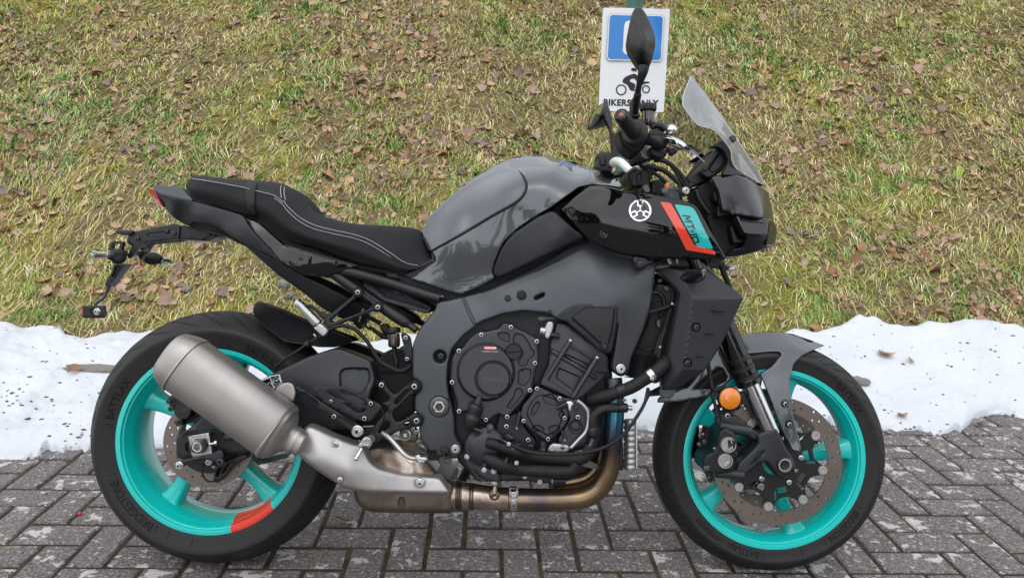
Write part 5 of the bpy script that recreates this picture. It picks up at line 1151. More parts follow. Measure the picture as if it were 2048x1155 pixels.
obj('sump_pipe', *tubepx(yz(cK((1050, 700), (1170, 700)), -.138), [9, 8.5], sides=16), 'black_plastic', sump)
# braided line and cables
def braided(pts, r):
    V, Fc = tubepx(pts, r, 160, 24); V = V.reshape(160, 24, 3); c = V.mean(1, keepdims=True); i, j = np.meshgrid(np.arange(160), np.arange(24), indexing='ij')
    return (c + (V - c) * (1 + .09 * np.sin(i * math.pi / 2 + (j % 2) * math.pi))[..., None]).reshape(-1, 3), Fc
obj('braided_hose', *braided(yz(cK((1425, 215), (1425, 140), (1455, 75), (1530, 32), (1650, 28)), -.165), 7.8), 'black_plastic', eng, 20)
obj('hose_fitting', *tubepx(yz(cK((1648, 26), (1660, 26), (1662, 26), (1745, 22), (1750, 22)), -.165), [7, 9.5, 8.6, 8.6, 6], 16, 18), 'black_plastic', eng, 30); obj('hose_fitting', *tubepx(yz(cK((1745, 22), (1790, 25)), -.165), [5, 5], sides=12), 'bare_alloy', eng)
obj('hose_fitting', *tubepx(yz(cK((1425, 200), (1425, 212), (1422, 285), (1420, 300)), -.165), [7, 9.5, 9.5, 7], 14, 18), 'black_plastic', eng, 30); obj('oil_pipe', *tubepx(yz(cK((1420, 300), (1408, 360), (1350, 420), (1250, 450)), -.16), 5, 20, 12), 'dark_steel', eng, 180)
obj('clutch_cable', *tubepx([(*p, y) for p, y in zip(cH((1002, 520), (985, 590), (945, 660), (880, 745), (800, 800), (700, 828), (560, 838), (430, 825), (340, 790)), (-.17, -.19, -.2, -.205, -.205, -.2, -.2, -.195, -.19))], 3.6, 70, 10), 'soft_black', eng, 180)
obj('cable_end', *tubepx(yz(cH((340, 790), (265, 752), (190, 722), (130, 700)), -.188), [3.2, 1.6, 1.6, 1.4], 20, 8), 'dark_steel', eng, 180)
for p in cH((330, 785), (295, 768)): obj('cable_nut', *tubepx([(p[0] - 4, p[1] - 2, -.189), (p[0] + 4, p[1] + 2.5, -.189)], 4.2, sides=6), 'black_plastic', eng)
obj('coolant_line', *tubepx(yz(cH((1015, 530), (975, 610), (925, 690), (850, 770), (795, 812)), -.172), 3.2, 40, 10), 'soft_black', eng, 180)
obj('sensor_wire', *tubepx(yz(cK((250, 500), (290, 580), (350, 670), (430, 710), (505, 752)), -.16), 1.2, 30, 6), 'dark_steel', eng, 180)
# ------------------------------------------------------------------ exhaust
ex = obj('exhaust_header', *tubepx([(*p, y) for p, y in zip(cH((835, 470), (842, 560), (840, 660), (832, 760), (826, 850), (808, 930), (765, 1000), (700, 1040), (620, 1052), (480, 1054), (330, 1052)), (-.12, -.125, -.125, -.125, -.122, -.118, -.11, -.105, -.10, -.09, -.085))], [17, 18, 19, 19, 19, 19.5, 20.5, 21.5, 21.5, 22, 22], 90, 32), 'heat_tinted_steel', moto, 180)
for k, (yy, dx) in enumerate(((.0, -18), (.06, -30), (.12, -40))):
    obj('header_pipe', *tubepx([(p[0] + dx * .4, p[1], y + yy) for p, y in zip(cH((800, 520), (805, 700), (795, 830), (770, 900), (715, 950), (640, 968), (560, 975)), (-.05,) * 7)], [15, 15, 15, 15, 14, 14, 14], 50, 20), 'heat_tinted_steel', ex, 180)
panel('header_stay', cK((1280, 540), (1370, 505), (1460, 545), (1490, 590), (1470, 600), (1360, 575)), -.10, 'dark_steel', ex, .006, rnd=0, step=4)
col_ = obj('collector', *tubepx([(*p, y) for p, y in zip(cH((345, 1052), (260, 1048), (160, 1040), (100, 1034), (30, 1028), (-80, 1020), (-180, 1005)), (-.085, -.08, -.07, -.07, -.07, -.07, -.07))], [22, 23, 25.5, 27, 28, 29, 28], 60, 32), 'collector_steel', ex, 180)
obj('weld_ring', *tubepx(yz(cH((570, 1053), (566, 1053), (562, 1053)), -.094), [22, 23.2, 22], 8, 32), 'heat_tinted_steel', ex, 180)
for q, r in ((cH((225, 1045)), 24.6), (cH((158, 1040)), 26.4), (cH((146, 1039)), 26.6), (cH((82, 1032)), 28.4), (cH((92, 1033)), 28.2), (cH((102, 1034)), 28.0), (cH((300, 1050)), 23.2)): obj('weld_ring', *tubepx([(q[0][0] + 2, q[0][1], -.07), (q[0][0] - 2, q[0][1], -.07)], r, sides=32), 'heat_tinted_steel', col_, 180)
cl = obj('pipe_clamp', *tubepx(yz(cH((372, 1053), (338, 1052)), -.087), [23.4, 23.4], sides=36), 'bare_alloy', ex, 180)
panel('clamp_lug', cK((640, 790), (650, 765), (720, 765), (732, 795), (730, 850), (700, 865), (645, 850)), -.12, 'bare_alloy', cl, .014, rnd=2, step=3, holes=[cK((655, 780), (715, 780), (715, 800), (655, 800))]); bolt(*cK((686, 838))[0], -.122, 5, kind='hex', parent=cl); bolt(*cK((684, 935))[0], -.116, 2.4, kind='rivet', mat='dark_steel', parent=cl)
lm = obj('lambda_sensor', *lathepx(*cK((505, 830))[0], -.105, [(.004, 11), (-.006, 10.5), (-.008, 8), (-.014, 8), (-.016, 5)], 20), 'heat_tinted_steel', col_); obj('sensor_body', *tubepx(yz(cK((508, 815), (512, 770), (514, 745)), -.118), [6.5, 5, 3], 8, 10), 'collector_steel', lm)
ch = panel('exhaust_chamber', cG((338, 960), (345, 1012), (375, 1052), (420, 1070), (600, 1075), (790, 1076), (800, 1060), (806, 940), (720, 880), (420, 900)), [(710, 990, -.09), (770, 1015, -.115), (900, 1015, -.105), (800, 960, -.12), (900, 960, -.11)], 'chamber_steel', ex, .17, rnd=9, step=7, rnd_m=.02, rc=8, feats=[(circ_px(*cG((562, 1025))[0], 8, 20, 12), -.004, 2), (circ_px(*cG((562, 1025))[0], 4, 14, 9), .004, 2)])
panel('chamber_top', cG((392, 800), (415, 768), (480, 762), (600, 775), (680, 830), (730, 890), (700, 905), (560, 900), (440, 860), (405, 830)), [(735, 900, -.11), (800, 900, -.145), (830, 915, -.155), (860, 935, -.14), (790, 930, -.155), (750, 920, -.135), (820, 895, -.12)], 'collector_steel', ch, .08, rnd=5, step=5, rnd_m=.01)
SK = [(600, 880, -.212), (640, 915, -.226), (700, 935, -.222), (760, 968, -.206), (890, 978, -.182), (690, 880, -.196), (730, 905, -.196), (650, 975, -.208), (800, 955, -.190)]
sh = panel('heat_shield', cG((104, 692), (118, 673), (148, 670), (240, 713), (330, 748), (380, 758), (398, 790), (410, 818), (428, 842), (462, 866), (560, 890), (742, 908), (772, 950), (787, 975), (770, 990), (560, 986), (400, 982), (300, 962), (190, 892), (110, 832), (80, 800), (74, 772), (90, 722)), SK, 'shield_steel', ex, .03, smooth=60, rnd=8, step=6, rnd_m=.014, rc=7, feats=[(circ_px(*cG((258, 757))[0], 10), -.0025, 5), (circ_px(*cG((278, 921))[0], 10), -.0025, 5), (circ_px(*cG((647, 936))[0], 12), -.0025, 5)])
for q in cG((258, 757), (278, 921)): bolt(*q, float(tps(SK)([q])[0]) - .001, 5.6, kind='rivet', mat='bare_alloy', parent=sh)
bolt(*cG((647, 936))[0], -.200, 6.5, kind='flange', parent=sh)
# silencer
AX = np.array([.812, .583]); 
def fs(x, y): return cF((x, y))[0]
SY = -.238
def sil(sts, name, mat, parent, n=None, sides=40, e=2.7, sm=60, caps=True):
    q = [];
    for (x, y, hh, hd) in sts:
        px, py = fs(x, y); q.append((*P1(px, py, SY), hh * (-CO[1] + SY) / F_PX, hd))
    t = np.array(q[-1][:3]) - np.array(q[0][:3]); up = np.cross((0, 1, 0), t); up /= np.linalg.norm(up); up = up * np.sign(up[2])
    return obj(name, *loft(q, up=up, sides=sides, e=e, n=n, caps=caps), mat, parent, sm)
silencer = sil([(459, 280, 57.2, .0595), (464, 283.5, 58, .0605), (470, 288, 58, .0605), (830, 546, 58, .0605), (840, 553, 57.4, .060)], 'silencer', 'titanium', moto)
sil([(384, 228, 43, .045), (387, 230, 46, .049), (398, 237, 50, .053), (424, 255, 55.5, .059), (450, 273, 58.6, .0615), (461, 281, 58.8, .0617), (461.5, 281.4, 57, .059)], 'end_cap', 'titanium', silencer, 26, sm=45)
sil([(838, 552, 57.5, .060), (842, 555, 59.3, .0622), (847, 558.5, 59.3, .0622), (851, 561, 57, .0595), (866, 571, 52, .055), (880, 579, 42, .047), (892, 586, 32, .036), (900, 590, 27, .031), (918, 600, 25.5, .029), (930, 607, 25.5, .029)], 'outlet_cone', 'titanium', silencer, 40, sm=50)
sil([(914, 598, 26.5, .0305), (924, 603.5, 26.5, .0305)], 'pipe_band', 'shield_steel', silencer, sides=36)
sil([(930, 606, 23.5, .0275), (940, 611, 23.5, .0275), (952, 617, 23, .0275)], 'link_pipe', 'titanium', silencer, sides=32)
for q in cF((475, 210), (388, 333)): bolt(*q, -.284, 4.4, kind='rivet', mat='bare_alloy', parent=silencer)
bolt(*cF((905, 668))[0], -.255, 4, kind='flange', mat='bare_alloy', parent=silencer)
for q in cM((280, 745), (255, 800)): bolt(*q, -.263, 3.6, kind='rivet', mat='titanium', parent=silencer)
panel('hanger_tab', cM((40, 218), (125, 140), (200, 130), (250, 150), (275, 240), (250, 345), (190, 312)), -.200, 'titanium', silencer, .006, rnd=2, step=5)
def mirrored(name, g, mat, parent, smooth=38):
    o = obj(name, *g, mat, parent, smooth); obj(name, *flipx(g), mat, parent, smooth); return o
# ------------------------------------------------------------------ swingarm and rear axle
sw = panel('swingarm', [(352.8, 873.5), (357.8, 868.6), (379.7, 855.6), (407.6, 827.7), (470, 788), (520, 760), (560, 739.6), (615, 713), (660, 698), (676, 694.7), (701, 703), (743, 719.6), (752, 760), (738, 800), (720, 838), (690, 858), (640, 860), (600, 850), (555, 878), (509, 904.4), (449.4, 908.4), (421.6, 910.4), (357.8, 917.4), (352.8, 911)], [(360, 895, -.118), (430, 880, -.124), (520, 820, -.132), (600, 760, -.132), (680, 715, -.122), (690, 800, -.136), (740, 760, -.122), (640, 840, -.126), (480, 895, -.122)], 'swingarm_paint', moto, .04, True, smooth=50, rnd=5, step=6, rnd_m=.010, rc=8,
    feats=[([(677, 748), (683, 736), (700, 733), (735, 734), (741, 742), (742, 762), (728, 788), (700, 792), (680, 786)], -.010, 5, 9), (cN((240, 550), (345, 490), (520, 455), (650, 465), (690, 500), (690, 560), (660, 570), (640, 510), (520, 490), (360, 520), (250, 560)), .004, 2.5, 4), (cN((300, 640), (330, 610), (420, 600), (420, 720), (330, 725), (302, 690)), -.008, 2, 6), (cN((545, 530), (600, 515), (640, 540), (640, 700), (560, 720)), -.006, 3, 6), (cN((690, 560), (830, 540), (830, 600), (690, 610)), .005, 6, 5)])
ad = panel('axle_adjuster', cN((333, 566), (541, 530), (576, 750), (374, 776)), -.134, 'bare_alloy', sw, .012, rnd=1.2, step=6, rc=3)
panel('adjuster_lip', cN((331, 562), (542, 526), (544, 540), (334, 577)), -.142, 'zinc', ad, .012, rnd=.8, step=4, rc=1)
ax = cN((440, 660))[0]
o = MB(); s_ = (-CO[1] - .14) / F_PX
o.add(lathe([(0, 15.5 * s_), (-.010, 15.5 * s_), (-.012, 13.6 * s_), (-.012, 11 * s_)], 6, P1(*cN((460, 652))[0], -.138))); on = o.build('axle_nut', 'dark_steel', sw, 30)
obj('axle_collar', *lathepx(*cN((455, 654))[0], -.138, [(0, 14), (-.012, 14), (-.016, 12.5), (-.022, 12), (-.024, 10.5)], 36), 'bare_alloy', on)
obj('rear_axle', *lathepx(*ax, -.15, [(.01, 11), (-.008, 11), (-.010, 10), (-.010, 7), (.02, 6.6), (.02, .01)], 36), 'zinc', on)
obj('adjuster_bolt', *tubepx(yz(cN((550, 640), (600, 632)), -.14), [3, 3], sides=10), 'zinc', sw); obj('adjuster_nut', *tubepx(yz(cN((602, 630), (626, 624)), -.14), [5, 5], sides=6), 'zinc', sw)
cb = panel('caliper_bracket', cN((222, 855), (225, 835), (250, 803), (400, 772), (560, 742), (640, 690), (680, 705), (692, 745), (690, 830), (655, 865), (620, 850), (600, 812), (500, 788), (400, 802), (300, 838), (285, 870), (250, 886)), -.142, 'swingarm_paint', moto, .012, rnd=2.5, step=5, rnd_m=.004)
bolts(cN((245, 855)), -.146, 6, kind='flange', parent=cb); bolts(cN((662, 812)), -.146, 7.5, mat='dark_steel', parent=cb)
sn = panel('speed_sensor', cN((415, 800), (490, 785), (560, 780), (600, 800), (600, 850), (540, 870), (480, 850), (430, 840)), -.125, 'black_plastic', cb, .02, rnd=2, step=5); bolts(cN((540, 820)), -.130, 5, kind='flange', mat='bare_alloy', parent=sn)
obj('sensor_wire', *tubepx(yz(cN((478, 850), (474, 900), (490, 970), (530, 1010), (590, 1012)), -.122), 1.9, 30, 8), 'soft_black', sn, 180); obj('wire_sleeve', *tubepx(yz(cN((476, 840), (474, 895)), -.124), [3.6, 3.2], sides=10), 'black_plastic', sn)
panel('chain_guard', cN((600, 870), (620, 830), (720, 800), (860, 755), (930, 745), (940, 770), (890, 795), (780, 870), (695, 965), (640, 1026), (606, 1028), (588, 1010), (592, 950)), -.112, 'satin_black', moto, .02, rnd=2, step=5, holes=[cN((625, 890), (680, 865), (640, 960), (612, 975)), cN((715, 855), (800, 815), (690, 930), (665, 945))], feats=[])
rc_ = obj('rear_caliper', *lathepx(*cN((316, 290))[0], -.105, [(.03, 18), (-.016, 17.6), (-.022, 16.6), (-.023, 15.8), (-.023, .01)], 40), 'satin_black', moto)
panel('caliper_body', cN((120, 190), (170, 140), (235, 175), (330, 200), (480, 320), (400, 380), (330, 400), (260, 380), (235, 300), (170, 300)), -.095, 'black_plastic', rc_, .04, rnd=3, step=5)
obj('cover_lettering', *quad_text('NISSIN', cN((258, 300), (375, 255), (382, 275), (264, 322)), -.128, off=.03), 'print_grey', rc_, 0)
for q, r in zip(cN((140, 212), (165, 282), (252, 412)), (5, 6, 8)): bolt(*q, -.108, r, mat='dark_steel', parent=rc_)
obj('slider_boot', *tubepx(yz(cN((215, 430), (245, 415), (290, 400)), -.108), [6, 7.5, 8], sides=14), 'soft_black', rc_)
# data sticker
stk = panel('data_sticker', [(512, 764), (540, 751), (559.5, 748), (564, 764), (547, 777), (530, 788)], [(512, 764, -.1325), (560, 750, -.1345), (540, 775, -.1335)], 'print_white', sw, .0006, rnd=0, step=4, rc=1)
b = MB()
for pl in (((541, 753), (557.5, 750), (558.5, 757), (543, 760)), ((543.5, 762), (559, 759), (561, 764), (549, 773)), ((518, 766), (539, 755), (541, 761), (521, 773)), ((524, 776), (541.5, 764), (546, 774), (531, 786))): b.add(panel_geo(list(pl), -.1358, .0004, rnd=0, step=4, rc=.5))
b.build('sticker_print', 'decal_black', stk); 
b = MB(); r = np.random.default_rng(3)
for k in range(26):
    t = r.random(2); c = np.array([522, 770]) + np.array([24, -10]) * t[0] + np.array([10, 10]) * t[1] + (np.array([8, -8]) if k % 2 else 0); w = r.uniform(1, 4); b.add(panel_geo([(c[0], c[1]), (c[0] + w, c[1] - w * .35), (c[0] + w + .3, c[1] - w * .35 + .9), (c[0] + .3, c[1] + .9)], -.1363, .0003, rnd=0, step=4, rc=0))
tag(b.build('sticker_print', 'print_white', stk, 0), kind='stuff')
# hugger
hg = panel('rear_hugger', [(505.7, 616), (512, 603), (530, 606), (560, 618), (612, 641), (660, 661), (700, 676), (706, 681), (702, 686), (670, 694), (640, 694), (615, 690), (590, 686), (571, 684), (520, 646), (507, 629)], [(512, 603, -.02), (560, 618, -.02), (612, 641, -.02), (700, 677, -.04), (507, 629, -.085), (520, 646, -.092), (571, 684, -.100), (640, 692, -.1)], 'satin_black', moto, .006, True, rnd=2, step=5, smooth=30, feats=[([(660, 676), (690, 683), (686, 688), (655, 682)], -.004, 1.5)])
# ------------------------------------------------------------------ rear subframe, passenger peg
sf = mirrored('subframe_tube', (tubepx([(*cB((700, 800))[0], -.085), (*cB((960, 852))[0], -.105), (*cB((1250, 935))[0], -.108), (*cB((1520, 1025))[0], -.112), (*cB((1650, 1060))[0], -.118)], [11, 11, 11, 10.5, 9], 40, 18)), 'satin_black', moto, 50); sf2 = mirrored('subframe_tube', (tubepx([(*cL((500, -180))[0], -.09), (*cL((800, 30))[0], -.098), (*cL((1150, 270))[0], -.105), (*cL((1530, 520))[0], -.112), (*cL((1545, 530))[0], -.112), (*cL((1640, 600))[0], -.118)], [11, 11, 11, 10.5, 8, 7], 50, 18)), 'satin_black', moto, 50)
panel('subframe_lug', cL((1560, 570), (1650, 570), (1680, 600), (1600, 620)), -.12, 'satin_black', sf2, .02, rnd=1.5, step=4)
panel('subframe_lug', cL((1880, 180), (1960, 175), (1985, 215), (1880, 210)), -.12, 'dark_steel', sf, .02, rnd=1.5, step=4)
panel('battery_box', cL((1010, -60), (1200, 60), (1450, 120), (1830, 320), (1830, 345), (1790, 395), (1740, 400), (1250, 255), (1000, 80)), [(740, 560, -.08), (865, 620, -.085), (770, 600, -.09)], 'matt_plastic', moto, .16, rnd=3, step=7, feats=[(cL((1050, -10), (1440, 130), (1800, 320), (1780, 350), (1260, 200)), -.002, 2)])
panel('seat_latch', cB((1200, 850), (1300, 850), (1300, 880), (1360, 880), (1360, 900), (1220, 890)), -.09, 'black_plastic', sf, .03, rnd=1, step=4)
tr = cB((965, 800), (1140, 822), (1320, 840), (1440, 850), (1560, 860), (1420, 900), (1600, 1000), (1540, 1010), (1300, 930), (960, 850))
panel('seat_pan', cB((150, 380), (300, 500), (380, 570), (600, 640), (960, 775), (1330, 830), (1440, 820), (1580, 760), (1560, 850), (1400, 900), (1330, 880), (1180, 860), (960, 820), (600, 720), (365, 650), (280, 570), (140, 420)), -.085, 'soft_black', seat, .17, rnd=2, step=7)
panel('seat_pan', cA((745, 165), (790, 200), (1000, 270), (1150, 330), (1230, 350), (1300, 420), (1250, 430), (1120, 365), (790, 275), (740, 200)), -.07, 'soft_black', seat, .14, rnd=2, step=7)
pb = panel('peg_bracket', cL((872, 150), (885, 105), (940, 76), (992, 102), (1010, 145), (1020, 165), (1165, 262), (1225, 265), (1250, 320), (1225, 375), (1170, 390), (1115, 368), (640, 560), (600, 588), (545, 560), (512, 520), (535, 462), (872, 190)), -.128, 'satin_black', moto, .022, rnd=3.5, step=4, rnd_m=.006, smooth=45, rc=8, holes=[cL((905, 225), (985, 205), (1105, 290), (1095, 335), (860, 425), (640, 505), (598, 490), (640, 455))], feats=[(circ_px(*cL((940, 145))[0], 10.5), .006, 2, 1), (circ_px(*cL((1180, 325))[0], 10.5), .006, 2, 1)])
bolts(cL((940, 145), (1180, 325)), -.136, 5.6, parent=pb)
te = [(240, 262)]
for k in range(13): t0 = k / 13; te += [(240 + 235 * t0 + 4, 262 + 235 * t0 - 2), (240 + 235 * (t0 + .045) + 14, 262 + 235 * (t0 + .045) - 14)]
peg = panel('passenger_peg', cL((172, 288), (180, 250), (212, 222), (232, 240), *te, (482, 505), (440, 545)), [(590, 605, -.18), (636, 648, -.15), (600, 625, -.175)], 'zinc', pb, .020, rnd=1, step=3, rc=.8)
panel('peg_rail', cL((172, 288), (184, 268), (440, 530), (400, 560)), [(590, 608, -.186), (632, 652, -.156)], 'bare_alloy', peg, .01, rnd=1.5, step=4)
panel('peg_block', cL((398, 572), (482, 514), (582, 605), (520, 682)), -.150, 'bare_alloy', peg, .028, rnd=1.5, step=4)
panel('peg_block', cL((395, 640), (425, 650), (440, 690), (420, 692)), -.14, 'zinc', peg, .01, rnd=1, step=3)
panel('boot_guard', cL((318, 325), (342, 286), (380, 288), (420, 330), (500, 392), (600, 402), (640, 420), (560, 480), (505, 470), (440, 388), (385, 345), (350, 335)), -.118, 'satin_black', pb, .006, rnd=1.5, step=4)
hose = obj('brake_hose', *tubepx([(*p, y) for p, y in zip(cL((-60, 1040), (120, 910), (330, 770), (500, 670), (620, 580), (740, 545), (860, 570), (960, 640), (1050, 740), (1120, 850), (1200, 970), (1320, 1045), (1430, 1090), (1520, 1070), (1580, 1020)), (-.11, -.115, -.12, -.13, -.135, -.135, -.135, -.135, -.135, -.132, -.13, -.13, -.128, -.12, -.11))], [2.8, 2.8, 3.2, 4, 4, 4, 4, 4, 4, 4.2, 4.6, 4.8, 4.8, 4.8, 4.6], 110, 12), 'soft_black', moto, 180)
for p in cL((335, 765), (1210, 990), (1260, 1020)): obj('hose_clip', *tubepx([(p[0] - 3.5, p[1] + (2.5 if p[0] < 700 else -2.5), -.125), (p[0] + 3.5, p[1] + (-2.5 if p[0] < 700 else 2.5), -.125)], 6.4, sides=14), 'black_plastic', hose)
# reservoir and loose parts between swingarm and frame
rs = obj('rear_reservoir', *tubepx(yz(cL((1372, 640), (1372, 655), (1372, 790), (1372, 805)), -.10), [10.5, 11.2, 11.2, 9], sides=24), 'brake_fluid', moto, 40)
obj('reservoir_cap', *tubepx(yz(cL((1364, 566), (1364, 575), (1364, 632), (1366, 642)), -.10), [12.5, 13.8, 13.8, 12.5], 10, 24), 'black_plastic', rs, 40)
panel('reservoir_stay', cL((1450, 640), (1500, 630), (1570, 680), (1590, 800), (1590, 990), (1500, 985), (1490, 860), (1430, 850), (1440, 800), (1490, 790)), -.095, 'satin_black', rs, .006, rnd=1, step=5); bolts(cL((1515, 690)), -.10, 5.4, parent=rs); bolts(cL((1530, 945)), -.10, 4.6, parent=rs)
obj('reservoir_hose', *tubepx(yz(cL((1375, 800), (1380, 900), (1400, 960), (1390, 1100)), -.09), [5, 4.8, 4.8, 4.8], 20, 12), 'black_plastic', rs, 180)
panel('rear_harness', cL((1180, 970), (1230, 880), (1300, 850), (1490, 855), (1595, 820), (1620, 1160), (1120, 1160), (1130, 1010)), -.045, 'soft_black', moto, .10, rnd=3, step=8)
panel('linkage', cM((1090, -20), (1545, -20), (1560, 300), (1560, 470), (1430, 520), (1400, 640), (1250, 740), (1000, 760), (900, 740), (640, 640), (600, 600), (760, 560), (960, 580), (1020, 300)), -.045, 'soft_black', moto, .10, rnd=4, step=8)
b = MB(); t = np.linspace(0, 1, 150); c0, c1 = np.array(cM((1150, 95))[0]), np.array(cM((1060, 265))[0]); d = (c1 - c0) / np.linalg.norm(c1 - c0); nn = np.array([-d[1], d[0]])
q = [tuple(c0 + (c1 - c0) * u + nn * 9 * math.sin(u * 2 * math.pi * 7)) + (-.075 + .018 * math.cos(u * 2 * math.pi * 7),) for u in t]
b.add(tubepx(q, 2.0, 260, 8)); b.build('shock_spring', 'dark_steel', moto, 180)
for a in (((1040, 430), (1210, 520)), ((1180, 640), (1290, 690))): obj('loom', *tubepx(yz(cL(*a), -.06) , 4.5, sides=10), 'soft_black', sf)
obj('loom', *tubepx([(*p, -.06) for p in cL((1030, 480), (1040, 560), (1140, 600), (1230, 690), (1300, 700))], 2.6, 30, 8), 'soft_black', sf, 180); obj('loom', *tubepx([(*p, -.05) for p in cL((1080, 560), (1180, 640), (1290, 640), (1330, 560))], 3.2, 30, 8), 'soft_black', sf, 180)
panel('rear_relay', cL((1190, 545), (1250, 520), (1300, 560), (1300, 640), (1230, 630)), -.04, 'black_plastic', sf, .05, rnd=2, step=5); panel('tool_box', cL((840, 310), (1000, 240), (1100, 300), (1000, 420), (870, 400)), -.04, 'soft_black', sf, .08, rnd=3, step=6); panel('tool_box', cL((870, 510), (1010, 420), (1030, 490), (960, 600)), -.03, 'soft_black', sf, .06, rnd=3, step=6)
# ------------------------------------------------------------------ rider's footrest assembly
rsb = panel('rearset', cM((1165, 150), (1180, 118), (1208, 108), (1240, 120), (1252, 160), (1290, 215), (1350, 265), (1500, 140), (1520, 112), (1560, 98), (1610, 120), (1635, 170), (1615, 225), (1560, 250), (1500, 275), (1385, 390), (1335, 430), (1322, 485), (1350, 545), (1385, 555), (1500, 500), (1520, 475), (1580, 462), (1630, 490), (1655, 540), (1632, 590), (1585, 615), (1540, 600), (1400, 650), (1255, 718), (1140, 790), (1095, 800), (1040, 760), (1030, 720), (1085, 640), (1200, 500), (1290, 405), (1225, 375), (1200, 350), (1255, 345), (1285, 312), (1278, 275), (1190, 195)), -.158, 'satin_black', moto, .016, rnd=2.6, step=4, rnd_m=.005, smooth=45, rc=5, holes=[cM((1343, 345), (1360, 315), (1468, 212), (1492, 205), (1500, 222), (1372, 362), (1350, 368)), cM((1238, 545), (1260, 545), (1294, 590), (1285, 612), (1195, 682), (1160, 668)), cM((1440, 572), (1495, 548), (1515, 570), (1490, 596), (1448, 598))], feats=[(circ_px(*cM((1558, 172))[0], 11), .005, 2, 1), (circ_px(*cM((1582, 540))[0], 11), .005, 2, 1), (cM((1300, 400), (1315, 410), (1130, 660), (1115, 650)), .003, 2, 1)])
bolts(cM((1558, 172), (1582, 540)), -.165, 6.6, parent=rsb); bolts(cM((1205, 156)), -.162, 6.0, parent=rsb)
hgd = panel('heel_guard', cM((463, 206), (490, 172), (792, 172), (1135, 342), (1200, 380), (1205, 400), (1085, 552), (975, 552), (560, 345)), -.172, 'satin_black', rsb, .004, rnd=1, step=5, rc=3, holes=[cM((608, 238), (625, 228), (832, 232), (1035, 335), (1045, 385), (930, 372), (690, 290)), cM((778, 350), (800, 340), (905, 372), (1020, 402), (1036, 425), (1000, 455), (940, 460))])
bolts(cM((660, 332)), -.175, 4.2, parent=hgd); bolts(cM((1090, 355), (1020, 515)), -.175, 5.4, parent=hgd)
har = panel('exhaust_hanger', cM((158, 215), (170, 160), (222, 138), (278, 155), (420, 240), (560, 345), (720, 442), (965, 592), (1008, 640), (990, 690), (935, 705), (885, 665), (700, 540), (600, 455), (530, 420), (480, 408), (285, 305), (225, 290), (172, 262)), -.182, 'satin_black', rsb, .012, rnd=2, step=5, rnd_m=.004, rc=5, holes=[cM((282, 290), (290, 252), (325, 238), (370, 250), (522, 352), (518, 380), (490, 402), (310, 318))], feats=[(cM((730, 470), (790, 495), (960, 590), (940, 620), (720, 490)), .003, 2)])
bolts(cM((694, 495)), -.186, 5.4, parent=har); bolts(cM((943, 655)), -.188, 8.6, kind='flange', parent=har)
obj('hanger_collar', *lathepx(*cM((211, 220))[0], -.186, [(0, 10.5), (-.003, 10.3), (-.004, 8.5)], 32), 'zinc', har); obj('hanger_bolt', *lathepx(*cM((211, 220))[0], -.188, [(0, 8), (-.004, 7.4), (-.007, 5.4), (-.008, 3), (-.004, 2.8), (-.004, .01)], 28), 'chrome', har)
panel('master_cylinder', cM((960, 600), (1110, 590), (1125, 610), (1060, 690), (1000, 720), (985, 650)), -.150, 'satin_black', rsb, .03, rnd=2, step=4); obj('push_rod', *tubepx(yz(cM((1000, 608), (1120, 602)), -.165), 2.6, sides=8), 'dark_steel', rsb)
obj('stay_tube', *tubepx(yz(cM((1190, 385), (1240, 500)), -.14), 4, sides=10), 'soft_black', rsb)
fp = obj('rider_peg', *tubepx([(*cM((1095, 735))[0], -.165), (*cM((1070, 752))[0], -.20), (*cM((1042, 765))[0], -.255), (*cM((1040, 766))[0], -.258)], [8, 8.6, 9.6, 8.6], 16, 22), 'bare_alloy', rsb, 40)
for k in range(5): x = 1005 + k * 18; panel('peg_ridge', cM((x, 735 + abs(k - 2) * 7), (x + 9, 733 + abs(k - 2) * 7), (x - 4, 805 - abs(k - 2) * 7), (x - 13, 803 - abs(k - 2) * 7)), -.262, 'zinc', fp, .006, rnd=.8, step=3, rc=.5)
panel('peg_tab', cM((945, 800), (985, 770), (1030, 790), (1010, 830), (960, 835)), -.235, 'bare_alloy', fp, .02, rnd=1.5, step=3)
hb = MB(); hb.add(tubepx([(*cM((988, 845))[0], -.235), (*cM((958, 895))[0], -.24), (*cM((932, 940))[0], -.245)], [3.6, 3.2, 3.4], 12, 12)); hb.add(ball(P1(*cM((927, 950))[0], -.246), .0058, 14)); hb.build('peg_feeler', 'chrome', fp, 60)
bp = obj('brake_pedal', *tubepx([(*p, y) for p, y in zip(cM((1210, 670), (1290, 730), (1380, 830), (1450, 905), (1520, 945), (1585, 952)), (-.15, -.165, -.18, -.19, -.2, -.205))], [5, 5, 5, 5, 4.6, 4.6], 40, 14), 'bare_alloy', moto, 180)
panel('pedal_pad', cM((1565, 925), (1600, 905), (1620, 915), (1615, 935), (1690, 938), (1702, 958), (1650, 1000), (1580, 985), (1562, 965)), -.222, 'zinc', bp, .03, rnd=1.2, step=3, rc=2, feats=[(cM((1570, 958), (1680, 962), (1650, 992), (1585, 980)), -.003, 1)])
obj('pedal_boss', *lathepx(*cM((1462, 690))[0], -.125, [(0, 11.5), (-.006, 11.5), (-.008, 8.5), (-.005, 7.5), (-.008, 6.5), (-.012, 4), (-.012, .01)], 32), 'bare_alloy', moto); bolts(cM((1545, 625), (1578, 662)), -.13, 4.2, parent=rsb)
panel('boss_plate', cM((1400, 620), (1560, 615), (1600, 680), (1580, 760), (1500, 780), (1390, 730)), -.118, 'dark_steel', rsb, .02, rnd=2, step=5); obj('return_spring', *tubepx(yz(cM((1580, 790), (1640, 780), (1690, 840), (1660, 890), (1610, 860)), -.12), 2.4, 30, 8), 'dark_steel', bp, 180)
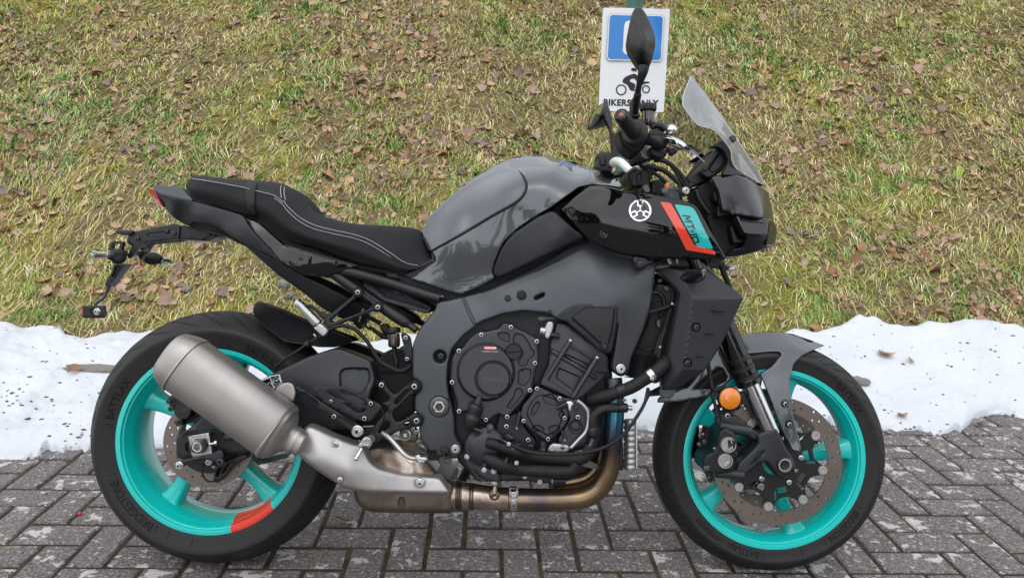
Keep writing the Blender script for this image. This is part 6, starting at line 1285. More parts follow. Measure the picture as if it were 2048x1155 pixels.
side_stand = MB(); side_stand.add(tube([(-.06, .13, .25), (-.12, .20, .13), (-.19, .285, .062)], .013, 16, 12)); V = np.array([(-.215, .30, .0), (-.16, .275, .0)]); side_stand.build('side_stand', 'satin_black', moto)
# ------------------------------------------------------------------ radiator and shroud
rad = panel('radiator', cR((295, 330), (340, 240), (440, 260), (480, 300), (470, 500), (430, 760), (400, 900), (340, 965), (240, 940), (110, 905), (150, 790), (260, 560)), [(1300, 600, -.10), (1330, 760, -.085), (1260, 740, -.07)], 'radiator_core', moto, .05, rnd=2, step=8)
b = MB()
for k in range(15): yv = 752 + k * 11.5; b.add(tubepx(yz(cR((175 - k * 5, yv), (330, yv + 22)), -.088), 1.0, sides=6))
tag(b.build('cooling_fins', 'satin_black', rad, 180), kind='stuff')
obj('fan_ring', *tubepx([(*cR((330 + 62 * math.cos(a), 390 + 85 * math.sin(a)))[0], -.115) for a in np.linspace(-2.6, 1.2, 14)], 4, 40, 10), 'black_plastic', rad, 180)
obj('fan_ring', *tubepx([(*cR((350 + 45 * math.cos(a), 420 + 62 * math.sin(a)))[0], -.11) for a in np.linspace(-2.6, 1.6, 14)], 2.4, 40, 8), 'black_plastic', rad, 180)
obj('fan_ring', *tubepx([(*cR((270 + 70 * math.cos(a), 650 + 70 * math.sin(a)))[0], -.10) for a in np.linspace(.4, 2.6, 14)], 2.4, 40, 8), 'black_plastic', rad, 180)
for pts, r in ((((345, 215), (370, 200), (385, 225), (350, 240)), 0), (((385, 265), (425, 250), (440, 290), (400, 300)), 0), (((335, 505), (365, 500), (370, 560), (340, 560)), 0)): panel('radiator_mount', cR(*pts), -.12, 'print_grey', rad, .02, rnd=2, step=4)
obj('radiator_stay', *tubepx(yz(cR((280, 448), (335, 435), (440, 400)), -.13), [4.6, 4.8, 4.2], 16, 12), 'soft_black', rad); obj('stay_end', *ball(P1(*cR((450, 388))[0], -.135), .0055, 12), 'zinc', rad)
obj('radiator_hose', *tubepx(yz(cR((455, 300), (440, 400), (395, 560), (345, 680), (330, 760)), -.125), [3, 3.4, 4, 5, 6], 40, 12), 'soft_black', rad, 180); obj('radiator_hose', *tubepx(yz(cR((400, 560), (362, 690), (350, 780)), -.13), [3, 3.4, 5], 20, 12), 'black_plastic', rad, 180); obj('hose_tip', *tubepx(yz(cR((364, 690), (361, 705)), -.135), 3.4, sides=8), 'bare_alloy', rad)
_r = lambda x, y, d: (*cR((x, y))[0], d)
shf = facets([_r(620, 500, -.202), _r(900, 480, -.188), _r(640, 850, -.195)], [_r(590, 300, -.202), _r(520, 860, -.197), _r(440, 600, -.166)], [_r(590, 325, -.202), _r(930, 335, -.186), _r(690, 130, -.150)], [_r(500, 880, -.196), _r(690, 860, -.194), _r(430, 1000, -.165)])
shroud = panel('radiator_shroud', cR((310, 148), (345, 130), (420, 128), (500, 142), (690, 130), (722, 150), (955, 330), (962, 350), (890, 502), (805, 680), (735, 792), (690, 862), (560, 955), (482, 1005), (372, 1006), (366, 900), (428, 825), (408, 765), (442, 600), (502, 312), (440, 240), (352, 164)), shf, 'matt_plastic', moto, .02, True, smooth=22, rnd=4, step=6, rc=6, rnd_m=.006, feats=[(circ_px(*cR((620, 556))[0], 10), -.008, 1.6, 1), (circ_px(*cR((559, 811))[0], 10), -.008, 1.6, 1), (circ_px(*cR((598, 195))[0], 26, 40, 13, -.1), -.010, 5, 1),
    (cR((712, 434), (780, 424), (852, 440), (780, 449)), .007, 1.5, 1), (cR((660, 599), (720, 590), (778, 604), (720, 611)), .007, 1.5, 1), (cR((598, 764), (650, 755), (698, 768), (648, 775)), .007, 1.5, 1)])
for q in cR((620, 556), (559, 811)): bolt(*q, float(shf([q])[0]) + .004, 5.6, mat='dark_steel', parent=shroud)
fb = obj('front_signal', *loft([(*P1(*cR((560, 200))[0], -.172), .010, .012), (*P1(*cR((600, 190))[0], -.185), .011, .013), (*P1(*cR((650, 170))[0], -.215), .007, .011), (*P1(*cR((680, 160))[0], -.228), .006, .010)], n=14, sides=20), 'black_plastic', shroud, 50)
panel('signal_lens', cR((660, 140), (690, 132), (700, 150), (690, 195), (678, 205), (668, 190)), -.232, 'clear_lens', fb, .012, rnd=1.5, step=3)
panel('shroud_lip', cR((362, 1000), (482, 1003), (455, 1058), (430, 1072), (395, 1070), (366, 1052)), -.150, 'print_grey', shroud, .01, rnd=2, step=4)
hose2 = obj('radiator_pipe', *tubepx([(*p, y) for p, y in zip(cR((415, 800), (385, 830), (320, 885), (250, 930), (160, 985), (40, 1030), (-60, 1060), (-150, 1085)), (-.15, -.165, -.17, -.17, -.168, -.16, -.15, -.13))], [14, 14.5, 14, 13, 13, 13, 13, 12], 60, 22), 'soft_black', moto, 180)
p = cR((296, 898))[0]; obj('hose_clamp', *tubepx([(p[0] - 4.5, p[1] + 3.5, -.17), (p[0] + 4.5, p[1] - 3.5, -.17)], 14.6, sides=26), 'zinc', hose2); bolt(*cR((305, 925))[0], -.186, 3.4, kind='hex', parent=hose2)
p = cR((80, 1012))[0]; obj('hose_band', *tubepx([(p[0] - 7, p[1] + 3, -.163), (p[0] + 7, p[1] - 3, -.163)], 14.4, sides=26), 'black_plastic', hose2); bolt(*cR((105, 1080))[0], -.165, 4, parent=hose2); bolt(*cR((178, 1088))[0], -.15, 5, mat='dark_steel', parent=hose2)
prof = [(0, .5)]
oc = []
for k in range(9):
    t0 = k / 9; oc += [(t0, 10.5), (t0 + .03, 12.6), (t0 + .075, 12.6), (t0 + .105, 10.5)]
a, c = np.array(cK((1768, 130))[0]), np.array(cK((1768, 600))[0]); q = [(*(a + (c - a) * t), -.08) for t, r in oc]
oil = obj('oil_cooler', *tubepx(q, [r for t, r in oc], sides=22, smooth=False), 'bare_alloy', moto, 40); panel('cooler_plate', cK((1822, 140), (1836, 150), (1838, 585), (1826, 592)), -.085, 'zinc', oil, .03, rnd=0, step=8); panel('cooler_side', cK((1670, 300), (1700, 290), (1712, 580), (1690, 612), (1672, 600)), -.085, 'black_plastic', oil, .03, rnd=2, step=6)
"""front end"""
FY = -.108
fork = mirrored('fork_tube', (tubepx([(1334, 384, FY), (1337, 391, FY), (1470, 701, FY), (1476, 715, FY)], [21, 22.4, 22.4, 22.4], 20, 30, smooth=False)), 'gloss_black', moto, 50)
for k, (t, r) in enumerate(((0, 23.4), (.14, 25), (.30, 25.4), (.46, 24.4), (.62, 25.2), (.8, 25.6))):
    p = np.array((1477, 717)) + np.array((25, 57)) * t; obj('dust_seal', *tubepx([(p[0] - 1.8, p[1] - 4.2, FY), (p[0] + 1.8, p[1] + 4.2, FY)], r, sides=30), 'gloss_black' if k % 2 else 'satin_black', fork, 50)
mirrored('stanchion', (tubepx([(1494, 756, FY), (1542, 866, FY)], 18.2, sides=30, smooth=False)), 'stanchion', fork, 50)
FP = cI((495, 575), (512, 565), (583, 545), (630, 640), (655, 672), (668, 710), (666, 742), (604, 766), (572, 728), (545, 690), (500, 700), (448, 752), (405, 742), (415, 700), (478, 640), (505, 610))
foot = mirrored('fork_foot', (panel_geo(FP, [(1515, 865, -.128), (1550, 860, -.135), (1570, 929, -.128), (1490, 940, -.125), (1540, 900, -.13)], .04, rnd=5, step=5, rnd_m=.010, rc=5, feats=[(circ_px(*cI((620, 706))[0], 17), .003, 2, 1), (cI((520, 640), (545, 640), (470, 720), (455, 715)), -.006, 4)])), 'swingarm_paint', fork, 45)
obj('axle_collar', *lathepx(*cI((620, 705))[0], -.134, [(0, 15.4), (-.005, 15), (-.006, 12.8)], 36), 'dark_steel', foot); o = MB(); c = P1(*cI((620, 705))[0], -.14); s_ = (-CO[1] - .14) / F_PX
o.add(lathe([(0, 13 * s_), (-.001, 13 * s_), (-.001, 10.6 * s_)], 36, c)); o.add(lathe([(-.001, 10.6 * s_), (.03, 10.2 * s_), (.03, .0001)], 6, c)); o.build('front_axle', 'bare_alloy', foot, 30)
bolts(cI((667, 728)), -.13, 4.2, parent=foot); panel('pinch_slot', cI((610, 745), (614, 745), (616, 766), (612, 766)), -.1335, 'soft_black', foot, .002, rnd=0, step=3)
arm = panel('caliper_mount', cI((345, 478), (370, 488), (420, 495), (475, 545), (525, 575), (500, 600), (440, 575), (405, 560), (340, 540)), -.118, 'swingarm_paint', foot, .03, rnd=4, step=5, rnd_m=.006); obj('mount_tube', *tubepx(yz(cI((338, 535), (400, 548), (470, 560)), -.122), [10, 11, 11], 16, 18), 'swingarm_paint', arm); obj('mount_tube', *tubepx(yz(cI((325, 738), (380, 742), (440, 748)), -.122), [9.5, 9.5, 9], 16, 18), 'swingarm_paint', arm)
cal = panel('front_caliper', cI((262, 690), (275, 660), (320, 640), (335, 560), (362, 540), (400, 560), (420, 600), (412, 640), (402, 660), (408, 700), (402, 730), (330, 745), (290, 742), (268, 720)), [(1420, 880, -.140), (1450, 900, -.150), (1455, 920, -.150), (1410, 930, -.135)], 'satin_black', foot, .07, rnd=5, step=5, rnd_m=.012)
for q, r in zip(cI((376, 616), (362, 685)), (16, 15.2)):
    o = obj('caliper_piston_cap', *lathepx(*q, -.150, [(0, r), (-.005, r), (-.007, r - 1), (-.007, r - 2.4), (-.0055, r - 3)], 36), 'bare_alloy', cal); b = MB(); s_ = (-CO[1] - .155) / F_PX; c = P1(*q, -.1555); t = np.linspace(0, 2 * math.pi, 60, endpoint=False); rr = (8.6 + 1.6 * np.cos(5 * t + .6)) * s_
    V = np.r_[np.c_[c[0] + rr * np.cos(t), np.full(60, c[1]), c[2] + rr * np.sin(t)], np.c_[c[0] + rr * .94 * np.cos(t), np.full(60, c[1] + .003), c[2] + rr * .94 * np.sin(t)]]; ro = (r - 2.8) * s_; V = np.r_[V, np.c_[c[0] + ro * np.cos(t), np.full(60, c[1]), c[2] + ro * np.sin(t)]]
    Fc = [[i, (i + 1) % 60, 60 + (i + 1) % 60, 60 + i] for i in range(60)] + [[i, 120 + i, 120 + (i + 1) % 60, (i + 1) % 60] for i in range(60)] + [list(range(60, 120))]; obj('cap_recess', V, Fc, 'zinc', o, 30)
for q, r in zip(cI((372, 493), (318, 633), (402, 655)), (6, 3.4, 6)): bolt(*q, -.140, r, parent=cal, mat='dark_steel' if r > 5 and q[1] > 880 else 'zinc')
panel('caliper_port', cI((272, 708), (300, 706), (300, 730), (274, 732)), -.145, 'dark_steel', cal, .01, rnd=1.5, step=3)
obj('front_caliper', *flipx(panel_geo(cI((250, 640), (290, 560), (330, 540), (330, 740), (270, 735)), -.12, .06, rnd=5, step=6, rnd_m=.01)), 'satin_black', foot)
b = MB()
for (x, y) in ((250, 575), (268, 600), (300, 590), (295, 640), (305, 655), (245, 610)): b.add(panel_geo(cI((x, y), (x + 14, y - 3), (x + 17, y + 12), (x + 3, y + 16)), .02, .01, rnd=1, step=3, rc=1))
b.build('caliper_pins', 'bare_alloy', foot)
ref = obj('amber_reflector', *lathepx(*cI((384, 420))[0], -.135, [(.008, 21.6), (-.002, 21.6), (-.0035, 20.6), (-.0038, .01)], 44), 'amber_reflector', moto, 60); obj('reflector_ring', *lathepx(*cI((384, 420))[0], -.133, [(.012, 22), (.010, 24.2), (-.002, 24.2), (-.0035, 22.6), (-.002, 21.6)], 44), 'black_plastic', ref, 40)
panel('reflector_stay', cI((425, 400), (470, 390), (500, 440), (480, 470), (430, 440)), -.112, 'satin_black', ref, .01, rnd=1.5, step=4)
bh = obj('front_brake_hose', *tubepx([(*p, y) for p, y in zip(cR((700, 790), (715, 860), (730, 960), (745, 1020)) + cI((310, 400), (322, 450), (330, 500), (338, 530)), (-.12, -.125, -.13, -.135, -.138, -.14, -.14, -.14))], [4.6, 4.6, 4.4, 4, 3.8, 3.6, 3.8, 4.2], 60, 12), 'soft_black', moto, 180)
for q in cI((318, 380), (322, 400), (330, 505), (333, 520)): obj('hose_ferrule', *tubepx([(q[0] - .6, q[1] - 3, -.138), (q[0] + .6, q[1] + 3, -.138)], 5.6, sides=12), 'black_plastic', bh)
panel('hose_bracket', cI((312, 372), (350, 366), (356, 378), (330, 395), (312, 392)), -.128, 'satin_black', bh, .006, rnd=1, step=3)
# front mudguard
FE = [(1480, 668, -.01), (1505, 664, 0), (1542, 661.5, 0), (1584, 667, 0), (1621, 681, 0), (1650, 691, -.01), (1500, 706, -.066), (1560, 700, -.066), (1625, 699, -.05), (1604, 709, -.07), (1586, 729, -.08), (1578, 770, -.098), (1530, 746, -.082), (1550, 780, -.100), (1580, 800, -.108), (1570, 845, -.115), (1602, 898, -.122), (1583, 898, -.118), (1560, 690, -.05), (1590, 690, -.046)]
fef = tps(FE)
mud = panel('front_mudguard', cI((405, 160), (430, 148), (470, 140), (560, 132), (650, 143), (730, 172), (793, 194), (742, 212), (692, 236), (657, 275), (642, 330), (643, 440), (661, 520), (687, 620), (690, 650), (652, 642), (610, 560), (576, 470), (530, 350), (514, 314), (562, 285), (606, 232), (600, 220), (560, 219), (470, 228), (440, 215)), FE, 'gunmetal_paint', moto, .006, True, smooth=50, rnd=2.5, step=5, rc=4, rnd_m=.003, feats=[(circ_px(*cI((620, 442))[0], 8.5), -.006, 1.6, 1), (circ_px(*cI((637, 528))[0], 8.5), -.006, 1.6, 1)])
for q in cI((620, 443), (638, 530)): bolt(*q, float(fef([q])[0]) + .002, 5.4, parent=mud)
panel('mudguard_rear', cI((72, 438), (82, 414), (150, 385), (205, 372), (345, 190), (372, 215), (388, 270), (398, 330), (330, 395), (292, 410), (160, 435)), [(1315, 800, -.06), (1360, 785, -.07), (1440, 700, -.072), (1460, 750, -.078), (1400, 795, -.075)], 'gunmetal_paint', mud, .006, True, rnd=2.5, step=5, rnd_m=.003, holes=[cI((230, 380), (250, 354), (336, 284), (358, 294), (373, 334), (366, 346), (300, 378))])
# ------------------------------------------------------------------ steering head, bars and mirrors
tri = panel('top_clamp', cO((905, 1105), (1140, 1012), (1185, 1012), (1215, 1060), (1200, 1100), (1090, 1120), (980, 1150), (900, 1150)), -.112, 'satin_black', moto, .22, rnd=3, step=5, rnd_m=.005); bolt(*cE((848, 160))[0], -.118, 5.6, kind='flange', parent=tri)
obj('fork_cap', *lathepx(*cO((1005, 1035))[0], FY, [(0, 17), (-.01, 16)], 24, d=(-.407, 0, .914)), 'dark_steel', fork)
o = obj('fork_adjuster', *tubepx(yz(cO((970, 1035), (968, 985)), FY), [6, 5], sides=6), 'orange_anodised', fork, 30)
panel('fork_cap', cO((900, 1060), (920, 1020), (1060, 1010), (1110, 1040), (1000, 1080), (920, 1100)), -.125, 'dark_steel', fork, .05, rnd=3, step=4)
panel('lower_clamp', cR((400, 60), (640, 40), (800, 40), (840, 90), (760, 130), (420, 120)), -.12, 'satin_black', moto, .24, rnd=3, step=7)
for pl in (((412, 62), (438, 58), (452, 98), (428, 104)), ((475, 60), (492, 58), (495, 102), (484, 104))): panel('clamp_stay', cR(*pl), -.13, 'bare_alloy', tri, .01, rnd=1, step=3)
cl_ = panel('bar_clamp', cO((545, 862), (600, 812), (640, 800), (700, 840), (760, 780), (830, 760), (862, 800), (870, 860), (810, 900), (790, 960), (800, 1060), (760, 1060), (720, 1030), (700, 1010), (610, 1030), (580, 990)), [(1260, 345, -.05), (1300, 330, -.07), (1290, 370, -.06)], 'satin_black', moto, .12, rnd=4, step=5, rnd_m=.008, feats=[(cO((560, 880), (620, 830), (640, 850), (610, 900), (600, 990)), -.004, 2), (cO((640, 880), (700, 860), (700, 960), (640, 980)), -.004, 2)])
panel('clamp_cap', cO((700, 1010), (760, 980), (800, 1070), (740, 1090)), -.09, 'dark_steel', cl_, .05, rnd=2, step=4)
bar = obj('handlebar', *tubepx([(*cO((400, 770))[0], .24), (*cO((425, 750))[0], .20), (*cO((480, 760))[0], .14), (*cO((545, 815))[0], .08), (*cO((600, 860))[0], .03), (*cO((700, 800))[0], -.06), (*cO((745, 690))[0], -.13), (*cO((735, 610))[0], -.19), (*cO((660, 480))[0], -.27)], [8.6, 8.6, 8.4, 8.4, 8.4, 8.6, 8.8, 8.8, 8.8], 80, 20), 'white_plastic', moto, 180)
grip = obj('throttle_grip', *tubepx([(*cO((500, 300))[0], -.425), (*cO((512, 312))[0], -.42), (*cO((600, 425))[0], -.335), (*cO((640, 470))[0], -.30)], [13, 14, 14.6, 15], 30, 26), 'soft_black', bar, 60)
for k in range(7):
    t = .12 + .75 * k / 6; a, c = P1(*cO((505, 305))[0], -.42), P1(*cO((620, 445))[0], -.32); m = a + (c - a) * t; d = (c - a) / np.linalg.norm(c - a) * .002
    obj('grip_ring', *tube([m - d, m + d], .0135, sides=24, smooth=False), 'satin_black', grip, 60)
be = obj('bar_end', *tubepx([(*cO((485, 262))[0], -.445), (*cO((487, 266))[0], -.443), (*cO((496, 292))[0], -.428), (*cO((500, 300))[0], -.424)], [9, 13.6, 14.4, 13], 12, 26), 'gloss_black', grip, 40)
obj('bar_plug', *ball(P1(*cO((487, 266))[0], -.447), (.0055, .004, .0055), 14), 'leaf_brown', be, 180)
obj('grip_flange', *tubepx([(*cO((610, 440))[0], -.322), (*cO((616, 448))[0], -.317), (*cO((640, 478))[0], -.302)], [22, 26, 25], 10, 30), 'black_plastic', grip, 40)
swh = panel('throttle_housing', cO((440, 440), (470, 405), (560, 330), (640, 290), (700, 310), (755, 370), (770, 430), (745, 510), (735, 590), (700, 640), (620, 690), (560, 660), (495, 600), (460, 520)), [(1250, 270, -.275), (1285, 250, -.285), (1275, 300, -.25), (1240, 290, -.27)], 'black_plastic', bar, .06, rnd=8, step=5, rnd_m=.016, rc=8, feats=[(cO((500, 560), (620, 590), (700, 560), (690, 640), (620, 680), (560, 650)), .004, 3)])
panel('switch', cO((680, 520), (735, 520), (740, 560), (690, 570)), -.29, 'satin_black', swh, .02, rnd=1.5, step=3, feats=[(cO((692, 530), (730, 530), (732, 552), (696, 558)), -.002, 1)])
panel('throttle_boot', cO((600, 690), (700, 640), (730, 700), (840, 690), (830, 720), (720, 750), (620, 770)), -.14, 'soft_black', bar, .05, rnd=3, step=4)
rsv = obj('brake_reservoir', *tubepx(yz(cO((765, 218), (765, 232), (765, 360), (762, 385)), -.24), [12, 12.4, 11.8, 8], 16, 26), 'brake_fluid', bar, 40)
b = MB(); t = np.linspace(0, 2 * math.pi, 72, endpoint=False)
cpt = P1(*cO((766, 222))[0], -.24); top = P1(*cO((768, 152))[0], -.24); hh = np.linalg.norm(top - cpt); s_ = (-CO[1] - .24) / F_PX
rows = [(0, 15.6), (.1, 16.6), (.86, 16.8), (1.0, 15.6), (1.0, .05)]; V = np.concatenate([np.c_[cpt[0] + r * s_ * (1 + .025 * np.sign(np.sin(9 * t)) * (0 < z < 1)) * np.cos(t), cpt[1] + r * s_ * (1 + .025 * np.sign(np.sin(9 * t)) * (0 < z < 1)) * np.sin(t), np.full(72, cpt[2] + z * hh)] for z, r in rows])
obj('reservoir_cap', V, grid_faces(5, 72, True), 'black_plastic', rsv, 30)
panel('reservoir_bracket', cO((830, 240), (868, 235), (872, 270), (840, 320), (825, 310)), -.235, 'bare_alloy', rsv, .01, rnd=1, step=3)
mc = obj('master_cylinder', *tubepx([(*cO((750, 520))[0], -.24), (*cO((830, 530))[0], -.25), (*cO((930, 560))[0], -.255), (*cO((960, 570))[0], -.255)], [11, 13, 12.5, 9], 20, 22), 'black_plastic', bar, 60)
panel('cylinder_body', cO((760, 470), (790, 420), (840, 400), (920, 430), (950, 470), (930, 540), (860, 510), (770, 500)), -.25, 'satin_black', mc, .03, rnd=3, step=4); panel('cylinder_clamp', cO((790, 590), (890, 610), (960, 620), (970, 680), (920, 720), (850, 700), (790, 660)), -.235, 'black_plastic', mc, .04, rnd=3, step=4)
obj('banjo_hose', *tubepx(yz(cO((800, 400), (840, 370), (900, 380), (950, 420)), -.245), [5, 6.5, 7, 6], 20, 14), 'black_plastic', mc, 180)
piv = panel('lever_pivot', cO((905, 510), (930, 460), (980, 430), (1000, 445), (960, 490), (945, 550), (920, 545)), -.27, 'satin_black', mc, .02, rnd=2, step=4)
lev = obj('brake_lever', *loft([(*P1(*cO((945, 510))[0], -.27), .008, .006), (*P1(*cO((985, 525))[0], -.285), .0095, .007), (*P1(*cO((1060, 555))[0], -.31), .0100, .007), (*P1(*cO((1130, 590))[0], -.33), .0085, .0065), (*P1(*cO((1165, 608))[0], -.34), .005, .005)], n=20, sides=20), 'chrome', mc, 60)
obj('lever_adjuster', *ball(P1(*cO((1016, 420))[0], -.275), (.0125, .0115, .0122), 20), 'chrome', lev, 180); obj('lever_tip', *tubepx([(*cO((1160, 605))[0], -.34), (*cO((1205, 618))[0], -.345)], [3.4, 4.2], sides=12), 'black_plastic', lev)
for a in cO((985, 630), (1010, 660), (1040, 640)): obj('lever_switch', *ball(P1(*a, -.26), .0075, 12), 'black_plastic', mc, 180)
obj('mirror_wire', *tubepx(yz(cO((1195, 635), (1270, 680), (1370, 765)), -.1), 1.1, 16, 6), 'zinc', bar, 180)
for pts, r in ((((830, 735), (930, 745), (1040, 810), (1120, 900), (1175, 1000), (1195, 1100)), 4.6), (((690, 790), (800, 810), (920, 840), (1020, 910), (1090, 985)), 5.2), (((800, 850), (900, 920), (960, 975)), 4.0), (((660, 770), (740, 820), (850, 830)), 3.0), (((880, 700), (980, 760), (1100, 930), (1150, 1010)), 3.2), (((620, 730), (700, 780), (780, 850), (800, 940)), 3.4)):
    obj('cable', *tubepx(yz(cO(*pts), -.09), r, 50, 12), 'soft_black', bar, 180)
panel('left_switchgear', cO((190, 820), (225, 760), (235, 665), (290, 645), (380, 655), (400, 690), (395, 860), (340, 885), (250, 850)), .24, 'black_plastic', bar, .06, rnd=4, step=6, rnd_m=.01, feats=[(cO((250, 690), (300, 670), (330, 700), (320, 800), (260, 800)), .008, 3), (cO((335, 800), (390, 780), (390, 850), (340, 860)), .006, 3)])
obj('clutch_perch', *tubepx(yz(cO((400, 870), (470, 900), (540, 950), (570, 990)), .15), [5, 5, 4, 4], 20, 10), 'dark_steel', bar); obj('bar_weight', *tubepx(yz(cO((400, 900), (520, 890), (560, 930)), .12), [6, 6, 5], sides=10), 'black_plastic', bar)
panel('ignition_block', cO((800, 950), (900, 930), (960, 1000), (920, 1090), (800, 1100)), -.03, 'satin_black', tri, .10, rnd=3, step=5)
# near mirror (right hand)
MK = [(1271, 15, -.395), (1256, 60, -.400), (1254, 95, -.400), (1270, 128, -.400), (1309, 75, -.398), (1308, 100, -.398), (1297, 135, -.400), (1285, 30, -.405), (1282, 70, -.436), (1290, 80, -.440), (1290, 105, -.436), (1272, 80, -.428), (1280, 50, -.424), (1298, 60, -.41)]
mir = panel('mirror', cD((308, 62), (318, 45), (335, 38), (352, 42), (372, 66), (402, 120), (430, 195), (436, 255), (418, 340), (400, 392), (370, 400), (342, 394), (322, 368), (276, 288), (271, 250), (280, 190), (292, 130)), MK, 'black_plastic', moto, .018, rnd=3, step=4.5, rnd_m=.006, smooth=40, rc=6)
bev = obj('mirror_glass', *panel_geo(cD((312, 70), (335, 48), (365, 72), (425, 200), (428, 255), (395, 385), (345, 385), (282, 285), (279, 245)), -.386, .003, rnd=0, step=8), 'chrome', mir)
obj('mirror_stem', *tubepx([(*p, y) for p, y in zip(cD((367, 385), (362, 420), (345, 480), (336, 520), (334, 535), (333, 545), (325, 590), (318, 645)), (-.405, -.405, -.395, -.385, -.38, -.378, -.36, -.33))], [12, 10, 6.6, 6, 6.2, 7.6, 7.6, 7.4], 40, 18), 'black_plastic', mir, 40)
panel('mirror_perch', cO((585, 240), (592, 100), (610, 80), (625, 90), (640, 220), (690, 260), (680, 290), (600, 275)), -.285, 'satin_black', mir, .02, rnd=2, step=4)
# far mirror (left hand)
fm = panel('mirror', cO((138, 415), (150, 300), (185, 225), (250, 165), (305, 128), (342, 142), (372, 225), (388, 300), (372, 350), (310, 372), (240, 392)), [(1176, 258, .30), (1186, 222, .335), (1208, 206, .465), (1215, 206, .47), (1224, 237, .44), (1212, 250, .455), (1200, 235, .43), (1222, 225, .44)], 'black_plastic', moto, .02, rnd=3, step=4, rnd_m=.005, smooth=40)
obj('mirror_glass', *panel_geo(cO((146, 402), (157, 305), (192, 232), (250, 178), (306, 140), (312, 268), (262, 330)), [(1178, 256, .255), (1180, 240, .262), (1208, 208, .435), (1209, 231, .44)], .003, rnd=0, step=6, rc=3), 'chrome', fm)
obj('mirror_stem', *tubepx([(*p, y) for p, y in zip(cO((335, 270), (350, 330), (372, 400), (385, 460), (400, 560), (425, 640), (430, 740)), (.42, .41, .39, .37, .34, .31, .26))], [9, 8, 4.6, 4.4, 6, 7.5, 7.5], 40, 16), 'black_plastic', fm, 40)
panel('mirror_perch', cO((380, 450), (420, 440), (450, 560), (470, 700), (440, 760), (400, 740), (392, 580)), .27, 'satin_black', fm, .03, rnd=2, step=4)
for q in cO((412, 458), (420, 480), (425, 500)): bolt(*q, .265, 2.6, mat='dark_steel', parent=fm)
# ------------------------------------------------------------------ screen, instrument and headlamp
cowl = panel('headlight_cowl', cQ((268, 655), (290, 637), (420, 636), (472, 653), (578, 718), (592, 745), (613, 800), (628, 880), (630, 905), (594, 890), (420, 870), (330, 842), (308, 735)), [(1425, 355, -.125), (1480, 352, -.118), (1530, 380, -.04), (1548, 440, -.012), (1546, 448, -.02), (1535, 438, -.09), (1475, 430, -.13), (1440, 400, -.13), (1500, 390, -.115), (1535, 410, -.06)], 'cowl_black', moto, .02, True, rnd=4, step=5, rnd_m=.006, smooth=50)
lamp = panel('headlight', cQ((412, 868), (432, 866), (586, 888), (604, 902), (640, 926), (649, 950), (641, 1012), (620, 1048), (520, 1082), (420, 1105), (355, 1108), (395, 1062), (452, 1050), (472, 1000), (440, 920)), [(1476, 432, -.115), (1535, 440, -.085), (1553, 458, -.04), (1550, 485, -.045), (1510, 510, -.08), (1460, 512, -.09), (1495, 465, -.122), (1535, 470, -.09)], 'black_plastic', cowl, .04, True, rnd=4, step=5, rnd_m=.006, smooth=40, feats=[(cQ((425, 880), (590, 905), (600, 935), (545, 945), (460, 960)), .006, 3, 2), (cQ((590, 910), (640, 935), (640, 990), (590, 985)), .005, 3, 2)])
panel('lamp_cover', cE((1158, 314), (1180, 312), (1356, 334), (1366, 350), (1358, 425), (1330, 438), (1216, 430), (1200, 400)), [(1475, 432, -.128), (1535, 438, -.112), (1490, 465, -.142), (1530, 468, -.124)], 'cowl_black', lamp, .03, rnd=3, step=4, rnd_m=.004, feats=[(cE((1178, 330), (1345, 352), (1340, 366), (1200, 352)), .003, 2, 1)])
panel('lamp_nose', cE((1364, 342), (1400, 352), (1418, 392), (1412, 460), (1392, 505), (1346, 502), (1362, 430)), [(1538, 440, -.10), (1552, 455, -.055), (1546, 490, -.06), (1532, 490, -.095)], 'cowl_black', lamp, .03, rnd=3, step=4, rnd_m=.004)
panel('headlight_lens', cQ((612, 1046), (618, 1020), (638, 1000), (634, 1030), (622, 1048)), -.050, 'clear_lens', lamp, .03, True, rnd=1, step=3)
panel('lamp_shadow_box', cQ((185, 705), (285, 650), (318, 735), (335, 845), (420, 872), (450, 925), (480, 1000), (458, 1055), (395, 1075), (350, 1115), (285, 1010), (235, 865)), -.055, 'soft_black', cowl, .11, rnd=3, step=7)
panel('cowl_stay', cQ((275, 740), (330, 715), (345, 740), (335, 800), (290, 790), (280, 760)), -.10, 'satin_black', cowl, .03, rnd=3, step=4); panel('cowl_stay', cQ((305, 815), (340, 800), (370, 830), (400, 860), (300, 880)), -.10, 'satin_black', cowl, .03, rnd=3, step=4); bolt(*cQ((392, 853))[0], -.13, 4.4, mat='dark_steel', parent=cowl)
obj('lamp_cable', *tubepx(yz(cQ((180, 720), (200, 780), (260, 860)), -.085), 6, 20, 12), 'satin_black', cowl, 180)
panel('lamp_socket', cQ((375, 935), (395, 930), (425, 1000), (470, 1010), (440, 1030), (395, 1030)), -.09, 'satin_black', cowl, .03, rnd=3, step=4)
panel('screen_mount', cQ((268, 470), (322, 432), (345, 450), (382, 495), (388, 548), (402, 588), (470, 645), (440, 640), (330, 636), (368, 552), (345, 500), (312, 476)), [(1440, 290, -.11), (1490, 350, -.10), (1460, 330, -.115)], 'satin_black', cowl, .02, True, rnd=2.5, step=5, rnd_m=.005)
dash = panel('instrument', cQ((205, 610), (240, 560), (305, 478), (318, 490), (345, 502), (364, 545), (330, 612), (288, 640), (250, 655), (222, 640)), -.085, 'satin_black', moto, .17, rnd=3, step=5, rnd_m=.006, feats=[(cQ((248, 600), (310, 510), (338, 515), (350, 548), (320, 600), (270, 628)), -.005, 3)])
panel('instrument_bezel', cQ((215, 600), (298, 478), (312, 474), (322, 490), (244, 610), (225, 612)), -.092, 'black_plastic', dash, .18, rnd=1.5, step=4)
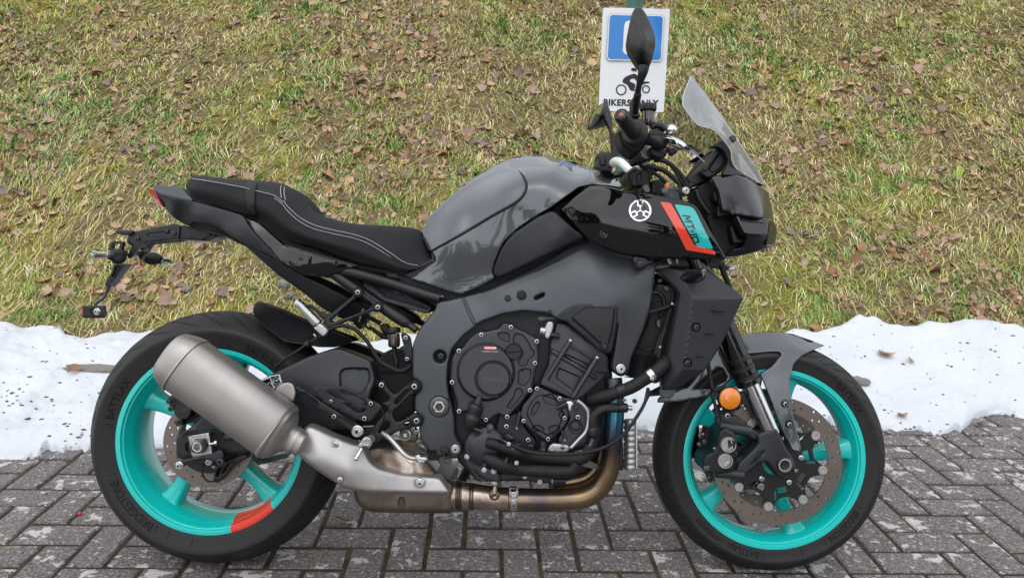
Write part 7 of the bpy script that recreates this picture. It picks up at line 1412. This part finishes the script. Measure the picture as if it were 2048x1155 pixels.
obj('instrument_wire', *tubepx(yz(cQ((118, 655), (190, 575), (245, 515), (295, 488)), -.06), 2.0, 20, 8), 'black_plastic', dash, 180); panel('instrument_tray', cQ((125, 650), (210, 600), (250, 650), (270, 650), (190, 690), (140, 680)), -.05, 'satin_black', dash, .1, rnd=2, step=5)
W0 = [(150, 65, 0), (245, 185, 0), (362, 350, 0), (442, 470, 0), (540, 622, 0), (573, 692, 0)]
W1 = [(128, 118, -.055), (212, 228, -.058), (330, 372, -.058), (415, 482, -.056), (505, 622, -.046), (566, 692, -.030)]
W2 = [(106, 180, -.105), (178, 285, -.106), (285, 370, -.104), (385, 490, -.096), (450, 622, -.082), (545, 682, -.045)]
W3 = [(103, 236, -.135), (138, 285, -.138), (190, 347, -.138), (270, 371, -.134), (320, 412, -.130), (360, 462, -.126), (381, 500, -.122), (386, 546, -.118), (402, 588, -.112), (440, 618, -.098), (520, 665, -.062)]
wc = [[(cQ(p)[0][0], cQ(p)[0][1], p[2]) for p in w] for w in (W0, W1, W2, W3)]
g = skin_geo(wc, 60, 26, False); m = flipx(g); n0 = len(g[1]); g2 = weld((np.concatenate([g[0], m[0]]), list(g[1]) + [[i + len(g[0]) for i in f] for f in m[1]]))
scr = obj('windscreen', *g2, ['screen_milky', 'smoked_screen'], moto, 180, [0] * n0 + [1] * (len(g2[1]) - n0))
wkf = tps([p for w in wc for p in w])
for w in (wc[0], wc[3], [wc[k][0] for k in range(4)]): obj('screen_edge', *tube(P([q[:2] for q in w], [q[2] for q in w]), .0014, 60, 6), 'smoked_edge', scr, 180)
q = cQ((388, 428))[0]; o = obj('screen_grommet', *lathepx(*q, float(wkf([q])[0]) - .002, [(.006, 7), (-.004, 7), (-.006, 5.4), (-.004, 4)], 24), 'soft_black', scr); bolt(*q, float(wkf([q])[0]) - .004, 3.6, mat='dark_steel', parent=o)
obj('wiring_hose', *tubepx(yz(cR((800, 80), (820, 160), (850, 230), (880, 320)), -.04), [6, 6, 5.4, 5], 20, 12), 'soft_black', moto, 180)
ts3 = obj('front_signal', *loft([(*P1(*cR((770, 115))[0], .16), .008, .009), (*P1(*cR((810, 120))[0], .17), .010, .011), (*P1(*cR((850, 130))[0], .19), .008, .010)], n=10, sides=18), 'black_plastic', moto, 60)
panel('signal_lens', cR((835, 125), (860, 112), (900, 108), (922, 125), (918, 150), (895, 162), (850, 160), (838, 150)), .175, 'clear_lens', ts3, .016, rnd=3, step=3, rnd_m=.005); panel('signal_core', cR((850, 130), (900, 122), (900, 148), (852, 150)), .18, 'zinc', ts3, .006, rnd=1, step=3)
# grey brace behind the tank's front edge, steering stem
panel('tank_front', cO((300, 920), (430, 950), (530, 1045), (420, 1030), (200, 985)), .06, 'gunmetal_paint', tank, .05, rnd=2, step=5)
